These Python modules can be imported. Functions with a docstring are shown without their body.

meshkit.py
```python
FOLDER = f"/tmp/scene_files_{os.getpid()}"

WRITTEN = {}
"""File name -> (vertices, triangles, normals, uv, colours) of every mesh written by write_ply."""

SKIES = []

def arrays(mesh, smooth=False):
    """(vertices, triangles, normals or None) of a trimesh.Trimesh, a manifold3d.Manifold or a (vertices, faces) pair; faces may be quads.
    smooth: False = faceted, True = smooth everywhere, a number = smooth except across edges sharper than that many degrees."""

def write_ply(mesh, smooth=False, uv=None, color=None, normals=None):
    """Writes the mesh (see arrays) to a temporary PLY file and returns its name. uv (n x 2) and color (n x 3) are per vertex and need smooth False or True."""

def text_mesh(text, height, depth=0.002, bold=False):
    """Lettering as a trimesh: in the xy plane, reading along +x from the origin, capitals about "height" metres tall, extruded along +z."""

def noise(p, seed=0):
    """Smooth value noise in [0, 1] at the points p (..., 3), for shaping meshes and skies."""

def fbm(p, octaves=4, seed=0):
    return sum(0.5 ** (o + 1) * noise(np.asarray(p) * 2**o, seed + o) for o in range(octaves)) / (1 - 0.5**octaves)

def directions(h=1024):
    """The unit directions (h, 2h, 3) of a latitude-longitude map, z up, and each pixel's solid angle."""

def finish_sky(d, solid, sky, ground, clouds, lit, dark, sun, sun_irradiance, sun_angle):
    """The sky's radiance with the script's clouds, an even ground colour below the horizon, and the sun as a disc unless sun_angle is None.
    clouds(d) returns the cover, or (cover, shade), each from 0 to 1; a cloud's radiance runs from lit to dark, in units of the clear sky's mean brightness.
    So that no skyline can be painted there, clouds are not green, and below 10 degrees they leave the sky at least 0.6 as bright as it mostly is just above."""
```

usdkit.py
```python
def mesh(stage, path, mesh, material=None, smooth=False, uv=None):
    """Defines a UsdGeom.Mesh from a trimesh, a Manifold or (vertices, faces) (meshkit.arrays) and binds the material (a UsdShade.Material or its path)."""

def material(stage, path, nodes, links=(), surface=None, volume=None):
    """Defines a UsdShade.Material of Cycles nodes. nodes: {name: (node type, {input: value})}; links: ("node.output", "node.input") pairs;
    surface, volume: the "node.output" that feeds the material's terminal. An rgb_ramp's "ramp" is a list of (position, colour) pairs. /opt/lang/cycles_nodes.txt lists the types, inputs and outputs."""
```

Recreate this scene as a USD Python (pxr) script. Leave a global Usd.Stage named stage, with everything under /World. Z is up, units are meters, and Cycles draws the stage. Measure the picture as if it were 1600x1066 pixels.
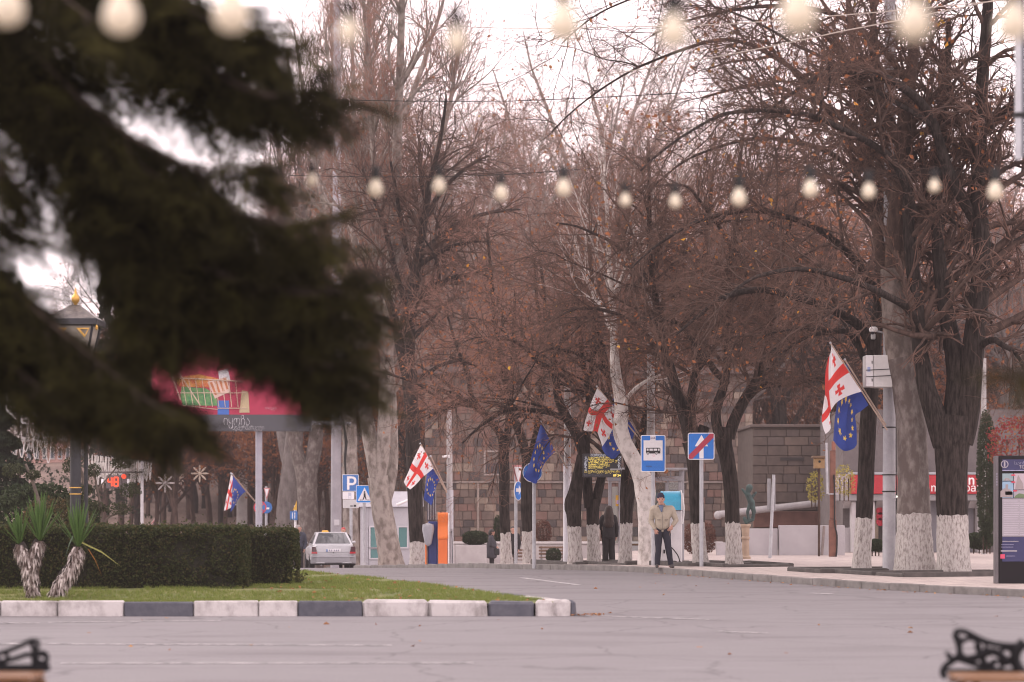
import math, json
import numpy as np, trimesh, manifold3d as m3, usdkit, meshkit
from pxr import Usd, UsdGeom, UsdLux, UsdShade, Sdf, Gf, Vt
from shapely.geometry import Polygon, Point, box as sbox
from shapely.ops import unary_union
from scipy.interpolate import RectBivariateSpline, PchipInterpolator

stage = Usd.Stage.CreateInMemory()
UsdGeom.SetStageUpAxis(stage, UsdGeom.Tokens.z)
UsdGeom.SetStageMetersPerUnit(stage, 1.0)
stage.SetDefaultPrim(UsdGeom.Xform.Define(stage, '/World').GetPrim())
UsdGeom.Scope.Define(stage, '/World/Looks')

# ------------------------------------------------------------------ camera, sky, sun, exposure
F, CX, HY, EYE = 3778.0, 800.0, 785.0, 1.65     # focal length and horizon in photo pixels, eye height in metres
cam = UsdGeom.Camera.Define(stage, '/World/camera')
cam.CreateHorizontalApertureAttr(36.0)
cam.CreateVerticalApertureAttr(36.0 * 682 / 1024)
cam.CreateFocalLengthAttr(F / 1600 * 36.0)
cam.CreateVerticalApertureOffsetAttr((HY - 533) / 1600 * 36.0)
cam.CreateClippingRangeAttr(Gf.Vec2f(0.1, 3000))
cam.CreateFStopAttr(1.8)
cam.CreateFocusDistanceAttr(57.0)
cam.CreateExposureAttr(0.08)
cam.AddTranslateOp().Set((0, 0, EYE))
cam.AddRotateXOp().Set(90)

SUN_AZ, SUN_EL = math.radians(-75), math.radians(38)      # direction towards the sun, measured from +y towards +x
dome = UsdLux.DomeLight.Define(stage, '/World/sky')
dome.GetPrim().SetCustomDataByKey('label', 'white overcast winter sky above the bare trees')
dome.GetPrim().SetCustomDataByKey('category', 'sky')
dome.GetPrim().SetCustomDataByKey('kind', 'structure')
sky_m = usdkit.material(stage, '/World/Looks/sky', {
    'sky': ('sky_texture', {'sky_type': 'single_scattering', 'sun_disc': False, 'sun_elevation': SUN_EL, 'sun_rotation': SUN_AZ}),
    'tc': ('texture_coordinate', {}),
    'n': ('noise_texture', {'scale': 2.2, 'detail': 5.0, 'roughness': 0.55}),
    'r': ('rgb_ramp', {'ramp': [(0.0, (0.90, 0.90, 0.90)), (0.45, (0.94, 0.94, 0.94)), (1.0, (0.99, 0.99, 0.99))]}),
    'c': ('rgb_ramp', {'ramp': [(0.2, (14.6, 12.5, 12.8)), (0.8, (18.0, 15.6, 16.0))]}),
    'm': ('mix', {}),
    'b': ('background_shader', {'strength': 0.13}),
}, [('tc.generated', 'n.vector'), ('n.fac', 'r.fac'), ('n.fac', 'c.fac'), ('r.color', 'm.fac'), ('sky.color', 'm.color1'),
    ('c.color', 'm.color2'), ('m.color', 'b.color')], surface='b.background')
UsdShade.MaterialBindingAPI.Apply(dome.GetPrim()).Bind(sky_m)

sun = UsdLux.DistantLight.Define(stage, '/World/sun')
sun.CreateNormalizeAttr(True)
sun.CreateIntensityAttr(0.4)
sun.CreateAngleAttr(12.0)
sun.CreateColorAttr(Gf.Vec3f(1.0, 0.93, 0.86))
sun.AddRotateZOp().Set(-math.degrees(SUN_AZ) + 180)
sun.AddRotateXOp().Set(90 - math.degrees(SUN_EL))
for p_ in (sun.GetPrim(), cam.GetPrim()):
    p_.SetCustomDataByKey('kind', 'structure')

# ------------------------------------------------------------------ helpers
def sst(x, a, b):
    t = np.clip((np.asarray(x, float) - a) / (b - a), 0, 1)
    return t * t * (3 - 2 * t)

def ground_z(x, y):
    """the street crests some 65 m out and falls away behind, less so on the right"""
    l = np.interp(y, [0, 45, 56, 62, 70, 80, 92, 110, 150, 300, 600], [0, 0, -.02, -.1, -.25, -.58, -1.0, -1.45, -2.3, -4, -6])
    r = np.interp(y, [0, 50, 60, 75, 95, 130, 300, 600], [0, 0, -.02, -.17, -.3, -.4, -1, -2])
    t = sst(x, -.5, 6)
    return l * (1 - t) + r * t

def at(px, py, d):
    return np.array([(px - CX) / F * d, d, EYE + (HY - py) / F * d])

def on(px, d, dz=0.0):
    x = (px - CX) / F * d
    return np.array([x, d, float(ground_z(x, d)) + dz])

KERB_H = 0.13
names = {}
def path_of(parent, name):
    base = (parent if isinstance(parent, str) else str(parent.GetPath())) + '/' + name
    k = names.get(base, 0)
    names[base] = k + 1
    return base if k == 0 else f'{base}_{k:03d}'

def tag(p, label=None, cat=None, group=None, kind=None):
    p = p.GetPrim() if hasattr(p, 'GetPrim') else p
    for k, v in (('label', label), ('category', cat), ('group', group), ('kind', kind)):
        if v:
            p.SetCustomDataByKey(k, v)
    return p

def thing(name, label=None, cat=None, group=None, kind=None, loc=(0, 0, 0), rz=0.0, parent='/World', scale=None):
    x = UsdGeom.Xform.Define(stage, path_of(parent, name))
    x.AddTranslateOp().Set(Gf.Vec3d(*map(float, loc)))
    if rz:
        x.AddRotateZOp().Set(float(rz))
    if scale is not None:
        x.AddScaleOp().Set(Gf.Vec3f(*([float(scale)] * 3 if np.ndim(scale) == 0 else map(float, scale))))
    return tag(x, label, cat, group, kind)

def copy_of(src, name, label=None, cat=None, group=None, loc=(0, 0, 0), rz=0.0, scale=1.0):
    o = thing(name, label, cat, group, None, loc, rz, '/World', scale)
    o.GetReferences().AddInternalReference(src.GetPath())
    # own transform wins over the referenced one because it is authored here
    o.SetInstanceable(True)
    return o

LEAFY = set()
def island_values(nv, f):
    from scipy.sparse import coo_matrix
    from scipy.sparse.csgraph import connected_components
    f = np.asarray(f)
    a = np.concatenate([f[:, k] for k in range(f.shape[1] - 1)]); b = np.concatenate([f[:, k + 1] for k in range(f.shape[1] - 1)])
    n_, lab = connected_components(coo_matrix((np.ones(len(a), np.int8), (a, b)), shape=(nv, nv)), directed=False)
    return np.random.default_rng(n_ + nv).uniform(0, 1, n_)[lab].astype(np.float32)
def raw(parent, name, v, f, mat, n=None, col=None, kind=None, label=None):
    v, f = np.asarray(v, np.float32), np.asarray(f, np.int32)
    m = UsdGeom.Mesh.Define(stage, path_of(parent, name))
    m.CreatePointsAttr(Vt.Vec3fArray.FromNumpy(np.ascontiguousarray(v)))
    m.CreateFaceVertexCountsAttr(Vt.IntArray.FromNumpy(np.full(len(f), f.shape[1], np.int32)))
    m.CreateFaceVertexIndicesAttr(Vt.IntArray.FromNumpy(np.ascontiguousarray(f.ravel())))
    m.CreateSubdivisionSchemeAttr('none')
    if n is not None:
        m.CreateNormalsAttr(Vt.Vec3fArray.FromNumpy(np.ascontiguousarray(np.asarray(n, np.float32))))
        m.SetNormalsInterpolation('vertex')
    if col is not None:
        UsdGeom.PrimvarsAPI(m).CreatePrimvar('col', Sdf.ValueTypeNames.Color3fArray, 'vertex').Set(Vt.Vec3fArray.FromNumpy(np.asarray(col, np.float32)))
    if str(mat.GetPath()) in LEAFY:
        UsdGeom.PrimvarsAPI(m).CreatePrimvar('rnd', Sdf.ValueTypeNames.FloatArray, 'vertex').Set(Vt.FloatArray.FromNumpy(island_values(len(v), f)))
    UsdShade.MaterialBindingAPI.Apply(m.GetPrim()).Bind(mat)
    return tag(m, label, None, None, kind)

def part(parent, name, mesh, mat, smooth=30, kind=None, label=None):
    m = usdkit.mesh(stage, path_of(parent, name), mesh, mat, smooth=smooth)
    return tag(m, label, None, None, kind)

def solo(name, mesh, mat, label, cat=None, group=None, kind=None, smooth=30):
    m = usdkit.mesh(stage, path_of('/World', name), mesh, mat, smooth=smooth)
    return tag(m, label, cat, group, kind)

def bx(x0, x1, y0, y1, z0, z1, r=0.0):
    """box, its edges chamfered by r"""
    if r <= 0:
        b = trimesh.creation.box((x1 - x0, y1 - y0, z1 - z0))
        b.apply_translation(((x0 + x1) / 2, (y0 + y1) / 2, (z0 + z1) / 2))
        return b
    pts = []
    for a in (0, 1):
        for b in (0, 1):
            for c in (0, 1):
                p = np.array([(x0, x1)[a], (y0, y1)[b], (z0, z1)[c]], float)
                s = np.array([1 - 2 * a, 1 - 2 * b, 1 - 2 * c]) * r
                for k in range(3):
                    q = p + s
                    q[k] = p[k]
                    pts.append(q)
    return trimesh.Trimesh(np.array(pts), process=False).convex_hull

def cat(*ms):
    return trimesh.util.concatenate([m for m in ms if m is not None])

def tubes(P, R, sides=4, seed=0):
    """(N,K,3) polylines and (N,K) radii -> one mesh of open tubes with smooth normals"""
    P, R = np.asarray(P, float), np.asarray(R, float)
    if P.ndim == 2:
        P, R = P[None], np.broadcast_to(R, P.shape[:1])[None]
    N, K = P.shape[:2]
    T = np.gradient(P, axis=1) if K > 2 else np.repeat(P[:, 1:] - P[:, :1], K, 1)
    T /= np.linalg.norm(T, axis=2, keepdims=True) + 1e-9
    mean = T.mean(1)
    ref = np.where(np.abs(mean[:, 2:]) < .8, [0, 0, 1.0], [1.0, 0, 0])[:, None, :]
    A = np.cross(T, ref)
    A /= np.linalg.norm(A, axis=2, keepdims=True) + 1e-9
    B = np.cross(T, A)
    ang = np.arange(sides) * 2 * np.pi / sides
    D = np.cos(ang)[:, None] * A[:, :, None, :] + np.sin(ang)[:, None] * B[:, :, None, :]
    V = P[:, :, None] + R[:, :, None, None] * D
    i, j = np.meshgrid(np.arange(K - 1), np.arange(sides), indexing='ij')
    a, b = i * sides + j, i * sides + (j + 1) % sides
    q = np.stack([a, b, b + sides, a + sides], -1).reshape(-1, 4)
    f = (q[None] + (np.arange(N) * K * sides)[:, None, None]).reshape(-1, 4)
    return V.reshape(-1, 3), f, D.reshape(-1, 3)

def rod(p, q, r, sides=10, r2=None):
    """closed straight rod"""
    p, q = np.asarray(p, float), np.asarray(q, float)
    L = np.linalg.norm(q - p)
    if r2 is None:
        m = trimesh.creation.cylinder(r, L, sections=sides)
    else:
        m = trimesh.creation.revolve([[0, -L / 2], [r, -L / 2], [r2, L / 2], [0, L / 2]], sections=sides)
    m.apply_transform(trimesh.geometry.align_vectors([0, 0, 1], (q - p) / L))
    m.apply_translation((p + q) / 2)
    return m

def pipe(pts, r, sides=8):
    v, f, n = tubes(np.asarray(pts, float), np.broadcast_to(r, (len(pts),)), sides)
    return trimesh.Trimesh(v, np.vstack([f[:, [0, 1, 2]], f[:, [0, 2, 3]]]), process=False)

def spline(pts, step):
    pts = np.asarray(pts, float)
    s = np.r_[0, np.cumsum(np.linalg.norm(np.diff(pts[:, :3], axis=0), axis=1))]
    n = max(3, int(math.ceil(s[-1] / step)) + 1)
    t = np.linspace(0, s[-1], n)
    return np.stack([PchipInterpolator(s, pts[:, k])(t) for k in range(pts.shape[1])], 1)

def revolve(prof, loc=(0, 0, 0), sections=20):
    m = trimesh.creation.revolve(prof, sections=sections)
    m.apply_translation(loc)
    return m

def plate(poly, y, t, flip=False):
    """a shapely polygon given in (x, z), as an upright plate whose front face lies at y and faces the camera (-y)"""
    geoms = getattr(poly, 'geoms', [poly])
    m = cat(*[trimesh.creation.extrude_polygon(g, t, engine='earcut') for g in geoms if g.area > 1e-9])
    v = m.vertices.copy()
    m.vertices = np.stack([v[:, 0], y + t - v[:, 2], v[:, 1]], 1)
    m.faces = m.faces            # (x, z) -> (x, -y, z) keeps the handedness
    return m

def rrect(x0, z0, x1, z1, r):
    return sbox(x0 + r, z0 + r, x1 - r, z1 - r).buffer(r, quad_segs=5) if r > 0 else sbox(x0, z0, x1, z1)

GLYPHS = json.loads('''{"ა":[25,[[[3,12,4,12,4,6,7,2,14,1,19,3,21,7,21,12,19,16,13,21,12,23,12,26,13,26,14,22,20,17,22,13,22,6,16,0,9,0,5,2,3,5]]]],"ბ":[28,[[[3,8,4,21,8,25,15,27,14,32,10,35,11,37,11,35,16,31,16,26,22,24,24,21,25,9,23,4,17,0,8,1,4,5],[4,10,7,3,11,1,19,2,23,6,24,11,23,20,21,23,16,25,9,24,5,20,4,17]]]],"გ":[28,[[[3,-4,4,9,8,13,16,14,20,18,19,23,16,25,9,24,7,22,7,18,6,18,6,22,8,25,16,26,21,22,21,17,18,14,23,10,25,5,24,-6,20,-11,10,-12,4,-7],[4,-2,5,-6,7,-9,12,-11,19,-10,22,-7,24,-2,23,8,17,13,9,12,5,8,4,5]]]],"დ":[40,[[[3,9,3,20,5,24,8,26,14,26,19,21,24,26,31,26,35,23,37,18,37,8,34,2,30,0,24,0,20,3,18,7,17,22,13,25,10,25,5,22,4,11,7,3,13,-2,16,-2,24,-6,27,-11,22,-6,17,-4,8,-5,12,-3,12,-1,5,4],[19,10,21,4,25,1,30,1,34,4,36,10,36,15,34,22,32,24,25,25,20,21,19,17]]]],"ე":[27,[[[3,-6,3,3,4,3,5,-7,10,-11,16,-11,21,-6,22,17,21,21,16,25,8,24,5,20,5,14,4,14,4,20,8,25,17,26,22,22,23,19,22,-7,17,-12,10,-12,7,-11]]]],"ვ":[27,[[[3,-6,3,2,5,2,4,-5,8,-10,16,-11,19,-10,22,-7,23,0,22,4,16,8,11,8,11,9,17,9,21,12,22,18,20,23,15,25,11,25,7,23,5,20,5,14,4,14,4,20,8,25,17,26,23,20,23,14,19,8,22,6,24,2,24,-5,20,-11,17,-12,7,-11]]]],"ზ":[28,[[[2,27,2,33,4,36,12,37,15,35,16,27,15,25,22,23,25,17,25,8,24,5,20,1,12,0,7,3,5,7,5,18,7,22,4,24],[6,10,7,6,10,2,16,1,20,2,22,4,24,11,24,16,22,21,18,24,10,23,6,17],[3,32,6,24,11,24,14,26,15,32,13,35,7,36]]]],"თ":[40,[[[3,7,3,19,5,23,9,26,16,26,21,21,22,23,26,26,32,26,36,22,37,8,34,0,33,2,36,9,36,17,34,23,31,25,27,25,23,22,22,8,19,2,15,0,9,0,5,3],[4,10,6,4,10,1,15,1,19,4,21,10,21,15,19,22,17,24,10,25,6,22,4,16]]]],"ი":[26,[[[3,7,3,19,5,23,10,26,19,25,23,19,23,8,21,1,19,0,22,10,22,17,18,24,10,25,5,21,4,9,7,0,5,1]]]],"კ":[26,[[[3,-6,3,2,5,2,4,-4,6,-9,10,-11,15,-11,18,-10,21,-7,22,1,20,6,18,8,11,9,11,10,18,11,21,15,20,22,16,25,13,25,13,26,17,26,20,24,22,20,22,14,18,10,21,7,23,3,22,-8,16,-12,9,-12]]]],"ლ":[50,[[[3,9,3,20,5,24,8,26,13,26,17,23,22,26,27,26,31,23,36,26,42,26,46,22,47,19,47,8,46,4,44,3,46,17,44,23,41,25,36,25,33,22,32,9,31,9,30,22,26,25,20,24,18,20,18,9,17,9,17,19,13,25,9,25,5,22,4,11,6,5,15,-2,22,-3,31,-7,34,-10,34,-12,29,-7,21,-4,9,-6,11,-4,14,-4,14,-2,6,3]]]],"მ":[28,[[[3,8,3,19,8,25,17,26,21,22,23,22,23,30,21,34,16,36,11,36,8,35,4,29,5,34,10,37,20,36,24,31,24,8,22,3,17,0,10,0,6,2],[4,10,6,4,11,1,19,2,23,10,23,17,21,22,15,25,11,25,7,23,4,17]]]],"ნ":[28,[[[4,33,9,37,23,37,23,36,10,36,5,31,5,22,11,26,18,26,24,21,25,8,24,5,18,0,8,1,4,7],[5,9,6,5,12,1,17,1,21,3,24,11,23,20,17,25,9,24,5,18]]]],"ო":[37,[[[3,7,3,20,5,24,8,26,14,26,18,23,23,26,29,26,33,22,34,8,31,0,30,2,33,10,33,17,31,23,28,25,23,25,20,23,19,9,18,9,17,22,13,25,7,24,4,17,4,8,7,0,5,1]]]],"პ":[26,[[[3,5,3,12,4,12,4,7,6,3,10,1,18,2,22,7,21,16,18,19,10,20,10,21,17,21,21,25,21,28,12,35,13,37,22,29,22,24,18,20,19,18,21,18,23,14,23,7,21,3,16,0,9,0]]]],"ჟ":[28,[[[3,11,3,15,4,15,5,10,12,9,15,13,15,17,13,20,10,20,9,22,17,23,24,26,24,-4,20,-11,10,-12,8,-11,4,-7,4,1,6,1,5,-5,7,-9,11,-11,16,-11,21,-8,23,-2,23,24,13,22,13,20,16,18,16,12,13,8,6,8]]]],"რ":[37,[[[3,7,3,23,5,29,12,35,24,37,24,36,16,35,9,32,5,24,7,24,8,26,14,26,19,23,23,26,29,26,33,22,34,19,34,8,32,1,30,0,33,10,33,18,31,23,28,25,23,25,20,23,19,9,18,9,17,22,13,25,7,24,4,17,4,8,7,0,5,1]]]],"ს":[28,[[[4,37,5,37,5,9,7,4,9,2,16,1,21,3,23,6,24,13,22,18,18,22,18,26,25,15,25,7,23,3,18,0,11,0,7,2,4,7]]]],"ტ":[35,[[[3,0,4,17,9,24,17,26,17,32,18,32,18,26,26,24,31,17,32,1,31,-3,26,-10,21,-12,13,-12,6,-7],[4,3,5,-2,7,-6,11,-10,19,-11,25,-9,28,-6,31,4,31,11,28,20,24,24,18,25,18,9,17,9,17,25,11,24,6,19,4,13]]]],"უ":[27,[[[2,25,2,26,7,26,11,24,14,26,19,26,23,22,23,-4,21,-9,17,-12,10,-12,4,-8,3,3,5,4,4,-5,8,-10,16,-11,20,-8,22,-2,22,19,21,23,18,25,13,24,11,21,11,12,10,12,9,23,6,25]]]],"ყ":[27,[[[3,23,6,26,4,21,5,11,9,8,15,8,18,9,21,12,22,26,23,26,23,-4,21,-9,17,-12,7,-11,3,-6,3,1,5,2,4,-5,8,-10,11,-11,18,-10,22,-3,22,11,20,11,16,7,8,7,5,9,3,13]]]],"შ":[28,[[[2,35,2,37,7,37,10,35,14,37,20,37,24,33,24,7,22,3,17,0,10,0,5,3,3,7,3,18,6,23,10,25,17,25,23,21,23,32,21,35,15,36,11,33,11,29,10,29,10,32,7,36],[4,10,5,6,7,3,12,1,19,2,23,10,23,16,21,21,15,24,11,24,7,22,4,17]]]],"ჩ":[27,[[[4,33,9,37,15,37,18,35,19,28,17,25,23,21,24,18,24,7,22,0,20,1,22,4,23,16,21,21,16,24,10,23,6,19,5,0,4,0],[5,21,7,21,8,23,17,27,18,32,16,35,10,36,6,34,5,31]]]],"ც":[30,[[[3,-1,3,15,5,23,8,26,4,12,4,1,7,-7,14,-11,22,-10,25,-7,26,0,25,4,19,8,14,8,14,9,21,9,25,13,24,19,18,23,18,26,19,26,19,24,26,18,26,12,22,8,23,6,25,6,27,2,26,-8,20,-12,12,-12,6,-8]]]]}''')
def lettering(text, height, x, z, y, t=0.004, width=None):
    """Georgian lettering, x-height 'height', upright and facing -y"""
    geoms, pen = [], 0.0
    for ch in text:
        if ch == ' ':
            pen += 14
            continue
        adv, polys = GLYPHS[ch]
        for rings in polys:
            rr = [np.array(r, float).reshape(-1, 2) for r in rings]
            geoms.append(Polygon(rr[0] + [pen, 0], [q + [pen, 0] for q in rr[1:]]).buffer(0))
        pen += adv
    s = height / 26.0
    sx = s if width is None else width / pen
    from shapely import affinity
    g = affinity.affine_transform(unary_union(geoms), [sx, 0, 0, s, x, z])
    return plate(g, y - t, t)

def latin(text, height, x, z, y, t=0.004, bold=False, center=False):
    m = meshkit.text_mesh(text, height, t, bold)
    v = m.vertices.copy()
    if center:
        v[:, 0] -= v[:, 0].mean() if False else (v[:, 0].min() + v[:, 0].max()) / 2
    m.vertices = np.stack([v[:, 0] + x, y - v[:, 2], v[:, 1] + z], 1)
    return m

# ------------------------------------------------------------------ materials
mats = {}
def pm(name, c1, c2=None, scale=3.0, rough=0.7, bump=0.0, bscale=None, detail=5.0, metallic=0.0, stretch=None, coords='geometry.position', spec=0.35, lo=.35, hi=.65, bdist=0.02, extra=None):
    if name in mats:
        return mats[name]
    c2 = c2 or tuple(x * .8 for x in c1)
    gx = 'g.position' if coords.startswith('geometry') else 'g.object'
    nodes = {'g': ('geometry', {}) if coords.startswith('geometry') else ('texture_coordinate', {}),
             'mp': ('mapping', {'scale': stretch or (1, 1, 1)}),
             'n': ('noise_texture', {'scale': scale, 'detail': detail, 'roughness': .6}),
             'r': ('rgb_ramp', {'ramp': [(lo, c1), (hi, c2)]}),
             'p': ('principled_bsdf', {'roughness': rough, 'metallic': metallic, 'specular_ior_level': spec})}
    links = [(gx, 'mp.vector'), ('mp.vector', 'n.vector'), ('n.fac', 'r.fac'), ('r.color', 'p.base_color')]
    if bump:
        nodes['n2'] = ('noise_texture', {'scale': bscale or scale * 4, 'detail': 6.0, 'roughness': .65})
        nodes['b'] = ('bump', {'strength': bump, 'distance': bdist})
        links += [('mp.vector', 'n2.vector'), ('n2.fac', 'b.height'), ('b.normal', 'p.normal')]
    mats[name] = usdkit.material(stage, '/World/Looks/' + name, nodes, links, surface='p.BSDF')
    return mats[name]

def flat(name, c, rough=.5, metallic=0.0, spec=.4, var=.93):
    return pm(name, c, tuple(x * var for x in c), 5.0, rough, 0, metallic=metallic, spec=spec)

def leafmat(name, cols, rough=.6, trans=.3):
    """leaf material: tone varies from leaf to leaf, some light passes"""
    n = len(cols)
    mats[name] = usdkit.material(stage, '/World/Looks/' + name, {
        'g': ('attribute', {'attribute': 'rnd'}), 'r': ('rgb_ramp', {'ramp': [(i / max(1, n - 1), c) for i, c in enumerate(cols)]}),
        'p': ('principled_bsdf', {'roughness': rough, 'specular_ior_level': .12}), 't': ('translucent_bsdf', {}), 'm': ('mix_closure', {'fac': trans})},
        [('g.fac', 'r.fac'), ('r.color', 'p.base_color'), ('r.color', 't.color'), ('p.BSDF', 'm.closure1'), ('t.BSDF', 'm.closure2')], surface='m.closure')
    LEAFY.add('/World/Looks/' + name)
    return mats[name]

def glow(name, c, s):
    mats[name] = usdkit.material(stage, '/World/Looks/' + name, {'e': ('emission', {'color': c, 'strength': s})}, [], surface='e.emission')
    return mats[name]

cloth_m = usdkit.material(stage, '/World/Looks/flag_cloth', {
    'a': ('attribute', {'attribute': 'col'}), 'p': ('principled_bsdf', {'roughness': .65, 'specular_ior_level': .25}), 't': ('translucent_bsdf', {}), 'm': ('mix_closure', {'fac': .35})},
    [('a.color', 'p.base_color'), ('a.color', 't.color'), ('p.BSDF', 'm.closure1'), ('t.BSDF', 'm.closure2')], surface='m.closure')

asphalt = usdkit.material(stage, '/World/Looks/asphalt', {
    'g': ('geometry', {}), 'mp': ('mapping', {'scale': (.25, 1, 1)}),
    'n1': ('noise_texture', {'scale': .9, 'detail': 6.0, 'roughness': .6}), 'r1': ('rgb_ramp', {'ramp': [(.2, (.088, .079, .083)), (.38, (.135, .123, .128)), (.52, (.165, .152, .158)), (.6, (.155, .143, .148)), (.78, (.205, .19, .197))]}),
    'n2': ('noise_texture', {'scale': 60.0, 'detail': 3.0}), 'r2': ('rgb_ramp', {'ramp': [(.35, (.78, .78, .78)), (.65, (1.15, 1.15, 1.15))]}),
    'v': ('voronoi_texture', {'feature': 'distance_to_edge', 'scale': .55}), 'nv': ('noise_texture', {'scale': 1.6, 'detail': 5.0}), 'vm': ('mix', {'fac': .35}),
    'rv': ('rgb_ramp', {'ramp': [(0.0, (.55, .55, .55)), (.012, (1, 1, 1))]}),
    'mm': ('mix', {'mix_type': 'multiply', 'fac': 1.0}), 'm3': ('mix', {'mix_type': 'multiply', 'fac': .85}),
    'b': ('bump', {'strength': .25, 'distance': .01}), 'p': ('principled_bsdf', {'roughness': .75, 'specular_ior_level': .35})},
    [('g.position', 'mp.vector'), ('mp.vector', 'n1.vector'), ('n1.fac', 'r1.fac'), ('g.position', 'n2.vector'), ('n2.fac', 'r2.fac'), ('r1.color', 'mm.color1'), ('r2.color', 'mm.color2'),
     ('g.position', 'nv.vector'), ('g.position', 'vm.color1'), ('nv.color', 'vm.color2'), ('vm.color', 'v.vector'), ('v.distance', 'rv.fac'), ('mm.color', 'm3.color1'), ('rv.color', 'm3.color2'),
     ('m3.color', 'p.base_color'), ('n2.fac', 'b.height'), ('b.normal', 'p.normal')], surface='p.BSDF')
paver = usdkit.material(stage, '/World/Looks/pavers', {
    'g': ('geometry', {}), 'k': ('brick_texture', {'scale': 1.0, 'brick_width': .3, 'row_height': .3, 'offset': 0.0, 'mortar_size': .006, 'color1': (.40, .335, .305), 'color2': (.34, .28, .262), 'mortar': (.2, .17, .16)}),
    'n': ('noise_texture', {'scale': 1.5, 'detail': 5.0}), 'r': ('rgb_ramp', {'ramp': [(.3, (.8, .8, .8)), (.7, (1.1, 1.1, 1.1))]}), 'm': ('mix', {'mix_type': 'multiply', 'fac': 1.0}),
    'p': ('principled_bsdf', {'roughness': .8})},
    [('g.position', 'k.vector'), ('g.position', 'n.vector'), ('n.fac', 'r.fac'), ('k.color', 'm.color1'), ('r.color', 'm.color2'), ('m.color', 'p.base_color')], surface='p.BSDF')
earth = pm('earth', (.10, .075, .055), (.16, .12, .09), 1.2, .95, .4)
hill_m = pm('leaf_litter_slope', (.13, .085, .07), (.2, .14, .115), .25, .95, .5, 1.5, bdist=.3)
turf = pm('turf', (.075, .095, .025), (.17, .16, .06), 2.5, .95, .4, 40)
kerb_stone_m = pm('kerb_concrete', (.115, .105, .10), (.18, .165, .158), 4, .85, .3)
kerb_white = pm('kerb_white_paint', (.43, .40, .395), (.17, .15, .145), 4.5, .75, .3, 30, stretch=(1, 1, .7), lo=.44, hi=.76)
kerb_dark = pm('kerb_black_paint', (.045, .046, .062), (.075, .075, .09), 6, .6, .2)
white_line = pm('road_paint', (.46, .43, .43), (.17, .161, .165), 7, .75, .1, lo=.42, hi=.6)
bark_dark = pm('dark_bark', (.048, .038, .034), (.010, .008, .0075), 20, .95, .9, 26, spec=.1, stretch=(1, 1, .16), coords='object', bdist=.03)
bark_mid = pm('brown_bark', (.095, .062, .05), (.045, .031, .027), 9, .95, .6, 18, spec=.1, stretch=(1, 1, .25), coords='object', bdist=.02)
twig_m = pm('twig_bark', (.175, .102, .080), (.095, .058, .047), 2, .9, 0, spec=.1, coords='object')
branch_bark = pm('branch_bark', (.105, .069, .057), (.048, .033, .028), 9, .95, .4, 18, spec=.1, stretch=(1, 1, .3), coords='object', bdist=.015)
bark_plane = pm('plane_bark', (.28, .24, .215), (.145, .118, .103), 5, .9, .35, 14, stretch=(1, 1, .6), coords='object', lo=.42, hi=.6, bdist=.012)
bark_plane_dark = pm('plane_bark_brown', (.10, .078, .07), (.21, .18, .165), 6, .9, .6, 14, stretch=(1, 1, .5), coords='object', lo=.45, hi=.68, bdist=.02)
bark_grey = pm('grey_bark', (.19, .165, .155), (.11, .09, .085), 4, .92, .35, 14, stretch=(1, 1, .4), coords='object', bdist=.015)
twig_red = pm('reddish_twig_bark', (.32, .172, .132), (.19, .105, .082), 2, .9, 0, spec=.1, coords='object')
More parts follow.
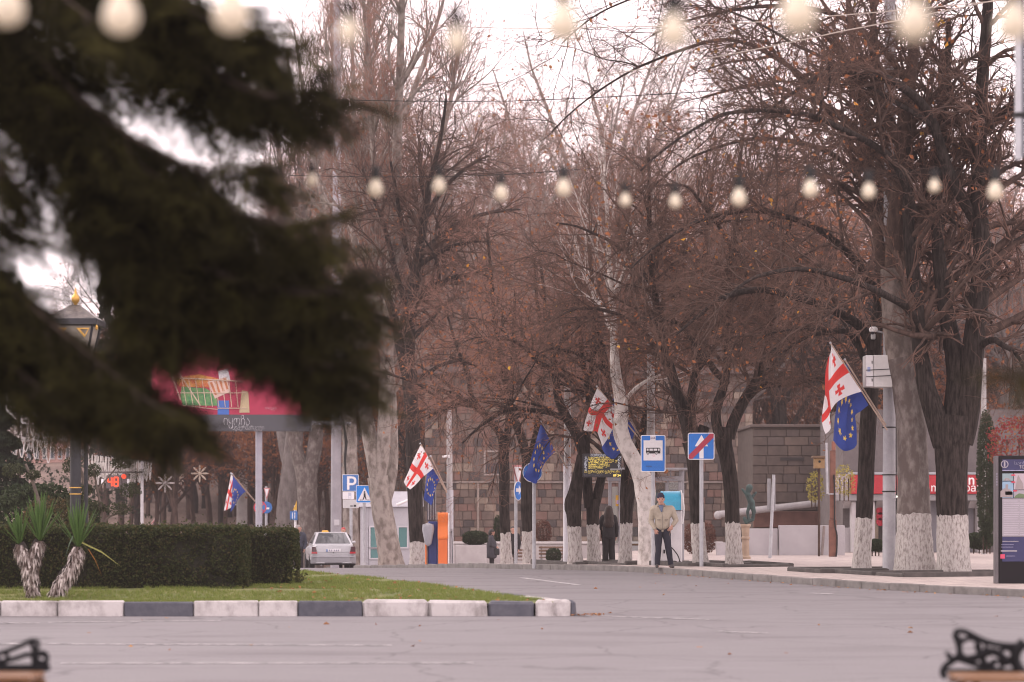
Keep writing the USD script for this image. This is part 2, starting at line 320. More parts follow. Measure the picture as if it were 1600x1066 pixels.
lime = pm('limewash', (.43, .395, .375), (.15, .125, .115), 30, .9, .9, 40, spec=.1, stretch=(1, 1, .3), coords='object', lo=.46, hi=.70, bdist=.03)
leaf_rust = leafmat('rust_leaves', [(.20, .075, .038), (.32, .125, .055), (.25, .09, .042), (.38, .17, .075)])
leaf_gold = leafmat('golden_leaves', [(.55, .30, .03), (.45, .18, .03), (.6, .38, .05)])
concrete = pm('pole_concrete', (.40, .375, .37), (.30, .28, .275), 3, .85, .25, 20)
steel = pm('galvanised_steel', (.42, .42, .44), (.34, .34, .36), 6, .5, .05, metallic=.3)
pole_paint = pm('grey_pole_paint', (.36, .35, .37), (.29, .28, .30), 4, .55, .05)
black_iron = pm('black_iron', (.012, .012, .015), (.022, .022, .026), 8, .45, .15)
white_paint = flat('white_paint', (.72, .70, .70), .5)
sign_blue = flat('sign_blue', (.015, .16, .55), .35)
sign_blue2 = flat('parking_sign_blue', (.05, .16, .42), .35)
sign_white = flat('sign_white', (.75, .73, .75), .35)
sign_black = flat('sign_black', (.015, .015, .017), .4)
sign_red = flat('sign_red', (.6, .03, .04), .35)
rubber = flat('rubber', (.015, .015, .015), .8)
# ------------------------------------------------------------------ ground, road, hill
def grid(xs, ys, zf):
    X, Y = np.meshgrid(xs, ys)
    Z = zf(X, Y)
    v = np.stack([X, Y, Z], -1).reshape(-1, 3)
    w = len(xs)
    i, j = np.meshgrid(np.arange(len(ys) - 1), np.arange(w - 1), indexing='ij')
    a = i * w + j
    f = np.stack([a, a + 1, a + w + 1, a + w], -1).reshape(-1, 4)
    return v, f

def hill_z(X, Y):
    """wooded slope behind the far houses, higher to the right"""
    p = np.stack([np.asarray(X) * .02, np.asarray(Y) * .02, np.zeros_like(np.asarray(X, float))], -1)
    up = np.interp(Y, [0, 118, 150, 200, 260, 330, 600], [0, 0, 7, 17, 26, 33, 40])
    side = .5 + .5 * sst(X / np.maximum(Y, 1), -.10, .06)
    return ground_z(X, Y) + up * side * (.8 + .4 * meshkit.fbm(p, 3, 5)) - .012

xs = np.unique(np.r_[np.linspace(-400, -60, 18), np.linspace(-60, 60, 81), np.linspace(60, 400, 18)])
ys = np.unique(np.r_[np.linspace(-30, 0, 4), np.linspace(0, 130, 88), np.linspace(130, 350, 60), np.linspace(350, 1500, 24)])
v, f = grid(xs, ys, hill_z)
tag(raw('/World', 'ground', v, f, hill_m, n=None), 'brown wooded hillside and earth under the whole place', 'ground', kind='structure')
v, f = grid(np.linspace(-70, 60, 131), np.linspace(-25, 117, 143), lambda X, Y: ground_z(X, Y))
tag(raw('/World', 'road', v, f, asphalt), 'pale worn asphalt roadway crossing the whole foreground', 'road', kind='structure')

# right-hand kerb line, (x, y) from left far to right near
KX = np.array([-9., -6.9, -6.1, -5.75, -5.6, -5.2, -3.4, -1.6, 0, 1.31, 3.10, 4.91, 6.2, 7.3, 8.2, 9.0, 11, 14, 22])
KY = np.array([116., 104, 94, 92, 86, 80.5, 76, 71, 66, 62.6, 57.9, 51.6, 47.6, 44.9, 43.2, 42.0, 40.2, 38.6, 36.5])
kerb_y = PchipInterpolator(KX, KY)
px_ = np.linspace(-8.95, 21.9, 3000)
arc = np.r_[0, np.cumsum(np.hypot(np.diff(px_), np.diff(kerb_y(px_))))]
def kerb_pt(s):
    x = np.interp(s, arc, px_)
    return np.array([x, float(kerb_y(x))])

pave_xs = np.unique(np.r_[np.linspace(-8.8, -7, 6), np.linspace(-6.95, -5.0, 60), np.linspace(-4.9, 40, 91)])
ts = np.r_[0, .02, .05, np.linspace(.1, 1, 26)]
ky = np.where(pave_xs < 21.8, kerb_y(np.minimum(pave_xs, 21.8)), 36.5)
Xp = np.repeat(pave_xs[None], len(ts), 0)
Yp = (ky + .13)[None] + ts[:, None] * (116 - ky)[None]
vp = np.stack([Xp, Yp, ground_z(Xp, Yp) + KERB_H], -1).reshape(-1, 3)
w = len(pave_xs)
i, j = np.meshgrid(np.arange(len(ts) - 1), np.arange(w - 1), indexing='ij')
a = i * w + j
tag(raw('/World', 'pavement', vp, np.stack([a, a + 1, a + w + 1, a + w], -1).reshape(-1, 4), paver), 'pale paved square behind the right-hand kerb', 'pavement', kind='structure')

rng = np.random.default_rng(4)
kerb = thing('kerb', 'grey concrete kerb curving round the paved corner on the right', 'kerb', kind='structure')
def kerb_block(p, q, h, depth, zc, r=.012, gap=.006, jitter=None):
    """one kerb stone from p to q (plan), standing h above the road, its body lying to the left of p->q"""
    d = (q - p) / np.linalg.norm(q - p)
    n = np.array([-d[1], d[0]])
    p, q = p + d * gap, q - d * gap
    pts = []
    for (base, e) in ((p, d), (q, -d)):
        for (o, s) in ((base, n), (base + n * depth, -n)):
            for zz, sz in ((-.12, 1), (h, -1)):
                P = np.array([o[0], o[1], zc + zz])
                E, S, Z = np.array([*e, 0]) * r, np.array([*s, 0]) * r, np.array([0, 0, sz * r])
                jj = np.zeros(3) if jitter is None else rng.normal(0, jitter, 3)
                pts += [P + E + S + jj, P + E + Z + jj, P + S + Z + jj]
    return trimesh.Trimesh(np.array(pts), process=False).convex_hull
for k in range(int(arc[-1])):
    p, q = kerb_pt(k), kerb_pt(k + 1)
    mid = (p + q) / 2
    part(kerb, 'kerb_stone', kerb_block(p, q, KERB_H + .004 + rng.normal(0, .003), .15, float(ground_z(*mid))), kerb_stone_m, smooth=25)

# low dark edging stones of the tree pits
pit_m = pm('pit_edging', (.05, .045, .043), (.085, .075, .07), 5, .9, .3)
pit_soil = pm('pit_soil', (.05, .036, .028), (.085, .06, .045), 6, .95, .6)
def tree_pit(label, c, wdt, dep):
    """square of edging stones round a tree, turned to the kerb"""
    s = np.argmin(np.hypot(px_ - c[0], kerb_y(px_) - c[1]))
    dv = np.array([px_[s + 1] - px_[s - 1], kerb_y(px_[s + 1]) - kerb_y(px_[s - 1])])
    dv /= np.linalg.norm(dv)
    nv = np.array([-dv[1], dv[0]])
    c2 = np.asarray(c[:2])
    t = thing('tree_pit', label, 'tree pit', 'tree pits along the kerb')
    q = [c2 - dv * wdt / 2 - nv * dep / 2, c2 + dv * wdt / 2 - nv * dep / 2, c2 + dv * wdt / 2 + nv * dep / 2, c2 - dv * wdt / 2 + nv * dep / 2]
    for a_, b_ in zip(q, q[1:] + q[:1]):
        z = float(ground_z(*(a_ + b_) / 2)) + KERB_H
        part(t, 'edging_stone', kerb_block(a_, b_, .085 + rng.normal(0, .012), .12, z, r=.02, gap=.01, jitter=.006), pit_m, smooth=20)
    poly = np.array(q) * .9 + np.mean(q, 0) * .1
    vv = np.array([[p[0], p[1], float(ground_z(*p)) + KERB_H + .02] for p in poly])
    part(t, 'soil', trimesh.Trimesh(vv, [[0, 1, 2], [0, 2, 3]], process=False), pit_soil, smooth=False)

# ------------------------------------------------------------------ the green island
TIP = np.array([.86, 35.35])
def rounded(poly, r):
    return Polygon(poly).buffer(-r).buffer(r, quad_segs=6)
isl_poly = rounded([(-30, 35.0), (.95, 35.0), (1.0, 35.25), (-4.3, 49.0), (-10.0, 64.0), (-30, 80)], .30)
isl_in = isl_poly.buffer(-.16)
gx = np.linspace(-22, 1.2, 150); gy = np.linspace(35, 72, 150)
ISL_H = .20
def isl_z(X, Y):
    X, Y = np.asarray(X, float), np.asarray(Y, float)
    return ground_z(X, Y) + ISL_H - .02 + .10 * sst(Y, 35.1, 38) * sst(-X, -1.0, 2.5) + .03 * (meshkit.fbm(np.stack([X * .7, Y * .7, X * 0], -1), 3, 2) - .5)
Xg, Yg = np.meshgrid(gx, gy)
import shapely
inside = shapely.contains_xy(isl_in, Xg, Yg)
tri = trimesh.creation.triangulate_polygon(isl_in.segmentize(.4), engine='earcut')
pts_in = np.c_[Xg[inside], Yg[inside]]
from scipy.spatial import Delaunay
bd = np.array(isl_in.exterior.segmentize(.3).coords)[:-1]
al = np.vstack([bd, pts_in[np.array([True] * len(pts_in))]])
dl = Delaunay(al)
cen = al[dl.simplices].mean(1)
keep = shapely.contains_xy(isl_in.buffer(.01), cen[:, 0], cen[:, 1])
fs = dl.simplices[keep]
va = np.c_[al, isl_z(al[:, 0], al[:, 1])]
e1, e2 = va[fs[:, 1]] - va[fs[:, 0]], va[fs[:, 2]] - va[fs[:, 0]]
fl = np.cross(e1, e2)[:, 2] < 0
fs[fl] = fs[fl][:, ::-1]
tag(raw('/World', 'island_turf', va, fs, turf), 'mossy green turf of the traffic island', 'turf', kind='structure')

ik = thing('island_kerb', 'traffic island kerb of worn blocks painted white and black', 'kerb', kind='structure')
ring = np.array(isl_poly.exterior.segmentize(.02).coords)
if not isl_poly.exterior.is_ccw:
    ring = ring[::-1]
s_r = np.r_[0, np.cumsum(np.hypot(*np.diff(ring, axis=0).T))]
def isl_pt(s):
    s = s % s_r[-1]
    return np.array([np.interp(s, s_r, ring[:, 0]), np.interp(s, s_r, ring[:, 1])])
s0 = s_r[np.argmin(np.hypot(ring[:, 0] - .62, ring[:, 1] - 35.0))]      # the corner begins here
def X_of(px):
    return (px - CX) / F * 35.0
front = [-40, 0, 89, 193, 302, 403, 465, 566, 668, 762, 835, 868]
tone = 'wwwwkwwkwwkw'
blocks = []
for k in range(len(front) - 1):
    blocks.append((np.array([X_of(front[k]), 35.0]), np.array([X_of(front[k + 1]), 35.0]), tone[k + 1]))
sc = s0 + (X_of(868) - .62)
for k, (L, c) in enumerate([(.30, 'w'), (.26, 'k')] + [(1.0, 'wwk'[q % 3]) for q in range(34)]):
    blocks.append((isl_pt(sc), isl_pt(sc + L), c))
    sc += L
for k in range(14):
    blocks.append((np.array([X_of(-40) - k - 1, 35.0]), np.array([X_of(-40) - k, 35.0]), 'wwk'[k % 3]))
for n_, (p, q, c) in enumerate(blocks):
    if np.linalg.norm(q - p) < .05:
        continue
    worn = n_ >= 7 and n_ < 14
    b = kerb_block(p, q, ISL_H + rng.normal(0, .004) + .02, .16, float(ground_z(*(p + q) / 2)), r=.035 if worn else .018, gap=.006 if not worn else .012, jitter=.012 if worn else .002)
    part(ik, 'kerb_stone', b, kerb_white if c == 'w' else kerb_dark, smooth=25)

# grass: tufts on the island, denser and longer along its edges
def tuft_mesh(seed, n, h):
    r = np.random.default_rng(seed)
    vs, fs_ = [], []
    for k in range(n):
        b = np.r_[r.normal(0, .02, 2), 0]
        d = r.normal(0, .45, 2)
        hh = h * r.uniform(.5, 1.2)
        t = b + np.r_[d * hh, hh]
        s = np.array([-d[1], d[0], 0]); s = s / (np.linalg.norm(s) + 1e-6) * .0028
        vs += [b - s, b + s, (b + t) / 2 + s * .7 + [0, 0, .1 * hh], t]
        o = 4 * k
        fs_ += [[o, o + 1, o + 2], [o, o + 2, o + 3]]
    return np.array(vs), np.array(fs_)
def instancer(parent, name, protos, pos, idx, yaw=None, scale=None, quats=None, kind='stuff', label=None, cat_=None):
    """PointInstancer; protos: list of (verts, faces, material)"""
    path = path_of(parent, name)
    pi = UsdGeom.PointInstancer.Define(stage, path)
    for k, (v_, f_, m_) in enumerate(protos):
        raw(pi.GetPath().pathString, 'clump', v_, f_, m_)
    pi.CreatePrototypesRel().SetTargets([c.GetPath() for c in pi.GetPrim().GetChildren()])
    pi.CreateProtoIndicesAttr(Vt.IntArray.FromNumpy(np.asarray(idx, np.int32)))
    pi.CreatePositionsAttr(Vt.Vec3fArray.FromNumpy(np.asarray(pos, np.float32)))
    if quats is None:
        quats = np.stack([np.cos(yaw / 2), 0 * yaw, 0 * yaw, np.sin(yaw / 2)], 1)
    pi.CreateOrientationsAttr(Vt.QuathArray([Gf.Quath(float(a), float(b), float(c), float(d)) for a, b, c, d in quats]))
    if scale is not None:
        s = np.asarray(scale, np.float32)
        if s.ndim == 1:
            s = np.repeat(s[:, None], 3, 1)
        pi.CreateScalesAttr(Vt.Vec3fArray.FromNumpy(np.ascontiguousarray(s)))
    return tag(pi, label, cat_, None, kind)
grass_m = leafmat('grass_blades', [(.07, .115, .02), (.11, .165, .03), (.16, .19, .045), (.24, .21, .10)], .7, .3)
gp = np.c_[rng.uniform(-9.5, 1.0, 30000), 35.1 + rng.uniform(0, 1, 30000) ** 1.3 * 16]
gp = gp[shapely.contains_xy(isl_in, gp[:, 0], gp[:, 1])]
dens = meshkit.fbm(np.c_[gp * .9, gp[:, 0] * 0], 3, 9)
gp = gp[dens > .36 + .18 * (gp[:, 1] < 35.6)]
instancer('/World', 'grass', [(*tuft_mesh(k, 9, .05), grass_m) for k in range(4)], np.c_[gp, isl_z(gp[:, 0], gp[:, 1]) - .004], rng.integers(0, 4, len(gp)),
          yaw=rng.uniform(0, 6.28, len(gp)), scale=rng.uniform(.6, 1.3, len(gp)), label='short green grass on the traffic island', cat_='grass')

# fallen leaves, lying on the island, along the kerbs and on the road
def fallen(n, seed):
    r = np.random.default_rng(seed)
    P = []
    for k in range(n):
        u = r.uniform()
        if u < .45:
            x, y = r.uniform(-4, .8), 35.2 + r.uniform(0, 1) ** 1.2 * 13
            if not isl_in.contains(Point(x, y)):
                continue
            z = float(isl_z(x, y)) + .03
        elif u < .8:
            s = r.uniform(arc[-1] - 30, arc[-1]); p = kerb_pt(s); x, y = p[0] + r.normal(0, .12), p[1] - abs(r.normal(0, .25)) - .03
            z = float(ground_z(x, y)) + .006
        elif u < .9:
            x, y = 1.1 + r.normal(0, .12), 35.2 + r.normal(0, .1); z = .012 + r.uniform(0, .02)
        else:
            x, y = r.uniform(-6, 10), r.uniform(24, 50)
            if y > 34.7 and x < 1.3: continue
            if y > float(kerb_y(min(max(x, -8.9), 21))) - .05: continue
            z = .006
        P.append((x, y, z))
    return np.array(P)
def leaf_quads(P, size, r, flatness=1.0):
    """each leaf a folded pair of triangles-quads"""
    n = len(P)
    a = r.normal(0, 1, (n, 3)); a[:, 2] *= (1 - flatness); a /= np.linalg.norm(a, axis=1, keepdims=True)
    b = r.normal(0, 1, (n, 3)); b[:, 2] *= (1 - flatness)
    b -= a * (a * b).sum(1, keepdims=True); b /= np.linalg.norm(b, axis=1, keepdims=True) + 1e-9
    c = np.cross(a, b)
    s = size * r.uniform(.6, 1.25, (n, 1))
    bend = c * s * .35
    V = np.stack([P - a * s, P + b * s * .62 + bend, P + a * s, P - b * s * .62 + bend], 1).reshape(-1, 3)
    o = np.arange(n)[:, None] * 4
    Fq = np.concatenate([o + [[0, 1, 2]], o + [[0, 2, 3]]], 0)
    return V, Fq
fl_p = fallen(420, 3)
v, f = leaf_quads(fl_p, .038, np.random.default_rng(8), .85)
leaf_fall = leafmat('fallen_leaves', [(.25, .10, .05), (.34, .17, .08), (.18, .08, .05), (.42, .22, .08)], .8, .1)
tag(raw('/World', 'fallen_leaves', v, f, leaf_fall), 'dry rust coloured leaves scattered on turf, kerb and road', 'leaves', kind='stuff')

# worn lane markings across the near road and the crossing strokes beyond
def marking(x0, y0, x1, y1, wd, label):
    p, q = np.array([x0, y0]), np.array([x1, y1])
    d = (q - p) / np.linalg.norm(q - p); n = np.array([-d[1], d[0]]) * wd / 2
    k = max(2, int(np.linalg.norm(q - p)))
    c = np.linspace(p, q, k)
    vv = np.vstack([np.c_[c - n, ground_z(*(c - n).T) + .005], np.c_[c + n, ground_z(*(c + n).T) + .005]])
    ff = np.array([[i, i + 1, i + 1 + k, i + k] for i in range(k - 1)])
    o = raw('/World', 'road_marking', vv, ff, white_line)
    tag(o, label, 'road marking', None, 'structure')
def gd(py):
    return EYE * F / (py - HY)
def gxp(px, py):
    return (px - CX) / F * gd(py)
marking(gxp(75, 973), gd(973), gxp(345, 970), gd(970), .13, 'worn white stroke on the near road close to the island kerb')
marking(gxp(-200, 973.5), gd(973.5), gxp(62, 974), gd(974), .11, 'worn white stroke at the left edge of the near road')
marking(gxp(75, 1006.5), gd(1006.5), gxp(612, 1009), gd(1009), .11, 'thin white lane line in the middle of the near road')
marking(gxp(-120, 1006), gd(1006), gxp(40, 1006.5), gd(1006.5), .16, 'white lane line end beside the left bench scroll')
marking(gxp(95, 1037), gd(1037), gxp(740, 1036.5), gd(1036.5), .11, 'thin white lane line nearest the camera')
marking(gxp(815, 902), gd(902), gxp(905, 914), gd(914), .16, 'white dash on the side road beyond the island tip')
marking(gxp(905, 962), gd(962), gxp(1120, 969), gd(969), .10, 'long thin white line leaving the island tip to the right')
marking(gxp(1120, 987), gd(987), gxp(1200, 990), gd(990), .10, 'short faint white stroke on the near road right of centre')
marking(gxp(1265, 927), gd(927), gxp(1300, 928.5), gd(928.5), .2, 'faint white mark on the road before the right kerb')

# ------------------------------------------------------------------ clipped hedges
hedge_m = leafmat('hedge_leaves', [(.016, .022, .009), (.036, .046, .017), (.055, .064, .024), (.075, .058, .028)], .6, .2)
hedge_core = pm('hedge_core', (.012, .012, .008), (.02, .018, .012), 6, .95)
def hedge(label, x0, x1, y0, y1, z0, z1, n, seed, cat_='hedge', round_=.12, mat=None, size=.024, tops=.03):
    r = np.random.default_rng(seed)
    t = thing('hedge', label, cat_, 'clipped hedges on the traffic island' if cat_ == 'hedge' else None)
    # points on the box's shell
    lx, ly, lz = x1 - x0, y1 - y0, z1 - z0
    ar = np.array([lx * lz, lx * lz * .4, ly * lz, ly * lz, lx * ly])
    k = r.choice(5, n, p=ar / ar.sum())
    u, w_ = r.uniform(0, 1, n), r.uniform(0, 1, n)
    P = np.zeros((n, 3))
    P[:, 0] = np.where(k == 2, 0, np.where(k == 3, 1, u)); P[:, 1] = np.where(k == 0, 0, np.where(k == 1, 1, np.where(k == 4, w_, u))); P[:, 2] = np.where(k == 4, 1, w_)
    Q = np.array([x0, y0, z0]) + P * [lx, ly, lz]
    c = np.array([(x0 + x1) / 2, (y0 + y1) / 2, (z0 + z1) / 2])
    # round the long edges
    h = np.array([lx, ly, lz]) / 2
    L = Q - c
    inner = np.clip(L, -(h - round_), h - round_)
    o = L - inner
    on_ = np.linalg.norm(o, axis=1, keepdims=True)
    nrm = o / (on_ + 1e-9)
    bump_ = (meshkit.fbm(Q * 3.0, 3, seed) - .5) * .10 + (meshkit.fbm(Q * 9.0, 2, seed + 5) - .5) * .05
    dep = r.exponential(.03, n)
    gap = meshkit.fbm(Q * 2.2, 2, seed + 9) > .66
    dep[gap] += .10
    Q = c + inner + nrm * (np.minimum(on_, round_) + bump_[:, None] - dep[:, None])
    up = (k == 4) & (r.uniform(0, 1, n) < .1)
    Q[up, 2] += r.exponential(tops, up.sum())
    v_, f_ = leaf_quads(Q, size, r, .1)
    raw(t, 'foliage', v_, f_, mat or hedge_m, kind='stuff')
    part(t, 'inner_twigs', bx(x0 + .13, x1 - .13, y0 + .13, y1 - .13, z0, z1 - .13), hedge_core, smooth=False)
    return t
h1 = float(ground_z(-6, 38.3)) + .26
hedge('long clipped dark green hedge behind the two yuccas', -10.2, -4.25, 38.3, 39.5, h1 - .1, 1.275, 52000, 1)
hedge('shorter dark hedge block at the end of the long hedge', -4.47, -3.60, 40.0, 41.2, h1 - .08, 1.215, 11000, 2)
# stray sprig at the far corner of the short hedge
r_ = np.random.default_rng(12)
P_ = on(466, 40, .42) + r_.normal(0, 1, (90, 3)) * [.07, .06, .05]
v, f = leaf_quads(P_, .028, r_, .1)
t = thing('low_shrub', 'small low sprig growing out beside the short hedge on the grass', 'shrub')
raw(t, 'foliage', v, f, leafmat('sprig_leaves', [(.05, .055, .02), (.09, .085, .03)]), kind='stuff')
raw(t, 'stem', *tubes(on(463, 40.2, .2)[None] + np.array([[[0, 0, 0], [.02, 0, .12], [.05, 0, .25]]]), np.array([[.006, .005, .003]]), 4)[:2], bark_mid)
# ------------------------------------------------------------------ trees
def children(par, rng, rate, ln, ang, K, wig, up, rr, t0=.2, rmin=.0025, tip=.35, side_bias=0.0):
    """shoots growing from the polylines par = (P (N,K,3), R (N,K)): 'rate' per metre, length range ln, angle range ang (degrees)"""
    P, R = par
    L = np.linalg.norm(np.diff(P, axis=1), axis=2).sum(1)
    n = rng.poisson(np.maximum(L * rate, .35))
    idx = np.repeat(np.arange(len(P)), n)
    N = len(idx)
    if N == 0:
        return np.zeros((0, K, 3)), np.zeros((0, K))
    t = t0 + (1 - t0) * rng.uniform(0, 1, N) ** .8
    k = t * (P.shape[1] - 1)
    i0 = np.minimum(k.astype(int), P.shape[1] - 2)
    fr = (k - i0)[:, None]
    A, B = P[idx, i0], P[idx, i0 + 1]
    pos = A * (1 - fr) + B * fr
    rad = R[idx, i0] * (1 - fr[:, 0]) + R[idx, i0 + 1] * fr[:, 0]
    tan = B - A
    tan /= np.linalg.norm(tan, axis=1, keepdims=True) + 1e-9
    q = rng.normal(0, 1, (N, 3)); q[:, 2] += side_bias
    q -= tan * (q * tan).sum(1, keepdims=True)
    q /= np.linalg.norm(q, axis=1, keepdims=True) + 1e-9
    an = np.radians(rng.uniform(ang[0], ang[1], N))[:, None]
    d = tan * np.cos(an) + q * np.sin(an)
    ll = rng.uniform(ln[0], ln[1], N) * (1.15 - .6 * t)
    seg = (ll / (K - 1))[:, None]
    r0 = np.maximum(np.minimum(rad * rr, rad * .9), rmin)
    out = [pos]
    for s in range(K - 1):
        d = d + rng.normal(0, wig, (N, 3))
        d[:, 2] += up if np.ndim(up) == 0 else up[0] + (up[1] - up[0]) * s / max(1, K - 2)
        d /= np.linalg.norm(d, axis=1, keepdims=True)
        pos = pos + d * seg
        out.append(pos)
    return np.stack(out, 1), r0[:, None] * np.linspace(1, tip, K)[None]

def join(parts_):
    V, Fs, Ns, o = [], [], [], 0
    for v_, f_, n_ in parts_:
        V.append(v_); Fs.append(f_ + o); Ns.append(n_); o += len(v_)
    return np.vstack(V), np.vstack(Fs), np.vstack(Ns)

def bark_tube(pts, sides, seed, rough=.06, flare=True, base_z=None):
    """one limb as a tube with a lumpy section; pts (n,4) = x, y, z, r"""
    r = np.random.default_rng(seed)
    P, R = pts[:, :3], pts[:, 3].copy()
    v_, f_, n_ = tubes(P, R, sides)
    rr = np.repeat(R, sides)
    c = np.repeat(P, sides, 0)
    amp = rough * (meshkit.fbm(v_ / np.maximum(rr[:, None], .05) * [.9, .9, .35] + seed, 3, seed) - .5) * 2
    if sides >= 14:                      # furrows of the bark
        th = np.arctan2(n_[:, 1], n_[:, 0])
        amp = amp + .09 * (meshkit.fbm(np.c_[np.cos(th) * 4.5, np.sin(th) * 4.5, v_[:, 2] * 1.4 + seed], 3, seed + 1) - .5)
    v_ = c + (v_ - c) * (1 + amp[:, None])
    if base_z is not None and flare:
        h = np.clip((v_[:, 2] - base_z) / .45, 0, 1)
        ang_ = np.arctan2(n_[:, 1], n_[:, 0])
        lob = .5 + .5 * np.cos(ang_ * 5 + seed)
        v_ = c + (v_ - c) * (1 + ((1 - h) ** 2 * (.05 + .15 * lob))[:, None] * [1, 1, 0])
    return v_, f_, n_

def limb_world(pts, d):
    """control points (px, py, r_px[, depth offset]) at distance d -> (n,4)"""
    out = []
    for q in pts:
        dd = d + (q[3] if len(q) > 3 else 0)
        out.append([*at(q[0], q[1], dd), q[2] / F * dd])
    return np.array(out)

STY = {
    'arch': dict(l1=(3.3, (1.1, 3.0), (25, 75), 7, .15, (.06, -.15), .5), l2=(4.6, (.5, 1.5), (25, 65), 6, .18, -.03, .6), l3=(6.2, (.25, .8), (25, 65), 3, .2, -.01, .7), l4=(4.2, (.12, .36), (30, 70), 2, .1, 0, .8)),
    'up': dict(l1=(2.2, (1.2, 3.8), (18, 45), 7, .09, .10, .45), l2=(3.6, (.6, 1.9), (22, 50), 5, .12, .08, .6), l3=(4.8, (.35, 1.1), (25, 55), 3, .16, .05, .7), l4=(3.0, (.15, .45), (25, 60), 2, .1, 0, .8)),
    'far': dict(l1=(1.5, (1.4, 3.6), (25, 62), 6, .14, .04, .5), l2=(2.8, (.7, 1.9), (28, 62), 5, .18, .01, .6), l3=(4.2, (.35, 1.1), (30, 65), 3, .2, 0, .75)),
}
def tree(name, label, d, trunk, limbs, style, bark, twig, seed, lime_y=None, leaves=0, leaf_cols=(('rust_leaves', 1.0),), leaf_size=.05, group=None, sides=26, dens=1.0, spread_d=1.6, branch_mat=None, lower=None, extra_limbs=0, base_in=.12, rmin=.003):
    r = np.random.default_rng(seed)
    T = limb_world(trunk, d)
    base = T[0].copy()
    o = thing(name, label, 'tree', group)
    Ts = spline(T, .12)
    base_z = Ts[0, 2]
    dp = Ts[0].copy(); dp[2] -= base_in
    Ts = np.vstack([dp, Ts])
    tv = bark_tube(Ts, sides, seed, .07, True, base_z)
    if lower is None:
        raw(o, 'trunk', tv[0], tv[1], bark, tv[2])
    else:                                   # lower bark of another colour
        zc = EYE + (HY - lower[0]) / F * d
        fz = tv[0][tv[1]].mean(1)[:, 2] > zc
        for nm_, sel, mt_ in (('trunk', fz, bark), ('lower_trunk', ~fz, lower[1])):
            u_, inv = np.unique(tv[1][sel], return_inverse=True)
            raw(o, nm_, tv[0][u_], inv.reshape(-1, 4), mt_, tv[2][u_])
    if lime_y is not None:
        zl = EYE + (HY - lime_y) / F * d
        k = int(np.argmax(Ts[:, 2] > zl)) + 1
        S = Ts[:k].copy(); S[:, 3] += 0
        sv, sf, sn = bark_tube(S, sides, seed, .07, True, base_z)
        cc = np.repeat(S[:, :3], sides, 0)
        dirn = sv - cc; dirn /= np.linalg.norm(dirn, axis=1, keepdims=True) + 1e-9
        sv = sv + dirn * .006
        topring = np.arange(len(sv) - sides, len(sv))
        sv[topring, 2] += r.normal(0, .018, sides)
        raw(o, 'limewashed_base', sv, sf, lime, sn)
    LW = [np.c_[spline(limb_world(l, d), .18)] for l in limbs]
    # limbs wander a little towards and away from the camera
    for L in LW:
        n = len(L)
        a, b = r.normal(0, .5), r.normal(0, .5)
        tt = np.linspace(0, 1, n)
        L[:, 1] += spread_d * (a * tt ** 1.5 + b * tt ** 2) * (np.linalg.norm(L[-1, :3] - L[0, :3]) / 5)
        L[:, :3] += (meshkit.noise(np.c_[tt * 6, tt * 0 + seed, tt * 0 + len(L)], seed)[:, None] - .5) * [.10, .1, .10]
    # more limbs the picture does not single out, to front and back
    for _ in range(extra_limbs):
        src = LW[r.integers(0, max(1, len(limbs)))]
        k = r.integers(len(src) // 5, max(len(src) // 5 + 1, len(src) * 4 // 5))
        p0, r0 = src[k, :3], src[k, 3] * .65
        az = r.choice([-1, 1]) * r.uniform(.35, 1.5) + r.normal(0, .2)
        dv = np.array([math.cos(az) * r.choice([-1, 1]) * .8, math.sin(az), r.uniform(.25, .9)]); dv /= np.linalg.norm(dv)
        ln = r.uniform(1.8, 3.8)
        pts = [p0]
        for s in range(6):
            dv = dv + r.normal(0, .12, 3) + [0, 0, (.03 if style == 'up' else -.07)]
            dv /= np.linalg.norm(dv)
            pts.append(pts[-1] + dv * ln / 6)
        LW.append(spline(np.c_[np.array(pts), np.linspace(r0, r0 * .25, 7)], .2))
    lim = join([bark_tube(L, 8, seed + 7 * k, .05, False) for k, L in enumerate(LW)])
    raw(o, 'limbs', *lim[:2], branch_mat or bark, lim[2])
    # resample limbs to a common number of points for the growth
    K = 14
    Pm, Rm = [], []
    for L in LW:
        q = np.linspace(0, len(L) - 1, K)
        Pm.append(np.stack([np.interp(q, np.arange(len(L)), L[:, c]) for c in range(3)], 1)); Rm.append(np.interp(q, np.arange(len(L)), L[:, 3]))
    par = (np.array(Pm), np.array(Rm))
    st = STY[style]
    lev = []
    for li in ('l1', 'l2', 'l3', 'l4'):
        if li not in st: continue
        rate, ln, ang, kk, wig, up, rr = st[li]
        par = children(par, r, rate * (dens if li != 'l1' else max(dens, .8)), ln, ang, kk, wig, up, rr, t0=.12 if li != 'l1' else .18, rmin=rmin * {'l1': 4, 'l2': 2, 'l3': 1.3, 'l4': 1}[li])
        lev.append(par)
    b = join([tubes(*lev[0], 5), tubes(*lev[1], 4)])
    raw(o, 'branches', *b[:2], branch_mat or (branch_bark if bark is bark_dark else bark), b[2], kind='stuff')
    b = join([tubes(*q, 3) for q in lev[2:]])
    raw(o, 'twigs', *b[:2], twig, b[2], kind='stuff')
    if leaves:
        cand = lev[2][0][:, -1]
        for mname, share in leaf_cols:
            n = int(leaves * share)
            pk = cand[r.integers(0, len(cand), n)]
            cl = meshkit.fbm(pk * .8, 2, seed + 3)
            pk = pk[cl > np.quantile(cl, .55)] + r.normal(0, .03, (int((cl > np.quantile(cl, .55)).sum()), 3)) - [0, 0, .03]
            v_, f_ = leaf_quads(pk, leaf_size, r, .0)
            raw(o, 'leaves', v_, f_, mats[mname], kind='stuff')
    return o

PR = 'street trees along the kerb'
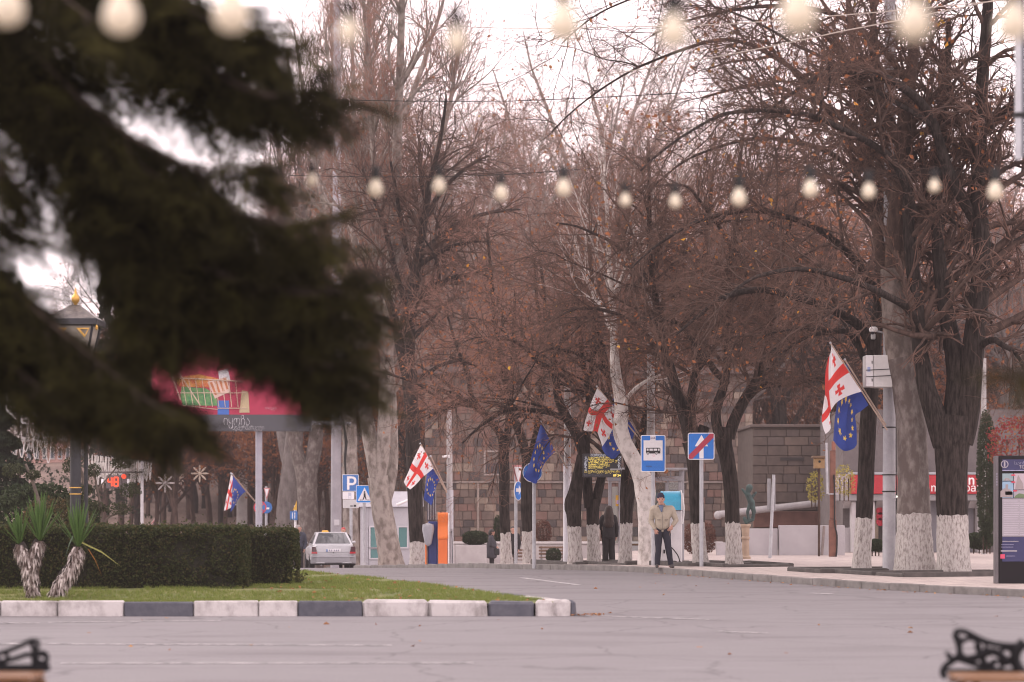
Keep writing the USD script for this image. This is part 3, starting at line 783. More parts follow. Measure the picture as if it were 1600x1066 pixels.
# -- the two big trunks on the right
tree('street_tree', 'very dark thick forked tree, limewashed below, next to the info board', 51.0,
     [(1491, 900, 26), (1489, 860, 25), (1488, 810, 24), (1487, 760, 24), (1487, 710, 26), (1488, 672, 31), (1490, 650, 30)],
     [[(1481, 690, 22), (1462, 640, 17), (1447, 590, 14), (1440, 530, 13), (1430, 440, 11), (1424, 330, 9), (1430, 200, 8), (1440, 60, 6), (1445, -80, 3)],
      [(1498, 690, 24), (1512, 630, 21), (1520, 560, 18), (1526, 480, 16), (1530, 400, 14), (1524, 300, 13), (1530, 150, 10), (1535, 0, 8), (1540, -120, 4)],
      [(1490, 670, 22), (1494, 600, 17), (1484, 520, 14), (1472, 430, 11), (1467, 330, 9), (1480, 180, 7), (1490, 20, 4)],
      [(1531, 360, 9), (1480, 250, 8, -.8), (1440, 150, 7, -1.4), (1385, 112, 7, -2), (1310, 104, 5, -2.4), (1250, 130, 3, -2.7), (1190, 180, 2, -3)],
      [(1528, 200, 8), (1590, 160, 6, -1), (1660, 130, 3, -2)],
      [(1524, 470, 7), (1565, 400, 6, .5), (1620, 360, 3, 1)],
      [(1440, 520, 7), (1400, 470, 6, -1.5), (1340, 440, 5, -2.6), (1260, 420, 4, -3.4), (1190, 430, 3, -4), (1130, 470, 2, -4.4)],
      [(1430, 330, 7), (1390, 250, 6, -1.0), (1320, 205, 5, -2.0), (1230, 185, 4, -2.7), (1140, 190, 3, -3.3), (1060, 230, 2, -4), (990, 290, 1.5, -4.4)],
      [(1436, 180, 6), (1380, 80, 5, 1), (1300, 30, 4, 1.6), (1200, 20, 3, 2), (1100, 40, 2, 2.4), (1010, 80, 1.5, 2.7)],
      [(1428, 250, 6), (1380, 170, 5, .6), (1290, 60, 4, .3), (1180, -10, 3, .1), (1070, -20, 2, -.4), (960, 10, 1.4, -.8), (880, 70, 1, -1)],
      [(1520, 560, 6), (1560, 530, 5, -1), (1600, 560, 3, -1.6), (1630, 600, 2, -2)]],
     'arch', bark_dark, twig_m, 11, lime_y=808, leaves=1570, leaf_cols=(('rust_leaves', .95), ('golden_leaves', .05)), leaf_size=.055, group=PR, sides=30, dens=.88, extra_limbs=7)
tree('plane_tree', 'broad pale barked tree, brown lower trunk and limewash, right of the flag pole', 51.8,
     [(1430, 899, 32), (1429, 870, 30), (1428, 830, 27), (1427, 760, 25), (1425, 680, 23), (1418, 610, 23), (1406, 550, 22), (1398, 480, 20), (1393, 420, 17)],
     [[(1395, 450, 16), (1395, 380, 14), (1405, 260, 13), (1412, 120, 9), (1420, -40, 5)],
      [(1404, 500, 13), (1382, 420, 10, .6), (1368, 330, 8, 1), (1350, 200, 6, 1.4), (1330, 60, 5, 2), (1310, -60, 2, 2)],
      [(1400, 420, 10), (1440, 330, 8, .8), (1462, 220, 6, 1.4), (1470, 80, 4, 2)],
      [(1402, 300, 8), (1350, 210, 6, 1.5), (1270, 150, 4, 2.2), (1190, 120, 3, 3), (1110, 130, 2, 3.4)]],
     'arch', pm('plane_bark_weathered', (.20, .165, .148), (.10, .08, .07), 5, .92, .4, 14, stretch=(1, 1, .6), coords='object', lo=.42, hi=.62, spec=.1, bdist=.012), twig_m, 12, lime_y=806, lower=(560, bark_plane_dark), leaves=1122, leaf_cols=(('rust_leaves', .8), ('golden_leaves', .12)), leaf_size=.07, sides=32, branch_mat=bark_mid, dens=.8, extra_limbs=5)
tree('street_tree', 'slim dark tree with limewashed foot behind the blue flag, left of the flag pole', 53.5,
     [(1345, 894, 14.5), (1348, 850, 13.5), (1351, 800, 13), (1354, 720, 13), (1357, 650, 13), (1362, 590, 12), (1368, 540, 11)],
     [[(1368, 545, 11), (1375, 480, 10), (1385, 400, 9), (1392, 300, 8), (1380, 180, 6), (1370, 60, 5), (1365, -60, 2)],
      [(1367, 548, 8), (1340, 508, 8), (1300, 488, 7, -.3), (1240, 468, 6, -.6), (1180, 455, 5, -.8), (1130, 465, 4, -1), (1090, 495, 3, -1.2), (1055, 525, 1.5, -1.3)],
      [(1363, 590, 6), (1345, 545, 5), (1315, 516, 4, -.5), (1275, 522, 3, -.8), (1230, 545, 2, -1)],
      [(1378, 470, 7), (1330, 400, 6, -.8), (1260, 350, 5, -1.2), (1180, 330, 4, -1.6), (1100, 345, 3, -2), (1030, 385, 2, -2.3), (980, 430, 1.3, -2.5)],
      [(1388, 360, 6), (1350, 290, 5, .8), (1270, 230, 4, 1.4), (1180, 215, 3, 1.8), (1090, 240, 2, 2.2), (1010, 300, 1.4, 2.5)],
      [(1390, 300, 6), (1330, 230, 5, .2), (1240, 110, 4, .5), (1130, 60, 3, .6), (1020, 90, 2, .6), (930, 140, 1.4, .4), (860, 200, 1, .3)],
      [(1385, 420, 5), (1420, 350, 4, -.6), (1450, 300, 3, -1)]],
     'arch', bark_dark, twig_m, 13, lime_y=812, leaves=1346, leaf_cols=(('rust_leaves', .75), ('golden_leaves', .12)), leaf_size=.055, group=PR, dens=.9, extra_limbs=6)
# -- the trees beside the two blue signs
tree('street_tree', 'dark crooked forked tree with limewashed foot, right of the no one-way sign', 58.4,
     [(1147, 885, 13.5), (1146, 850, 12), (1144, 800, 11.5), (1142, 760, 11.5), (1137, 720, 12), (1131, 690, 13), (1133, 668, 13)],
     [[(1138, 685, 10), (1150, 652, 9), (1168, 618, 8), (1185, 585, 6), (1200, 530, 5), (1206, 460, 4), (1222, 390, 3), (1240, 320, 2)],
      [(1162, 628, 7), (1198, 602, 6, -.4), (1240, 598, 4.5, -.8), (1285, 594, 3, -1), (1330, 604, 1.6, -1.2)],
      [(1128, 685, 8), (1120, 645, 8), (1132, 602, 7), (1140, 540, 6), (1140, 450, 5), (1150, 350, 4), (1160, 250, 2.4), (1172, 160, 1.5)],
      [(1134, 600, 5.5), (1108, 562, 5, -.5), (1085, 532, 4, -.8), (1045, 505, 3, -1.2), (1000, 500, 2, -1.5)],
      [(1140, 520, 5), (1110, 450, 4, .5), (1070, 400, 3, .9), (1020, 380, 2, 1.3), (970, 390, 1.4, 1.5)],
      [(1190, 570, 5), (1230, 520, 4, .8), (1262, 450, 3, 1.2), (1290, 390, 2, 1.5)],
      [(1148, 400, 4), (1110, 330, 3, -.5), (1060, 290, 2, -1), (1010, 290, 1.4, -1.3)],
      [(1202, 500, 4), (1170, 440, 3, -1), (1150, 380, 2, -1.4)]],
     'arch', bark_dark, twig_m, 14, lime_y=818, leaves=897, leaf_cols=(('rust_leaves', .85), ('golden_leaves', .10)), group=PR, dens=1.0, extra_limbs=5)
tree('street_tree', 'dark tree behind the no one-way sign pole, its cut stub at the fork', 58.9,
     [(1096, 886, 12.5), (1092, 850, 11), (1089, 800, 11), (1087, 760, 11), (1084, 715, 12), (1080, 690, 14)],
     [[(1086, 695, 10), (1095, 680, 9), (1099, 668, 8.5)],
      [(1077, 690, 11), (1070, 660, 9.5), (1060, 625, 9), (1048, 588, 8), (1036, 550, 7), (1024, 500, 6), (1014, 430, 5), (1010, 350, 3.5), (1004, 270, 2)],
      [(1072, 662, 7), (1084, 610, 7, .4), (1094, 545, 6, .6), (1099, 450, 5, .8), (1106, 350, 3.5, 1), (1115, 260, 2, 1)],
      [(1040, 565, 5), (1005, 520, 4, -.5), (960, 490, 3, -1), (910, 480, 2, -1.4), (870, 495, 1.3, -1.6)],
      [(1016, 440, 4), (970, 390, 3, .5), (920, 360, 2, .9), (870, 350, 1.3, 1.2)],
      [(1030, 520, 4), (1000, 460, 3, .8), (985, 400, 2.2, 1)]],
     'arch', bark_dark, twig_m, 15, lime_y=820, leaves=941, leaf_cols=(('rust_leaves', .9), ('golden_leaves', .1)), group=PR, dens=1.0, extra_limbs=5)
tree('plane_tree', 'crooked white barked plane tree leaning left beside the bus stop sign', 60.8,
     [(1011, 883, 14), (1010, 830, 13), (1009, 790, 13.5), (1008, 765, 16.5), (1000, 738, 14), (986, 712, 12.5), (974, 688, 12.5), (969, 668, 12), (971, 642, 11), (968, 615, 9.5), (963, 590, 8.5), (960, 560, 7.5)],
     [[(960, 565, 7.5), (957, 510, 5.5), (955, 450, 4.5), (950, 380, 3.5), (948, 300, 2.5), (944, 230, 1.5)],
      [(972, 640, 3.5), (990, 610, 3, -.4), (1010, 596, 2.4, -.6), (1034, 584, 1.6, -.8)],
      [(957, 520, 4), (935, 470, 3, .6), (915, 430, 2, 1)],
      [(955, 470, 4), (975, 420, 3, -.5), (990, 360, 2, -.9)]],
     'up', pm('white_plane_bark', (.58, .53, .50), (.27, .235, .21), 6, .85, .5, 10, stretch=(1, 1, .7), coords='object', lo=.48, hi=.72, bdist=.02), twig_red, 16, leaves=200, dens=.8, extra_limbs=1)
tree('street_tree', 'dark tree with limewashed foot just left of the white plane tree', 62.6,
     [(977, 880, 10), (978, 840, 9.5), (979, 800, 10), (981, 765, 12), (984, 735, 12)],
     [[(984, 745, 9), (976, 700, 8), (968, 650, 7, .4), (950, 590, 6, .6), (935, 520, 5, .7), (925, 440, 3.5, .8), (920, 360, 2, .8)],
      [(985, 740, 8), (1000, 690, 7, .5), (1012, 630, 5, .8), (1020, 560, 4, 1), (1024, 480, 2.6, 1)],
      [(955, 600, 4), (915, 560, 3, -.4), (870, 545, 2, -.8), (835, 560, 1.4, -1)]],
     'arch', bark_dark, twig_red, 17, lime_y=824, leaves=785, group=PR, dens=.9, extra_limbs=4)
tree('street_tree', 'dark tree with a burl beside the pale lamp pole, limewashed foot', 63.2,
     [(899, 880, 11), (898, 840, 10.5), (897, 810, 11), (895, 788, 13.5), (899, 768, 11), (905, 740, 9.5), (910, 712, 9)],
     [[(910, 715, 8.5), (901, 682, 8), (886, 655, 7.5), (876, 625, 6.5), (870, 590, 5.5), (862, 540, 4.5), (850, 470, 3, .4), (842, 400, 2, .5)],
      [(909, 700, 6), (920, 640, 5, .5), (924, 570, 4, .7), (930, 490, 3, .8), (938, 420, 2, .8)],
      [(890, 660, 5), (850, 645, 4, -.3), (800, 640, 3.4, -.5), (760, 660, 2.4, -.7), (725, 690, 1.5, -.8)],
      [(872, 600, 4), (830, 555, 3, -.5), (785, 530, 2, -.9), (745, 535, 1.4, -1)],
      [(866, 560, 4), (890, 500, 3, -.5), (905, 440, 2, -.8)]],
     'arch', bark_dark, twig_red, 18, lime_y=826, leaves=785, group=PR, dens=.9, extra_limbs=5)
tree('street_tree', 'dark tree forking low behind the bus display board, limewashed foot', 63.6,
     [(928, 880, 10.5), (927, 840, 9.5), (926, 800, 10), (926, 780, 11)],
     [[(924, 790, 8.5), (918, 750, 7.5), (914, 700, 6), (918, 640, 5, .6), (908, 570, 4, 1), (898, 490, 3, 1.2), (890, 420, 2, 1.2)],
      [(929, 790, 8), (938, 755, 7), (948, 715, 6), (945, 660, 5, .6), (960, 600, 4, 1), (972, 520, 3, 1.2), (985, 440, 2, 1.3)]],
     'arch', bark_dark, twig_red, 19, lime_y=826, leaves=561, group=PR, dens=.8, extra_limbs=4)
tree('street_tree', 'dark tree with limewashed foot behind the turn-right sign', 69.0,
     [(827, 882, 10), (825, 840, 9), (823, 790, 9), (823, 750, 9.5), (826, 720, 9.5)],
     [[(825, 725, 7.5), (816, 680, 7), (800, 640, 6), (790, 590, 5), (776, 520, 4), (766, 440, 2.6), (760, 380, 1.6)],
      [(827, 722, 7), (840, 670, 6), (846, 610, 5), (848, 540, 4), (840, 470, 2.6), (836, 410, 1.6)],
      [(802, 645, 4), (770, 600, 3, -.5), (735, 570, 2, -.9), (700, 560, 1.4, -1)]],
     'arch', bark_dark, twig_red, 20, lime_y=834, leaves=673, group=PR, dens=.8, extra_limbs=4, rmin=.0035)
tree('street_tree', 'dark tree leaning left with limewashed foot, beside the sign seen edge-on', 70.5,
     [(792, 883, 9), (790, 840, 8), (788, 790, 8), (788, 750, 8.5), (787, 715, 8.5)],
     [[(787, 720, 7), (780, 680, 6.5), (762, 655, 6), (740, 635, 5.5), (715, 630, 4.5), (690, 638, 3.4), (665, 655, 2, -.4)],
      [(788, 715, 6.5), (794, 660, 5.5), (800, 590, 4.5), (804, 520, 3.4), (806, 450, 2)],
      [(745, 638, 4), (730, 590, 3.4), (716, 540, 2.6), (700, 490, 1.6)]],
     'arch', bark_dark, twig_red, 21, lime_y=836, leaves=673, group=PR, dens=.8, extra_limbs=4, rmin=.0035)
# -- the dark spreading tree and the tall planes left of centre
tree('street_tree', 'tall dark tree with fan of limbs behind the left white and red flag', 77.0,
     [(653, 888, 12.5), (652, 850, 12), (649, 790, 12), (647, 720, 12), (644, 660, 11), (641, 610, 11.5), (638, 578, 13)],
     [[(634, 580, 9), (626, 545, 8), (617, 505, 7), (604, 470, 6), (588, 440, 5), (562, 420, 3.6), (528, 414, 2), (500, 424, 1.4)],
      [(640, 575, 9), (642, 520, 8.5), (645, 480, 8.5), (651, 435, 8), (656, 390, 7), (664, 345, 6), (674, 295, 4.4), (690, 240, 3), (700, 180, 2)],
      [(647, 470, 6), (672, 450, 5.5, -.4), (700, 438, 5, -.7), (740, 424, 3.6, -1), (785, 408, 2, -1.2)],
      [(655, 400, 5.5), (690, 368, 5, .3), (720, 345, 4, .5), (765, 325, 2.6, .7), (810, 318, 1.5, .9)],
      [(645, 490, 5), (626, 450, 4.5, .3), (608, 390, 4, .4), (592, 330, 3, .4), (570, 270, 1.7, .5)],
      [(652, 440, 5), (632, 380, 4, -.5), (622, 325, 3, -.8), (612, 260, 1.8, -1)],
      [(620, 510, 4.5), (580, 490, 3.6, -.6), (540, 480, 2.6, -1), (505, 490, 1.5, -1.3)],
      [(643, 530, 4.5), (668, 505, 3.6, .6), (700, 470, 2.6, 1), (735, 452, 1.6, 1.2)],
      [(662, 350, 4.5), (690, 300, 3.6, .6), (728, 262, 2.4, .8), (765, 240, 1.4, 1)],
      [(668, 320, 4), (655, 260, 3, -.6), (650, 200, 2, -.9)],
      [(646, 600, 4), (690, 570, 3, -.3), (730, 555, 2, -.5)]],
     'arch', bark_dark, twig_m, 22, lime_y=848, leaves=561, group=PR, dens=.9, extra_limbs=3, rmin=.004, spread_d=2.0)
PL = 'tall plane trees left of the street'
tree('plane_tree', 'huge pale plane tree with three tall stems leaning left beside the booth', 80.0,
     [(613, 890, 21), (607, 855, 18), (601, 820, 17), (595, 780, 16.5), (590, 745, 16)],
     [[(588, 750, 13.5), (580, 700, 12.5), (572, 650, 11), (565, 560, 9.5), (566, 450, 8.5), (566, 300, 7), (568, 150, 5.5), (570, 0, 4), (570, -90, 2)],
      [(593, 750, 11), (600, 700, 11), (604, 640, 10.5), (607, 560, 10), (612, 460, 9.5), (620, 340, 8), (630, 200, 6.5), (640, 80, 5), (648, -60, 2.5)],
      [(600, 790, 10), (612, 720, 9.5, .8), (611, 640, 8.5, 1), (607, 540, 7.5, 1.2), (598, 420, 6, 1.4), (592, 280, 4.6, 1.5), (584, 120, 3, 1.6), (580, -20, 2, 1.7)],
      [(566, 420, 5.5), (540, 330, 4.5, .6), (520, 230, 3.5, 1), (508, 120, 2.5, 1.2), (500, 20, 1.5, 1.3)],
      [(614, 430, 6), (650, 340, 5, -.6), (680, 240, 4, -1), (704, 130, 3, -1.3), (716, 20, 1.8, -1.5)],
      [(632, 180, 5), (664, 90, 3.6, .5), (690, 10, 2.4, .8), (704, -60, 1.5, 1)]],
     'up', bark_plane, twig_red, 23, leaves=358, group=PL, sides=30, dens=1.0, extra_limbs=5, rmin=.004, spread_d=2.0)
tree('plane_tree', 'tall slim pale plane tree right behind the thick grey lamp pole', 99.5,
     [(549, 888, 14), (548, 820, 12), (547, 740, 12), (546, 660, 11), (543, 580, 10)],
     [[(543, 590, 10), (540, 500, 9), (532, 400, 8), (520, 250, 6), (510, 100, 4.5), (503, -40, 2.5)],
      [(541, 540, 7), (556, 440, 6, .6), (562, 320, 5, 1), (560, 180, 3.6, 1.3), (556, 40, 2, 1.5)],
      [(530, 380, 5), (500, 290, 4, .8), (480, 180, 3, 1.2), (466, 70, 1.8, 1.5)]],
     'up', bark_plane, twig_red, 24, leaves=268, group=PL, dens=.8, extra_limbs=5, rmin=.0045, spread_d=2.0)
tree('plane_tree', 'brown forked plane tree behind the silver car', 112.0,
     [(486, 884, 17), (483, 830, 16), (480, 770, 16), (478, 725, 18)],
     [[(472, 735, 11), (458, 680, 10), (444, 610, 9), (430, 520, 7), (424, 420, 5), (420, 320, 3)],
      [(485, 735, 12), (496, 670, 11), (500, 590, 9), (498, 480, 7), (490, 360, 5), (484, 240, 3), (480, 140, 1.6)]],
     'up', bark_plane_dark, twig_red, 25, leaves=336, group=PL, dens=.7, extra_limbs=6, rmin=.005, spread_d=2.0)
tree('plane_tree', 'pale grey leaning plane tree under the right end of the billboard', 118.0,
     [(441, 884, 20), (446, 830, 18), (452, 770, 17), (457, 715, 15), (462, 660, 13)],
     [[(461, 670, 12), (470, 590, 10), (474, 500, 8), (470, 400, 6), (466, 300, 4), (462, 200, 2)],
      [(452, 740, 9), (440, 680, 8, .6), (428, 600, 6, 1), (420, 510, 4, 1.4), (416, 420, 2.4, 1.6)]],
     'up', bark_grey, twig_red, 26, leaves=268, group=PL, dens=.7, extra_limbs=5, rmin=.005, spread_d=2.0)

# -- bare trees on the slope and along the far street: a few kinds, each then repeated with its own place, turn and size
def generic(label, seed, h, bark, twig, style, leaves, group):
    r = np.random.default_rng(seed)
    o = thing('bare_tree', label, 'tree', group)
    n0 = 5
    z = np.linspace(-.3, h * .33, n0)
    T = np.c_[np.cumsum(r.normal(0, .06, n0)), np.cumsum(r.normal(0, .06, n0)), z, np.linspace(.2, .15, n0) * h / 12]
    raw(o, 'trunk', *bark_tube(spline(T, .4), 8, seed, .06, False)[:2], bark)
    LW = []
    for k in range(7):
        az = k * 2.4 + r.normal(0, .3)
        el = math.radians(r.uniform(45, 80) if k else 88)
        dv = np.array([math.cos(az) * math.cos(el), math.sin(az) * math.cos(el), math.sin(el)])
        p = T[-1 if k < 4 else -2, :3].copy()
        pts, ln = [p], h * r.uniform(.42, .66)
        for s in range(6):
            dv = dv + r.normal(0, .11, 3) + [0, 0, .04]
            dv /= np.linalg.norm(dv)
            p = p + dv * ln / 6
            pts.append(p)
        LW.append(np.c_[np.array(pts), np.linspace(.11, .02, 7) * h / 12])
    lim = join([bark_tube(L, 5, seed + k, .05, False) for k, L in enumerate(LW)])
    raw(o, 'limbs', *lim[:2], bark, lim[2])
    par = (np.array(LW)[:, :, :3], np.array(LW)[:, :, 3])
    lev, st = [], STY['far']
    for li in ('l1', 'l2', 'l3'):
        rate, ln, ang, kk, wig, up, rr = st[li]
        par = children(par, r, rate, np.array(ln) * min(h / 12, 1.35), ang, kk, wig, up, rr, t0=.15, rmin={'l1': .02, 'l2': .011, 'l3': .007}[li])
        lev.append(par)
    b = join([tubes(*lev[0], 4), tubes(*lev[1], 3)])
    raw(o, 'branches', *b[:2], bark, b[2], kind='stuff')
    b = tubes(*lev[2], 3)
    raw(o, 'twigs', *b[:2], twig, b[2], kind='stuff')
    if leaves:
        cand = lev[2][0][:, -1]
        v_, f_ = leaf_quads(cand[r.integers(0, len(cand), leaves)], .10, r, 0)
        raw(o, 'leaves', v_, f_, mats['rust_leaves'], kind='stuff')
    return o
GT = 'tall bare planes behind the nearer planes'
GB = 'bare trees crowding the slope and street behind'
kinds = [('bare brown tree with rust leaves', 31, 12, bark_mid, twig_red, 1000), ('leafless grey tree', 32, 14, bark_grey, twig_red, 200),
         ('reddish tree thick with dry leaves', 33, 10, bark_mid, twig_red, 1900), ('bare dark tree with fine twigs', 34, 12, bark_dark, twig_red, 900)]
r_ = np.random.default_rng(77)
spots = []
for (x0, x1, y0, y1, n) in ((640, 1640, 107, 120, 24), (560, 1640, 120, 165, 44), (520, 1640, 165, 240, 44), (560, 1640, 240, 330, 26), (170, 470, 135, 215, 20), (-60, 560, 215, 340, 22)):
    for k in range(n):
        u = (k + r_.uniform(0, 1)) / n
        d_ = r_.uniform(y0, y1)
        X_ = ((x0 + (x1 - x0) * u) - CX) / F * d_
        spots.append((X_, d_, float(hill_z(np.array(X_), np.array(d_))), r_.integers(0, 4), r_.uniform(0, 360), r_.uniform(.75, 1.2) * (1.35 if y0 < 110 else 1.0)))
first = {}
for (x0, x1, y0, y1, n, k) in ((430, 760, 110, 180, 10, 4), (760, 1000, 150, 210, 4, 4), (180, 560, 150, 215, 34, 1), (180, 560, 150, 215, 14, 2), (150, 560, 118, 150, 30, 2), (170, 400, 125, 160, 10, 3)):
    for q in range(n):
        u = (q + r_.uniform(0, 1)) / n
        d_ = r_.uniform(y0, y1)
        X_ = ((x0 + (x1 - x0) * u) - CX) / F * d_
        spots.append((X_, d_, float(hill_z(np.array(X_), np.array(d_))), k, r_.uniform(0, 360), r_.uniform(.8, 1.15)))
kinds.append(('tall pale bare plane tree', 35, 25, bark_plane, twig_red, 500))
def where(X_, d_):
    px = X_ / d_ * F + CX
    side = 'far left behind the hedge and snowflakes' if px < 430 else 'left behind the pale planes' if px < 620 else 'behind the stone building' if px < 860 else 'behind the bus stop trees' if px < 1080 else 'behind the dark stone wall' if px < 1340 else 'behind the red shop'
    return side + (', nearest row' if d_ < 121 else ', lower slope' if d_ < 166 else ', upper slope' if d_ < 240 else ', skyline')
for (X_, d_, z_, k, a_, s_) in spots:
    k = int(k)
    if k not in first:
        first[k] = generic(kinds[k][0] + ', ' + where(X_, d_), *kinds[k][1:5], 'far', kinds[k][5], GB if k < 4 else GT)
        ops = UsdGeom.Xformable(first[k]).GetOrderedXformOps()
        ops[0].Set(Gf.Vec3d(X_, d_, z_))
    else:
        copy_of(first[k], 'bare_tree', kinds[k][0] + ', ' + where(X_, d_), 'tree', GB if k < 4 else GT, (X_, d_, z_), a_, s_)
# ------------------------------------------------------------------ the firs close to the camera
needle_m = usdkit.material(stage, '/World/Looks/fir_needles', {
    'i': ('object_info', {}), 'g': ('attribute', {'attribute': 'rnd'}), 'a': ('math', {'math_type': 'multiply_add', 'value2': .35}), 'b': ('math', {'math_type': 'multiply', 'value2': .65}),
    'r': ('rgb_ramp', {'ramp': [(0, (.011, .009, .004)), (.45, (.024, .021, .008)), (.78, (.058, .053, .017)), (1, (.15, .135, .04))]}),
    'p': ('principled_bsdf', {'roughness': .7, 'specular_ior_level': .1}), 't': ('translucent_bsdf', {}), 'm': ('mix_closure', {'fac': .2})},
    [('i.random', 'b.value1'), ('g.fac', 'a.value1'), ('b.value', 'a.value3'), ('a.value', 'r.fac'), ('r.color', 'p.base_color'), ('r.color', 't.color'), ('p.BSDF', 'm.closure1'), ('t.BSDF', 'm.closure2')], surface='m.closure')
LEAFY.add('/World/Looks/fir_needles')
fir_bark = pm('fir_bark', (.035, .024, .018), (.06, .042, .032), 12, .95, .6, coords='object')
def spray(seed, L):
    """one flat fir branchlet along +x: stem, side shoots, needles"""
    r = np.random.default_rng(seed)
    shoots = [(np.zeros(3), np.array([1, 0, 0.0]), L)]
    for k in range(7):
        u = .12 + .75 * k / 6
        s = 1 if k % 2 else -1
        d = np.array([math.cos(math.radians(48)), s * math.sin(math.radians(48)), r.normal(-.1, .12)])
        shoots.append((np.array([u * L, 0, -.02 * u]), d / np.linalg.norm(d), L * (.55 - .4 * u) + .03))
    V, Fs, o = [], [], 0
    for p, d, l in shoots:
        n = int(l * 900)
        t = r.uniform(0, 1, n)
        b = p + d * (t * l)[:, None] + np.array([0, 0, -1]) * (t ** 2 * l * .12)[:, None]
        q = r.normal(0, 1, (n, 3)); q[:, 2] += .25
        q -= d * (q @ d)[:, None]; q /= np.linalg.norm(q, axis=1, keepdims=True)
        e = q * .8 + d * .6; e /= np.linalg.norm(e, axis=1, keepdims=True)
        ln = r.uniform(.012, .022, n)[:, None]
        sd = np.cross(e, r.normal(0, 1, (n, 3))); sd /= np.linalg.norm(sd, axis=1, keepdims=True)
        V.append(np.stack([b - sd * .0013, b + sd * .0013, b + e * ln], 1).reshape(-1, 3))
        Fs.append(np.arange(3 * n).reshape(-1, 3) + o); o += 3 * n
    return np.vstack(V), np.vstack(Fs)
sprays = [(*spray(50 + k, .22 + .03 * k), needle_m) for k in range(4)]

def quat_from(xd, up):
    """rotation taking +x to xd, +z near up"""
    x = xd / np.linalg.norm(xd, axis=1, keepdims=True)
    y = np.cross(up, x); y /= np.linalg.norm(y, axis=1, keepdims=True) + 1e-9
    z = np.cross(x, y)
    from scipy.spatial.transform import Rotation
    q = Rotation.from_matrix(np.stack([x, y, z], 2)).as_quat()
    return q[:, [3, 0, 1, 2]]

def fir(label, trunk, boughs, seed, size=1.0):
    """boughs: (polyline in px, distance at trunk, distance at tip, hang, sprays per metre)"""
    r = np.random.default_rng(seed)
    o = thing('fir_tree', label, 'fir tree')
    raw(o, 'trunk', *bark_tube(spline(trunk, .1), 12, seed, .08, False)[:2], fir_bark)
    P_, D_, U_, S_, stems = [], [], [], [], []
    for pts, d0, d1, hang, per in boughs:
        n = len(pts)
        W = np.array([at(p[0], p[1], d0 + (d1 - d0) * k / (n - 1)) for k, p in enumerate(pts)])
        L = spline(np.c_[W, np.linspace(.017, .004, n)], .04)
        stems.append(tubes(L[:, :3], L[:, 3], 5))
        # side branchlets, hanging, with their own sprays
        T_ = np.gradient(L[:, :3], axis=0); T_ /= np.linalg.norm(T_, axis=1, keepdims=True)
        for q in range(3, len(L) - 2, 3):
            for sg in (-1, 1):
                u_ = q / len(L)
                sd_ = np.cross(T_[q], [0, 0, 1.0]); sd_ /= np.linalg.norm(sd_) + 1e-9
                dv_ = T_[q] * r.uniform(.5, .9) + sd_ * sg * r.uniform(.15, .6) + np.array([0, 0, -1]) * r.uniform(.1, .75) * hang + r.normal(0, .1, 3)
                dv_ /= np.linalg.norm(dv_)
                ll = size * r.uniform(.18, .38) * (1.15 - .6 * u_)
                pp = [L[q, :3]]
                for _s in range(4):
                    dv_ = dv_ + np.array([0, 0, -.06]) + r.normal(0, .05, 3); dv_ /= np.linalg.norm(dv_)
                    pp.append(pp[-1] + dv_ * ll / 4)
                pp = np.array(pp)
                stems.append(tubes(pp, np.linspace(.005, .002, 5), 4))
                mm = max(3, int(ll * 28))
                tt = r.uniform(.15, 1, mm) * 4
                ii = np.minimum(tt.astype(int), 3)
                ps = pp[ii] + (pp[ii + 1] - pp[ii]) * (tt - ii)[:, None]
                tn = pp[ii + 1] - pp[ii]; tn /= np.linalg.norm(tn, axis=1, keepdims=True)
                P_.append(ps); D_.append(tn + r.normal(0, .38, (mm, 3)) - [0, 0, .1]); U_.append(np.array([0, 0, 1.0]) + r.normal(0, .4, (mm, 3))); S_.append(r.uniform(.45, .85, mm))
        ln = np.linalg.norm(np.diff(L[:, :3], axis=0), axis=1).sum()
        m = int(ln * per * .55)
        t = r.uniform(.06, 1, m) * (len(L) - 1)
        i0 = np.minimum(t.astype(int), len(L) - 2)
        pos = L[i0, :3] + (L[i0 + 1, :3] - L[i0, :3]) * (t - i0)[:, None]
        tan = L[i0 + 1, :3] - L[i0, :3]
        tan /= np.linalg.norm(tan, axis=1, keepdims=True)
        side = np.cross(tan, [0, 0, 1.0]); side /= np.linalg.norm(side, axis=1, keepdims=True) + 1e-9
        s = r.choice([-1, 1], m)[:, None]
        dv = tan * r.uniform(.5, 1.0, (m, 1)) + side * s * r.uniform(.2, .9, (m, 1)) + np.array([0, 0, -1]) * r.uniform(.1, 1.0, (m, 1)) * hang + r.normal(0, .12, (m, 3))
        tipf = (t / (len(L) - 1)) > .9
        dv[tipf] = tan[tipf] + r.normal(0, .2, (tipf.sum(), 3))
        P_.append(pos); D_.append(dv); U_.append(np.cross(dv, side * s) * 0 + [0, 0, 1.0] + r.normal(0, .35, (m, 3))); S_.append(r.uniform(.48, .95, m) * (1 - .35 * t / (len(L) - 1)))
    b = join(stems)
    raw(o, 'branches', *b[:2], fir_bark, b[2], kind='stuff')
    P_, D_, U_, S_ = np.vstack(P_), np.vstack(D_), np.vstack(U_), np.concatenate(S_)
    instancer(o, 'needles', sprays, P_, r.integers(0, len(sprays), len(P_)), scale=S_ * size, quats=quat_from(D_, U_))
    print(label, 'sprays', len(P_))
    return o
B = []
r_ = np.random.default_rng(5)
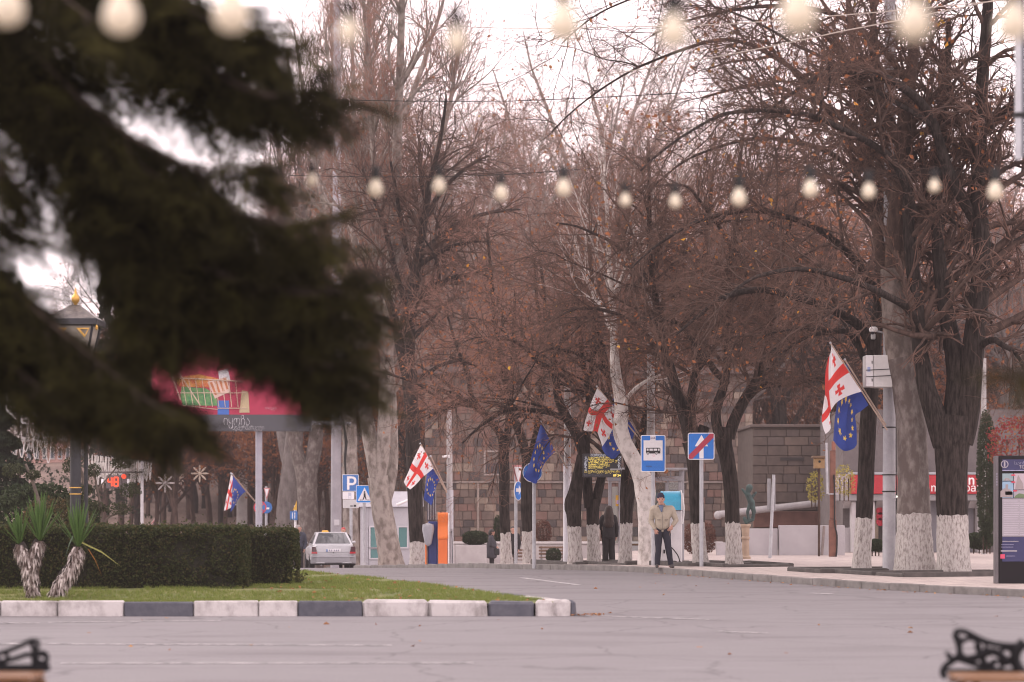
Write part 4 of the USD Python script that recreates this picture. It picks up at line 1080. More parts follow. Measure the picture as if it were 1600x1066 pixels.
def bough(pts, d0, d1, hang=1.0, per=60, copies=0, jit=26):
    B.append((pts, d0, d1, hang, per))
    for _ in range(copies):
        j = r_.normal(0, jit, 2)
        jd = r_.uniform(-.5, .5)
        B.append(([(x + j[0] * (k / 2 if k < 2 else 1) - (16 * abs(jd)) * (k / len(pts)), y + j[1] * (k / 2 if k < 2 else 1)) for k, (x, y) in enumerate(pts)], d0, d1 + jd, hang, per))
T = -190
DF = 10.5
def bo(pts, dt=0.0, hang=.9, per=75, copies=2, jit=14):
    bough(pts, DF, DF + dt, hang, per, copies, jit)
bo([(T, -430), (60, -180), (260, -20), (360, 30), (424, 34)], -.4)
bo([(T, -390), (90, -110), (270, 30), (380, 85), (436, 74)], .4)
bo([(T, -340), (80, -70), (250, 62), (370, 128), (450, 152), (490, 146), (519, 118)], -.5, .8, 80, 2, 9)
bo([(T, -310), (60, -65), (215, 40), (330, 112), (430, 178)], .3, .5, 60, 1, 8)
bo([(T, -420), (20, -170), (150, -40), (250, 30)], .5, .8, 60)
bo([(T, -400), (-60, -200), (40, -60), (120, 20), (190, 60)], -.3, .8, 70)
bo([(T, -160), (0, 30), (120, 155), (230, 235), (340, 275), (428, 266)], -.3, .7, 75, 1, 9)
bo([(T, -200), (-40, -20), (60, 70), (130, 120)], .3, .7, 65, 2, 12)
bo([(T, -130), (20, 78), (160, 215), (290, 300), (400, 340), (475, 352), (520, 340)], -.4, .8, 80, 2, 10)
bo([(T, -70), (60, 148), (200, 290), (320, 372), (430, 408), (512, 400)], .3)
bo([(75, 190), (210, 345), (330, 425), (430, 456), (505, 460), (560, 438)], -.5, .7, 85, 2, 9)
bo([(110, 250), (200, 360), (280, 420), (350, 440)], .4, .8, 75)
bo([(120, 300), (240, 410), (350, 480), (440, 510), (525, 510)], .3, .7, 80, 2, 8)
bo([(140, 320), (260, 425), (360, 490), (450, 545), (520, 572), (563, 560)], -.4, .5, 85, 2, 7)
bo([(400, 490), (435, 535), (462, 562), (496, 584), (524, 574)], 0, .35, 80, 1, 5)
bo([(120, 230), (190, 370), (222, 450), (228, 520)], .2, .5, 75, 2, 8)
bo([(185, 400), (215, 450), (228, 500), (215, 560)], -.2, .5, 75, 2, 6)
bo([(T, 40), (-90, 150), (-20, 225), (22, 300)], 0, .6, 70, 2, 8)
bo([(T, -60), (-100, 60), (-30, 120), (10, 150)], .2, .6, 70, 2, 9)
bo([(T, 180), (-100, 290), (-40, 340), (20, 350)], .3, .7, 60, 1, 9)
bo([(T, 320), (-20, 425), (40, 476), (115, 538), (180, 590), (232, 628), (282, 652)], -.4, .4, 85, 2, 6)
bo([(T, 290), (-70, 400), (-10, 440), (30, 470)], .3, .4, 65, 1, 6)
bo([(T, 360), (0, 500), (80, 570), (160, 612), (230, 636), (285, 648)], -.3, .4, 85, 2, 8)
bo([(T, 350), (-10, 480), (70, 550), (150, 596), (220, 624)], .4, .4, 85, 2, 8)
bo([(T, 380), (-60, 515), (10, 566), (70, 610), (110, 636)], 0, .4, 80, 2, 8)
bo([(100, 530), (150, 585), (190, 625), (230, 650)], -.3, .4, 85, 2, 8)
bo([(40, 40), (150, 105), (250, 150), (335, 186)], .2, .5, 34, 0, 4)
bo([(-20, 130), (30, 190), (62, 250), (70, 300)], .2, .4, 34, 0, 4)
gtr = at(T, 0, DF)
fir('big dark fir whose boughs fill the left of the view', np.array([[gtr[0], DF, -.1, .12], [gtr[0], DF, 1.5, .11], [gtr[0], DF, 3.0, .09], [gtr[0], DF, 5.0, .05], [gtr[0], DF, 7.0, .02]]), B, 61)
B = []
bough([(1900, 420), (1760, 530), (1680, 572), (1610, 582), (1562, 585)], 5.0, 4.7, .3, 130, 1, 8)
bough([(1900, 440), (1760, 570), (1680, 600), (1620, 600)], 5.0, 4.8, .3, 130, 0, 10)
bough([(1900, 380), (1760, 500), (1680, 540), (1630, 552)], 5.0, 5.0, .3, 130, 0, 8)
gtr2 = at(1900, 0, 5.0)
fir('second fir reaching in from the right edge with one blurred bough', np.array([[gtr2[0], 5.0, -.1, .08], [gtr2[0], 5.0, 1.5, .07], [gtr2[0], 5.0, 3.0, .045], [gtr2[0], 5.0, 4.2, .02]]), B, 62, .42)

# ------------------------------------------------------------------ strings of bulbs overhead
bulb_m = usdkit.material(stage, '/World/Looks/frosted_bulb', {
    'p': ('principled_bsdf', {'base_color': (.80, .73, .60), 'roughness': .35}), 't': ('translucent_bsdf', {'color': (.85, .79, .66)}), 'm': ('mix_closure', {'fac': .45})},
    [('p.BSDF', 'm.closure1'), ('t.BSDF', 'm.closure2')], surface='m.closure')
bulb_prof = [[0, -.062], [.010, -.0605], [.018, -.055], [.0225, -.046], [.0235, -.038], [.021, -.028], [.015, -.017], [.0115, -.008], [.0115, 0]]
sock_prof = [[0, -.004], [.0145, -.004], [.0155, .012], [.0135, .034], [.006, .040], [0, .040]]
def lights(label, d, pix, off, ends, jit, scales=None):
    t = thing('string_lights', label, 'string lights', 'strings of round bulbs across the street')
    pts = [at(*ends[0], d)]
    for k, (x, y) in enumerate(pix):
        p = at(x, y, d) + [0, jit[k % len(jit)], 0]
        s = 1.0 if scales is None else scales[k]
        top = p + [0, 0, off * s]
        part(t, 'socket', revolve(np.array(sock_prof) * s, top, 14), rubber, smooth=40)
        part(t, 'bulb', revolve(np.array(bulb_prof) * s, top, 20), bulb_m, smooth=60)
        pts.append(top + [0, 0, .040 * s])
    pts.append(at(*ends[1], d))
    pts = np.array(pts)
    fine = []
    for a_, b_ in zip(pts[:-1], pts[1:]):
        for u in np.linspace(0, 1, 7)[:-1]:
            fine.append(a_ * (1 - u) + b_ * u - np.array([0, 0, .028 * 4 * u * (1 - u)]) * 0.6)
    fine.append(pts[-1])
    raw(t, 'cable', *tubes(np.array(fine), np.full(len(fine), .0022), 5)[:2], rubber)
lights('nearest string of round cream bulbs along the top of the view', 5.2, [(10, 8), (183, 13), (360, 14), (530, 6), (707, 10), (880, 28), (1062, 20), (1238, 32), (1428, 32), (1590, 28)], .034, [(-240, -40), (1850, -20)], [0, .05, .02, .3, .38, .04, .2, -.1, 0, .05],
       [1.6, 1.65, 1.65, 1.0, 1.0, 1.5, 1.3, 1.65, 1.55, 1.5])
lights('second string of small round bulbs hanging lower across the view', 10.8, [(310, 285), (408, 288), (490, 287), (586, 293), (686, 291), (783, 298), (880, 299), (978, 311), (1055, 315), (1158, 305), (1262, 300), (1360, 297), (1460, 291), (1562, 295), (1660, 290)], .036, [(-300, 230), (1900, 250)], [0, .1, -.1, .05],
       [1.1, 1.3, 1.0, 1.35, 1.2, 1.2, 1.3, 1.0, 1.05, 1.35, 1.3, 1.2, 1.0, 1.4, 1.2])

def cable(label, pts, d, r=.008, mat=None, sag=.3):
    W = [at(*p[:2], d if len(p) < 3 else p[2]) for p in pts]
    fine = []
    for a_, b_ in zip(W[:-1], W[1:]):
        for u in np.linspace(0, 1, 13)[:-1]:
            fine.append(a_ * (1 - u) + b_ * u - np.array([0, 0, sag * 4 * u * (1 - u)]))
    fine.append(W[-1])
    m = raw('/World', 'overhead_cable', *tubes(np.array(fine), np.full(len(fine), r), 6)[:2], mat or rubber)
    tag(m, label, 'cable')
pale_cable = flat('pale_cable_sheath', (.45, .38, .33), .6)
cable('pale cable crossing the right crowns, the lower of two', [(1900, -80, 40), (1320, 48, 42), (930, 119, 46)], 42, .010, pale_cable, .05)
cable('pale cable crossing the right crowns, the upper of two', [(1900, -40, 40), (1300, 25, 42), (960, 42, 46), (700, 40, 56)], 42, .009, pale_cable, .05)
cable('thin dark wire high across the tall pale plane stems', [(330, 148, 60), (800, 158, 56), (1400, 120, 53)], 60, .010, rubber, .06)
cable('thin dark wire crossing the tall plane stems at the height of the small bulbs', [(330, 268, 66), (700, 276, 64), (1000, 255, 62)], 64, .009, rubber, .06)

# hanging steel profile at the right edge
t = thing('hanging_profile', 'grey steel profile hanging down at the upper right edge', 'light fitting')
p = at(1591, 250, 19)
part(t, 'casing', bx(p[0] - .022, p[0] + .022, 18.97, 19.03, p[2], p[2] + 1.35, .006), steel)
part(t, 'side_strip', bx(p[0] + .026, p[0] + .05, 18.98, 19.02, p[2] + .02, p[2] + 1.35, .004), flat('smoked_strip', (.12, .12, .14), .3))
part(t, 'clamp', bx(p[0] - .03, p[0] + .055, 18.96, 19.04, p[2] + .33, p[2] + .37, .004), rubber)
part(t, 'suspension', rod([p[0], 19, p[2] + 1.35], [p[0], 19, p[2] + 2.6], .006), rubber)

# ------------------------------------------------------------------ two cast iron benches at the lower corners
iron = pm('cast_iron', (.006, .006, .007), (.010, .010, .012), 10, .6, .2, spec=.15)
bench_wood = pm('varnished_wood', (.20, .095, .038), (.12, .052, .02), 3, .45, .2, 20, stretch=(.3, 3, 3), spec=.5)
def curve2(pts, d, r, n=40, dy=0.0):
    W = np.array([at(x, y, d) + [0, dy, 0] for x, y in pts])
    s = np.r_[0, np.cumsum(np.linalg.norm(np.diff(W, axis=0), axis=1))]
    tt = np.linspace(0, s[-1], n)
    from scipy.interpolate import CubicSpline
    C = CubicSpline(s, W, axis=0)(tt)
    return pipe(C, np.full(n, r), 8)
def circ(cx, cy, rp, d, r, a0=0, a1=360):
    return curve2([(cx + rp * math.cos(math.radians(a)), cy + rp * math.sin(math.radians(a))) for a in np.linspace(a0, a1, 24)], d, r, 50)
DB = 13.2
def bench(label, sgn, curls, x_in, x_out, wood_px, rail):
    t = thing('park_bench', label, 'bench', None)
    for m_ in curls:
        part(t, 'scroll', m_, iron, smooth=True)
    a, b = at(x_in, 0, DB)[0], at(x_out, 0, DB)[0]
    lo, hi = min(a, b), max(a, b)
    z0, z1 = at(0, wood_px[1], DB)[2], at(0, wood_px[0], DB)[2]
    part(t, 'rail', bx(lo, hi, DB - .02, DB + .02, at(0, rail[1], DB)[2], at(0, rail[0], DB)[2], .006), iron)
    for k in range(4):
        part(t, 'seat_slat', bx(lo - sgn * .0 + .02, hi - .02, DB - .12 - k * .105, DB - .03 - k * .105, z1 - .032, z1, .008), bench_wood)
    part(t, 'back_slat', bx(lo + .02, hi - .02, DB - .028, DB - .004, z0, z1 - .04, .008), bench_wood)
    for xx in (lo + .1, hi - .1):
        for yy in (DB - .42, DB):
            part(t, 'leg', rod([xx, yy, 0.0], [xx, yy, z1 - .03], .022), iron)
    return t
bench('iron and wood bench with scrolled back, cut off at the lower right corner', 1, [
    curve2([(1502, 998), (1493, 996), (1491, 990), (1498, 986), (1510, 988), (1528, 997), (1545, 1004), (1565, 1008), (1590, 1009), (1640, 1008)], DB, .016),
    circ(1515, 1013, 15.5, DB, .013),
    curve2([(1493, 990), (1497, 1005), (1499, 1020), (1490, 1032), (1478, 1040), (1473, 1050), (1478, 1058)], DB, .018),
    curve2([(1481, 1020), (1486, 1028), (1497, 1030), (1510, 1034), (1530, 1040), (1560, 1047), (1580, 1050)], DB, .015),
    circ(1533, 1010, 8, DB, .012, -90, 200), circ(1545, 1030, 9, DB, .018, 0, 300), circ(1572, 1022, 9, DB, .014, 40, 340), circ(1558, 1040, 7, DB, .012),
    curve2([(1515, 1029), (1530, 1025), (1548, 1018), (1566, 1026), (1575, 1040)], DB, .022),
    curve2([(1600, 1004), (1590, 1015), (1586, 1030), (1592, 1045), (1606, 1060)], DB, .03)], 1474, 1900, (1049, 1066), (1045, 1050))
bench('iron and wood bench with scrolled back, cut off at the lower left corner', -1, [
    curve2([(-60, 1024), (0, 1021), (20, 1014), (40, 1005), (52, 1001), (60, 1005), (58, 1013), (50, 1015)], DB, .014),
    curve2([(48, 1003), (52, 1012), (60, 1022), (70, 1024), (74, 1031), (68, 1037), (60, 1034)], DB, .014),
    curve2([(-40, 1040), (0, 1034), (30, 1027), (50, 1024), (56, 1030), (60, 1038)], DB, .014),
    circ(4, 1028, 8, DB, .012), circ(66, 1027, 8, DB, .012), curve2([(50, 1018), (54, 1028), (54, 1038)], DB, .02)], -400, 78, (1048, 1075), (1038, 1049))
# ------------------------------------------------------------------ poles
def pole(name, label, px, d, py_top, r_px, mat, cat_='pole', r_top=None, base_dz=0.0, sides=16, lean=0):
    b = on(px, d, base_dz)
    t = thing(name, label, cat_)
    top = at(px + lean, py_top, d)
    r = r_px / F * d
    part(t, 'shaft', rod(b - [0, 0, .1], top, r, sides, r2=(r if r_top is None else r_top / F * d)), mat, smooth=50)
    return t, b, top, r
t, b, top, r = pole('lamp_pole', 'thick grey steel pole carrying camera, cabinet and flags on the right', 1389, 52.5, -160, 10.2, pole_paint, r_top=8.5, base_dz=KERB_H, lean=2)
for y in (742, 768, 668):
    z = at(0, y, 52.5)[2]
    part(t, 'band', revolve([[r * .97, -.012], [r * 1.06, -.012], [r * 1.06, .012], [r * .97, .012]], (b[0], b[1], z), 24), rubber)
part(t, 'base_flange', revolve([[0, 0], [r * 1.5, 0], [r * 1.5, .02], [0, .02]], b, 20), steel)
raw(t, 'cable', *tubes(np.array([at(1400, 870, 52.3), at(1401, 800, 52.3), at(1400, 700, 52.3), at(1401, 560, 52.3)]), np.full(4, .012), 6)[:2], rubber)
part(t, 'lamp', revolve([[0, -.03], [.035, -.02], [.045, 0], [.035, .02], [0, .03]], at(1404, 776, 52.2), 12), glow('small_lit_lamp', (1, .95, .8), 6))
part(t, 'lamp_bracket', rod(at(1397, 779, 52.35), at(1403, 777, 52.22), .012), steel)

t = thing('control_cabinet', 'pale grey metal cabinet strapped high on the flag pole at right', 'cabinet')
c0, c1 = at(1350, 606, 52.0), at(1384, 556, 52.0)
part(t, 'housing', bx(c0[0] + .16, c1[0] + .1, 52.0 - .28, 52.0 + .22, c0[2], c1[2], .012), pm('cabinet_paint', (.52, .50, .49), (.44, .42, .41), 3, .5, .05))
part(t, 'door', bx(c0[0] + .0, c0[0] + .155, 52.0 - .30, 52.0 + .2, c0[2] + .01, c1[2] - .005, .01), pm('cabinet_door_paint', (.60, .58, .58), (.5, .48, .48), 3, .5))
for zz in (.12, .5):
    part(t, 'lock', bx(c0[0] + .12, c0[0] + .14, 51.69, 51.70, c0[2] + zz, c0[2] + zz + .06), rubber)
part(t, 'sticker', bx(c0[0] + .03, c0[0] + .09, 51.692, 51.699, c0[2] + .33, c0[2] + .43), flat('faded_blue_sticker', (.25, .30, .5)))
for zz in (.22, .36):
    raw(t, 'strap', *tubes(np.array([[c0[0] - .004, 51.68, c0[2] + zz], [c1[0] + .11, 51.71, c0[2] + zz + .03], [c1[0] + .26, 52.0, c0[2] + zz + .05]]), np.full(3, .008), 5)[:2], rubber)

t = thing('security_camera', 'white security camera with dark lens above the grey cabinet', 'camera')
c = at(1364, 516, 52.2)
body_ = m3.Manifold.batch_hull([m3.Manifold.sphere(.075, 24).scale((1, 1, .8)).translate((0.04, .06, .02)), m3.Manifold.sphere(.07, 24).translate((-.03, -.1, -.0))])
part(t, 'hood', (lambda mm: trimesh.Trimesh(mm.vert_properties[:, :3], mm.tri_verts, process=False))((body_ - m3.Manifold.cube((.5, .5, .2), True).translate((0, 0, -.14))).translate(tuple(c)).to_mesh()), white_paint)
part(t, 'lens_dome', trimesh.creation.icosphere(2, .055).apply_translation(c + [-.02, -.06, -.045]), flat('dark_dome', (.02, .02, .025), .1))
part(t, 'housing', bx(c[0] - .04, c[0] + .05, c[1] - .05, c[1] + .05, c[2] - .2, c[2] - .08, .015), flat('camera_grey', (.35, .34, .34)))
part(t, 'arm', rod(c + [0, .05, .0], [at(1386, 0, 52.5)[0], 52.5, c[2] - .05], .02), steel)

t, b, top, r = pole('concrete_pole', 'pale concrete pole rising behind the bus stop sign', 1017, 61.9, 300, 6.8, concrete, r_top=5.5, base_dz=KERB_H)
t, b, top, r = pole('lamp_pole', 'pale pole with white lower half, holding the lone blue flag', 886, 64.6, 600, 6.2, concrete, r_top=5, base_dz=KERB_H, lean=1)
part(t, 'painted_sleeve', rod(b, at(886.5, 725, 64.6), r * 1.04, 16, r2=r * 1.0), flat('pale_grey_paint', (.55, .53, .56), .5))
part(t, 'band', revolve([[r * .9, -.01], [r * 1.1, -.01], [r * 1.1, .01], [r * .9, .01]], at(886.5, 727, 64.6), 16), rubber)
part(t, 'ball', trimesh.creation.icosphere(2, .07).apply_translation(at(888, 785, 64.5)), flat('pale_cream', (.6, .55, .48)))
t, b, top, r = pole('lamp_pole', 'slim weathered pole with small white camera beside the orange column', 703, 75.5, 640, 5.2, concrete, r_top=4.2, lean=-1)
part(t, 'painted_sleeve', rod(b, at(703, 766, 75.5), r * 1.04, 16), flat('pole_sleeve_grey', (.44, .43, .46), .5))
p = at(696, 714, 75.3)
part(t, 'small_camera', cat(rod(p + [-.1, 0, 0], p + [.07, 0, .015], .035, r2=.045), bx(p[0] + .03, p[0] + .14, p[1], p[1] + .1, p[2] - .04, p[2] + .05, .01)), white_paint)
part(t, 'box', bx(b[0] - .09, b[0] + .09, 75.5 - .12, 75.5 - .085, at(0, 832, 75.5)[2], at(0, 826, 75.5)[2], .005), steel)
raw(t, 'cable', *tubes(np.array([at(706, 830, 75.35), at(707, 860, 75.35), at(707, 888, 75.35)]), np.full(3, .012), 6)[:2], rubber)
t, b, top, r = pole('lamp_pole', 'thick grey tapered pole behind the silver car and the parking sign', 525, 97.0, -60, 8.8, pm('dull_pole_paint', (.33, .31, .335), (.27, .255, .275), 2, .6, .05), r_top=5, lean=2)
part(t, 'notice', bx(b[0] - .06, b[0] + .15, 97 - r - .012, 97 - r + .02, at(0, 821, 97)[2], at(0, 812, 97)[2]), flat('notice_grey', (.5, .48, .5)))
part(t, 'arm', rod(at(487, 660, 97), at(548, 662, 97), .07), steel)
raw(t, 'hanging_cable', *tubes(np.array([at(536, 655, 96.8), at(541, 690, 96.8), at(539, 720, 96.8), at(541, 760, 96.8)]), np.array([.03, .07, .05, .03]), 6)[:2], rubber)

def sign_post(t, px, d, py_top, r_px=2.6, mat=None, base_dz=0.0):
    b = on(px, d, base_dz)
    part(t, 'post', rod(b - [0, 0, .1], at(px, py_top, d), r_px / F * d, 12), mat or steel, smooth=50)
    return b
def W2(px0, py0, px1, py1, d):
    a, b_ = at(px0, py1, d), at(px1, py0, d)
    return a[0], a[2], b_[0], b_[2]

# ------------------------------------------------------------------ road signs
# bus stop sign
d = 59.5
t = thing('bus_stop_sign', 'blue bus stop sign with black bus picture in a white panel', 'road sign')
sign_post(t, 1020.5, d, 690, 2.9, base_dz=KERB_H)
x0, z0, x1, z1 = W2(1001, 680, 1039.5, 737.5, d)
y = d - .07
part(t, 'border', plate(rrect(x0, z0, x1, z1, .04), y, .02), sign_white)
part(t, 'panel', plate(rrect(x0 + .02, z0 + .02, x1 - .02, z1 - .02, .03), y - .004, .004), sign_blue)
W_, H_ = x1 - x0, z1 - z0
part(t, 'picture_panel', plate(sbox(x0 + .11 * W_, z0 + .31 * H_, x1 - .115 * W_, z1 - .145 * H_), y - .008, .004), sign_white)
part(t, 'tab', plate(sbox(x0 + .38 * W_, z1 - .147 * H_, x0 + .60 * W_, z1 - .02), y - .0081, .004), sign_white)
bxs = []
cx, cz, bw, bh = x0 + .5 * W_, z0 + .575 * H_, .58 * W_, .155 * H_
busp = rrect(cx - bw / 2, cz - bh / 2, cx + bw / 2, cz + bh / 2, .02)
for wx0, wx1 in ((.05, .18), (.24, .48), (.53, .78), (.83, .95)):
    busp = busp.difference(rrect(cx - bw / 2 + wx0 * bw, cz + .0 * bh, cx - bw / 2 + wx1 * bw, cz + .36 * bh, .006))
for wx in (.13, .72):
    busp = busp.difference(Point(cx - bw / 2 + wx * bw, cz - bh / 2).buffer(.036))
    busp = busp.union(Point(cx - bw / 2 + wx * bw, cz - bh / 2).buffer(.026).difference(Point(cx - bw / 2 + wx * bw, cz - bh / 2).buffer(.014)))
part(t, 'bus_picture', plate(busp, y - .012, .004), sign_black)
part(t, 'number', latin('141', .05, x0 + .49 * W_, z1 - .105 * H_, y - .0125, .003, True, True), flat('faded_digits', (.15, .12, .22)))
part(t, 'faint_ring', plate(Point(x0 + .52 * W_, z0 + .44 * H_).buffer(.026).difference(Point(x0 + .52 * W_, z0 + .44 * H_).buffer(.018)), y - .010, .002), flat('faded_pink', (.75, .45, .5)))
part(t, 'worn_strip', plate(rrect(x0 + .2 * W_, z0 + .13 * H_, x0 + .45 * W_, z0 + .165 * H_, .008), y - .006, .002), flat('scuffed_blue', (.02, .1, .33)))
# end of one-way
d = 58.0
t = thing('one_way_end_sign', 'square blue sign, white arrow crossed by a red bar', 'road sign')
sign_post(t, 1096, d, 690, 3.1, base_dz=KERB_H)
x0, z0, x1, z1 = W2(1074.5, 676.5, 1116, 718.5, d)
y = d - .07
part(t, 'border', plate(rrect(x0, z0, x1, z1, .05), y, .02), sign_white)
inn = rrect(x0 + .02, z0 + .02, x1 - .02, z1 - .02, .035)
part(t, 'panel', plate(inn, y - .004, .004), sign_blue)
W_, H_ = x1 - x0, z1 - z0
part(t, 'arrow', plate(Polygon([(x0 + .43 * W_, z0 + .03), (x0 + .59 * W_, z0 + .03), (x0 + .59 * W_, z0 + .5 * H_), (x0 + .76 * W_, z0 + .5 * H_), (x0 + .51 * W_, z0 + .92 * H_), (x0 + .26 * W_, z0 + .5 * H_), (x0 + .43 * W_, z0 + .5 * H_)]), y - .008, .004), sign_white)
part(t, 'red_bar', plate(Polygon([(x0 + .02, z0 + .02), (x0 + .11, z0 + .02), (x1 - .02, z1 - .11), (x1 - .02, z1 - .02), (x1 - .11, z1 - .02), (x0 + .02, z0 + .11)]), y - .012, .004), flat('dull_sign_red', (.35, .03, .06), .35))
# round blue arrow sign behind the lone flag
d = 64.0
t = thing('turn_sign', 'round blue sign with white turn arrow under the lone blue flag', 'road sign')
sign_post(t, 834.5, d, 750, 2.8, base_dz=KERB_H)
c = at(832, 738.5, d); y = d - .06; R = 15.5 / F * d
part(t, 'border', plate(Point(c[0], c[2]).buffer(R, quad_segs=12), y, .02), sign_white)
part(t, 'panel', plate(Point(c[0], c[2]).buffer(R * .92, quad_segs=12), y - .004, .004), sign_blue)
u = R
part(t, 'arrow', plate(Polygon([(c[0] - .42 * u, c[2] - .72 * u), (c[0] - .12 * u, c[2] - .8 * u), (c[0] - .12 * u, c[2] - .42 * u), (c[0] + .25 * u, c[2] - .42 * u), (c[0] + .22 * u, c[2] - .62 * u), (c[0] + .74 * u, c[2] - .22 * u), (c[0] + .30 * u, c[2] + .08 * u), (c[0] + .28 * u, c[2] - .08 * u), (c[0] - .3 * u, c[2] - .08 * u), (c[0] - .42 * u, c[2] - .2 * u)]), y - .008, .004), sign_white)
# sign pair seen nearly edge on
def turned(meshes, c, deg):
    a = math.radians(deg)
    Rm = np.array([[math.cos(a), -math.sin(a), 0], [math.sin(a), math.cos(a), 0], [0, 0, 1]])
    for m in meshes:
        m.vertices = (m.vertices - c) @ Rm.T + c
    return meshes
d = 69.5
t = thing('give_way_sign', 'white triangle above a round blue arrow sign, both nearly edge on', 'road sign')
b = sign_post(t, 806, d, 727, 2.4, base_dz=KERB_H)
c = at(807, 767, d); u = .28
R1 = Point(0, 0).buffer(u, quad_segs=10)
from shapely import affinity
def wp(poly, cc, dy, tt):
    return plate(affinity.translate(poly, cc[0], cc[2]), cc[1] - .06 - dy, tt)
c2 = at(806.5, 741, d)
tri_ = Polygon([(-.36, .26), (.36, .26), (0, -.38)])
ms = turned([wp(R1, c, 0, .02), wp(R1.buffer(-.02), c, .004, .004), wp(Polygon([(-.18, -.03), (.02, -.03), (.02, -.12), (.2, .02), (.02, .16), (.02, .07), (-.18, .07)]), c, .008, .004)], c, 66)
part(t, 'border', ms[0], sign_white); part(t, 'panel', ms[1], sign_blue); part(t, 'arrow', ms[2], sign_white)
ms = turned([wp(tri_, c2, 0, .02), wp(tri_.buffer(-.055), c2, .004, .004)], c2, 66)
part(t, 'triangle_border', ms[0], flat('faded_sign_red', (.5, .2, .2))); part(t, 'triangle', ms[1], sign_white)
# parking + crossing
d = 95.0
t = thing('parking_sign', 'blue parking sign with a white P and two white plates below', 'road sign')
sign_post(t, 548.5, d, 760, 2.4)
x0, z0, x1, z1 = W2(535, 741.5, 560.5, 768, d); y = d - .07
part(t, 'border', plate(rrect(x0, z0, x1, z1, .03), y, .02), sign_white)
part(t, 'panel', plate(rrect(x0 + .02, z0 + .02, x1 - .02, z1 - .02, .02), y - .004, .004), sign_blue2)
part(t, 'letter', latin('P', .50, x0 + .13, z0 + .08, y - .012, .006, True), sign_white)
x0, z0, x1, z1 = W2(535.5, 768.8, 553.5, 780, d)
part(t, 'upper_plate', plate(sbox(x0, z0, x1, z1), y, .02), sign_white)
part(t, 'picture', plate(sbox(x0 + .22, z0 + .03, x0 + .34, z1 - .03).difference(sbox(x0 + .24, z0 + .05, x0 + .32, z0 + .12)), y - .004, .004), flat('pale_blue_print', (.5, .5, .58)))
x0, z0, x1, z1 = W2(536, 780.8, 561, 794, d)
part(t, 'lower_plate', plate(sbox(x0, z0, x1, z1), y, .02), flat('dull_white', (.5, .49, .49)))
part(t, 'tow_picture', plate(unary_union([rrect(x0 + .28, z0 + .06, x0 + .40, z0 + .10, .015), rrect(x0 + .42, z0 + .05, x0 + .52, z0 + .13, .02)]), y - .004, .004), sign_black)
d = 81.5
t = thing('crossing_sign', 'square blue pedestrian crossing sign with white triangle', 'road sign')
sign_post(t, 569, d, 775, 2.4)
x0, z0, x1, z1 = W2(556.5, 758.5, 583, 786, d); y = d - .07
W_, H_ = x1 - x0, z1 - z0
part(t, 'border', plate(rrect(x0, z0, x1, z1, .03), y, .02), sign_white)
part(t, 'panel', plate(rrect(x0 + .018, z0 + .018, x1 - .018, z1 - .018, .02), y - .004, .004), flat('bright_sign_blue', (.02, .22, .68), .35))
part(t, 'triangle', plate(Polygon([(x0 + .1 * W_, z0 + .12 * H_), (x1 - .1 * W_, z0 + .12 * H_), (x0 + .5 * W_, z0 + .88 * H_)]), y - .008, .004), sign_white)
wk = unary_union([Point(x0 + .5 * W_, z0 + .62 * H_).buffer(.028), Polygon([(x0 + .46 * W_, z0 + .56 * H_), (x0 + .56 * W_, z0 + .56 * H_), (x0 + .57 * W_, z0 + .36 * H_), (x0 + .45 * W_, z0 + .36 * H_)]),
                  Polygon([(x0 + .45 * W_, z0 + .37 * H_), (x0 + .52 * W_, z0 + .37 * H_), (x0 + .45 * W_, z0 + .18 * H_), (x0 + .39 * W_, z0 + .18 * H_)]), Polygon([(x0 + .5 * W_, z0 + .37 * H_), (x0 + .57 * W_, z0 + .37 * H_), (x0 + .63 * W_, z0 + .18 * H_), (x0 + .57 * W_, z0 + .18 * H_)])] +
                 [sbox(x0 + q * W_, z0 + .15 * H_, x0 + (q + .06) * W_, z0 + .19 * H_) for q in (.24, .33, .66, .74)])
part(t, 'walking_figure', plate(wk, y - .012, .004), sign_black)
# no stopping + companions far left
d = 100.0
t = thing('no_stopping_sign', 'round blue sign with red rim and red cross on a grey pole', 'road sign')
b = on(405, d)
part(t, 'post', rod(b - [0, 0, .1], at(403, 650, d), .115, 14, r2=.09), pm('blueish_pole', (.33, .32, .36), (.28, .27, .31), 3, .5))
c = at(407, 793, d); y = d - .16; R = 10 / F * d
part(t, 'rim', plate(Point(c[0], c[2]).buffer(R, quad_segs=12), y, .02), flat('red_rim', (.55, .07, .09)))
part(t, 'panel', plate(Point(c[0], c[2]).buffer(R * .8, quad_segs=12), y - .004, .004), sign_blue2)
k_ = R * .09
cr = unary_union([affinity.rotate(sbox(c[0] - R * .8, c[2] - k_, c[0] + R * .8, c[2] + k_), a_, origin=(c[0], c[2])) for a_ in (45, -45)])
part(t, 'cross', plate(cr, y - .008, .004), flat('red_cross_bar', (.55, .07, .09)))
d = 101.0
t = thing('give_way_sign', 'small white triangle above a half hidden round blue sign beside the no stopping sign', 'road sign')
sign_post(t, 416, d, 760, 2.0)
c = at(416, 793, d)
part(t, 'round_panel', plate(Point(c[0], c[2]).buffer(.25), d - .07, .02), sign_blue2)
c = at(417, 770, d)
part(t, 'triangle_border', plate(Polygon([(c[0] - .13, c[2] + .2), (c[0] + .13, c[2] + .2), (c[0], c[2] - .3)]), d - .07, .02), flat('faded_sign_red', (.5, .2, .2)))
part(t, 'triangle', plate(Polygon([(c[0] - .08, c[2] + .16), (c[0] + .08, c[2] + .16), (c[0], c[2] - .2)]), d - .075, .004), sign_white)
part(t, 'arrow', plate(sbox(at(413, 0, d)[0], at(0, 796, d)[2], at(421, 0, d)[0], at(0, 793, d)[2]), d - .075, .004), sign_white)
d = 104.0
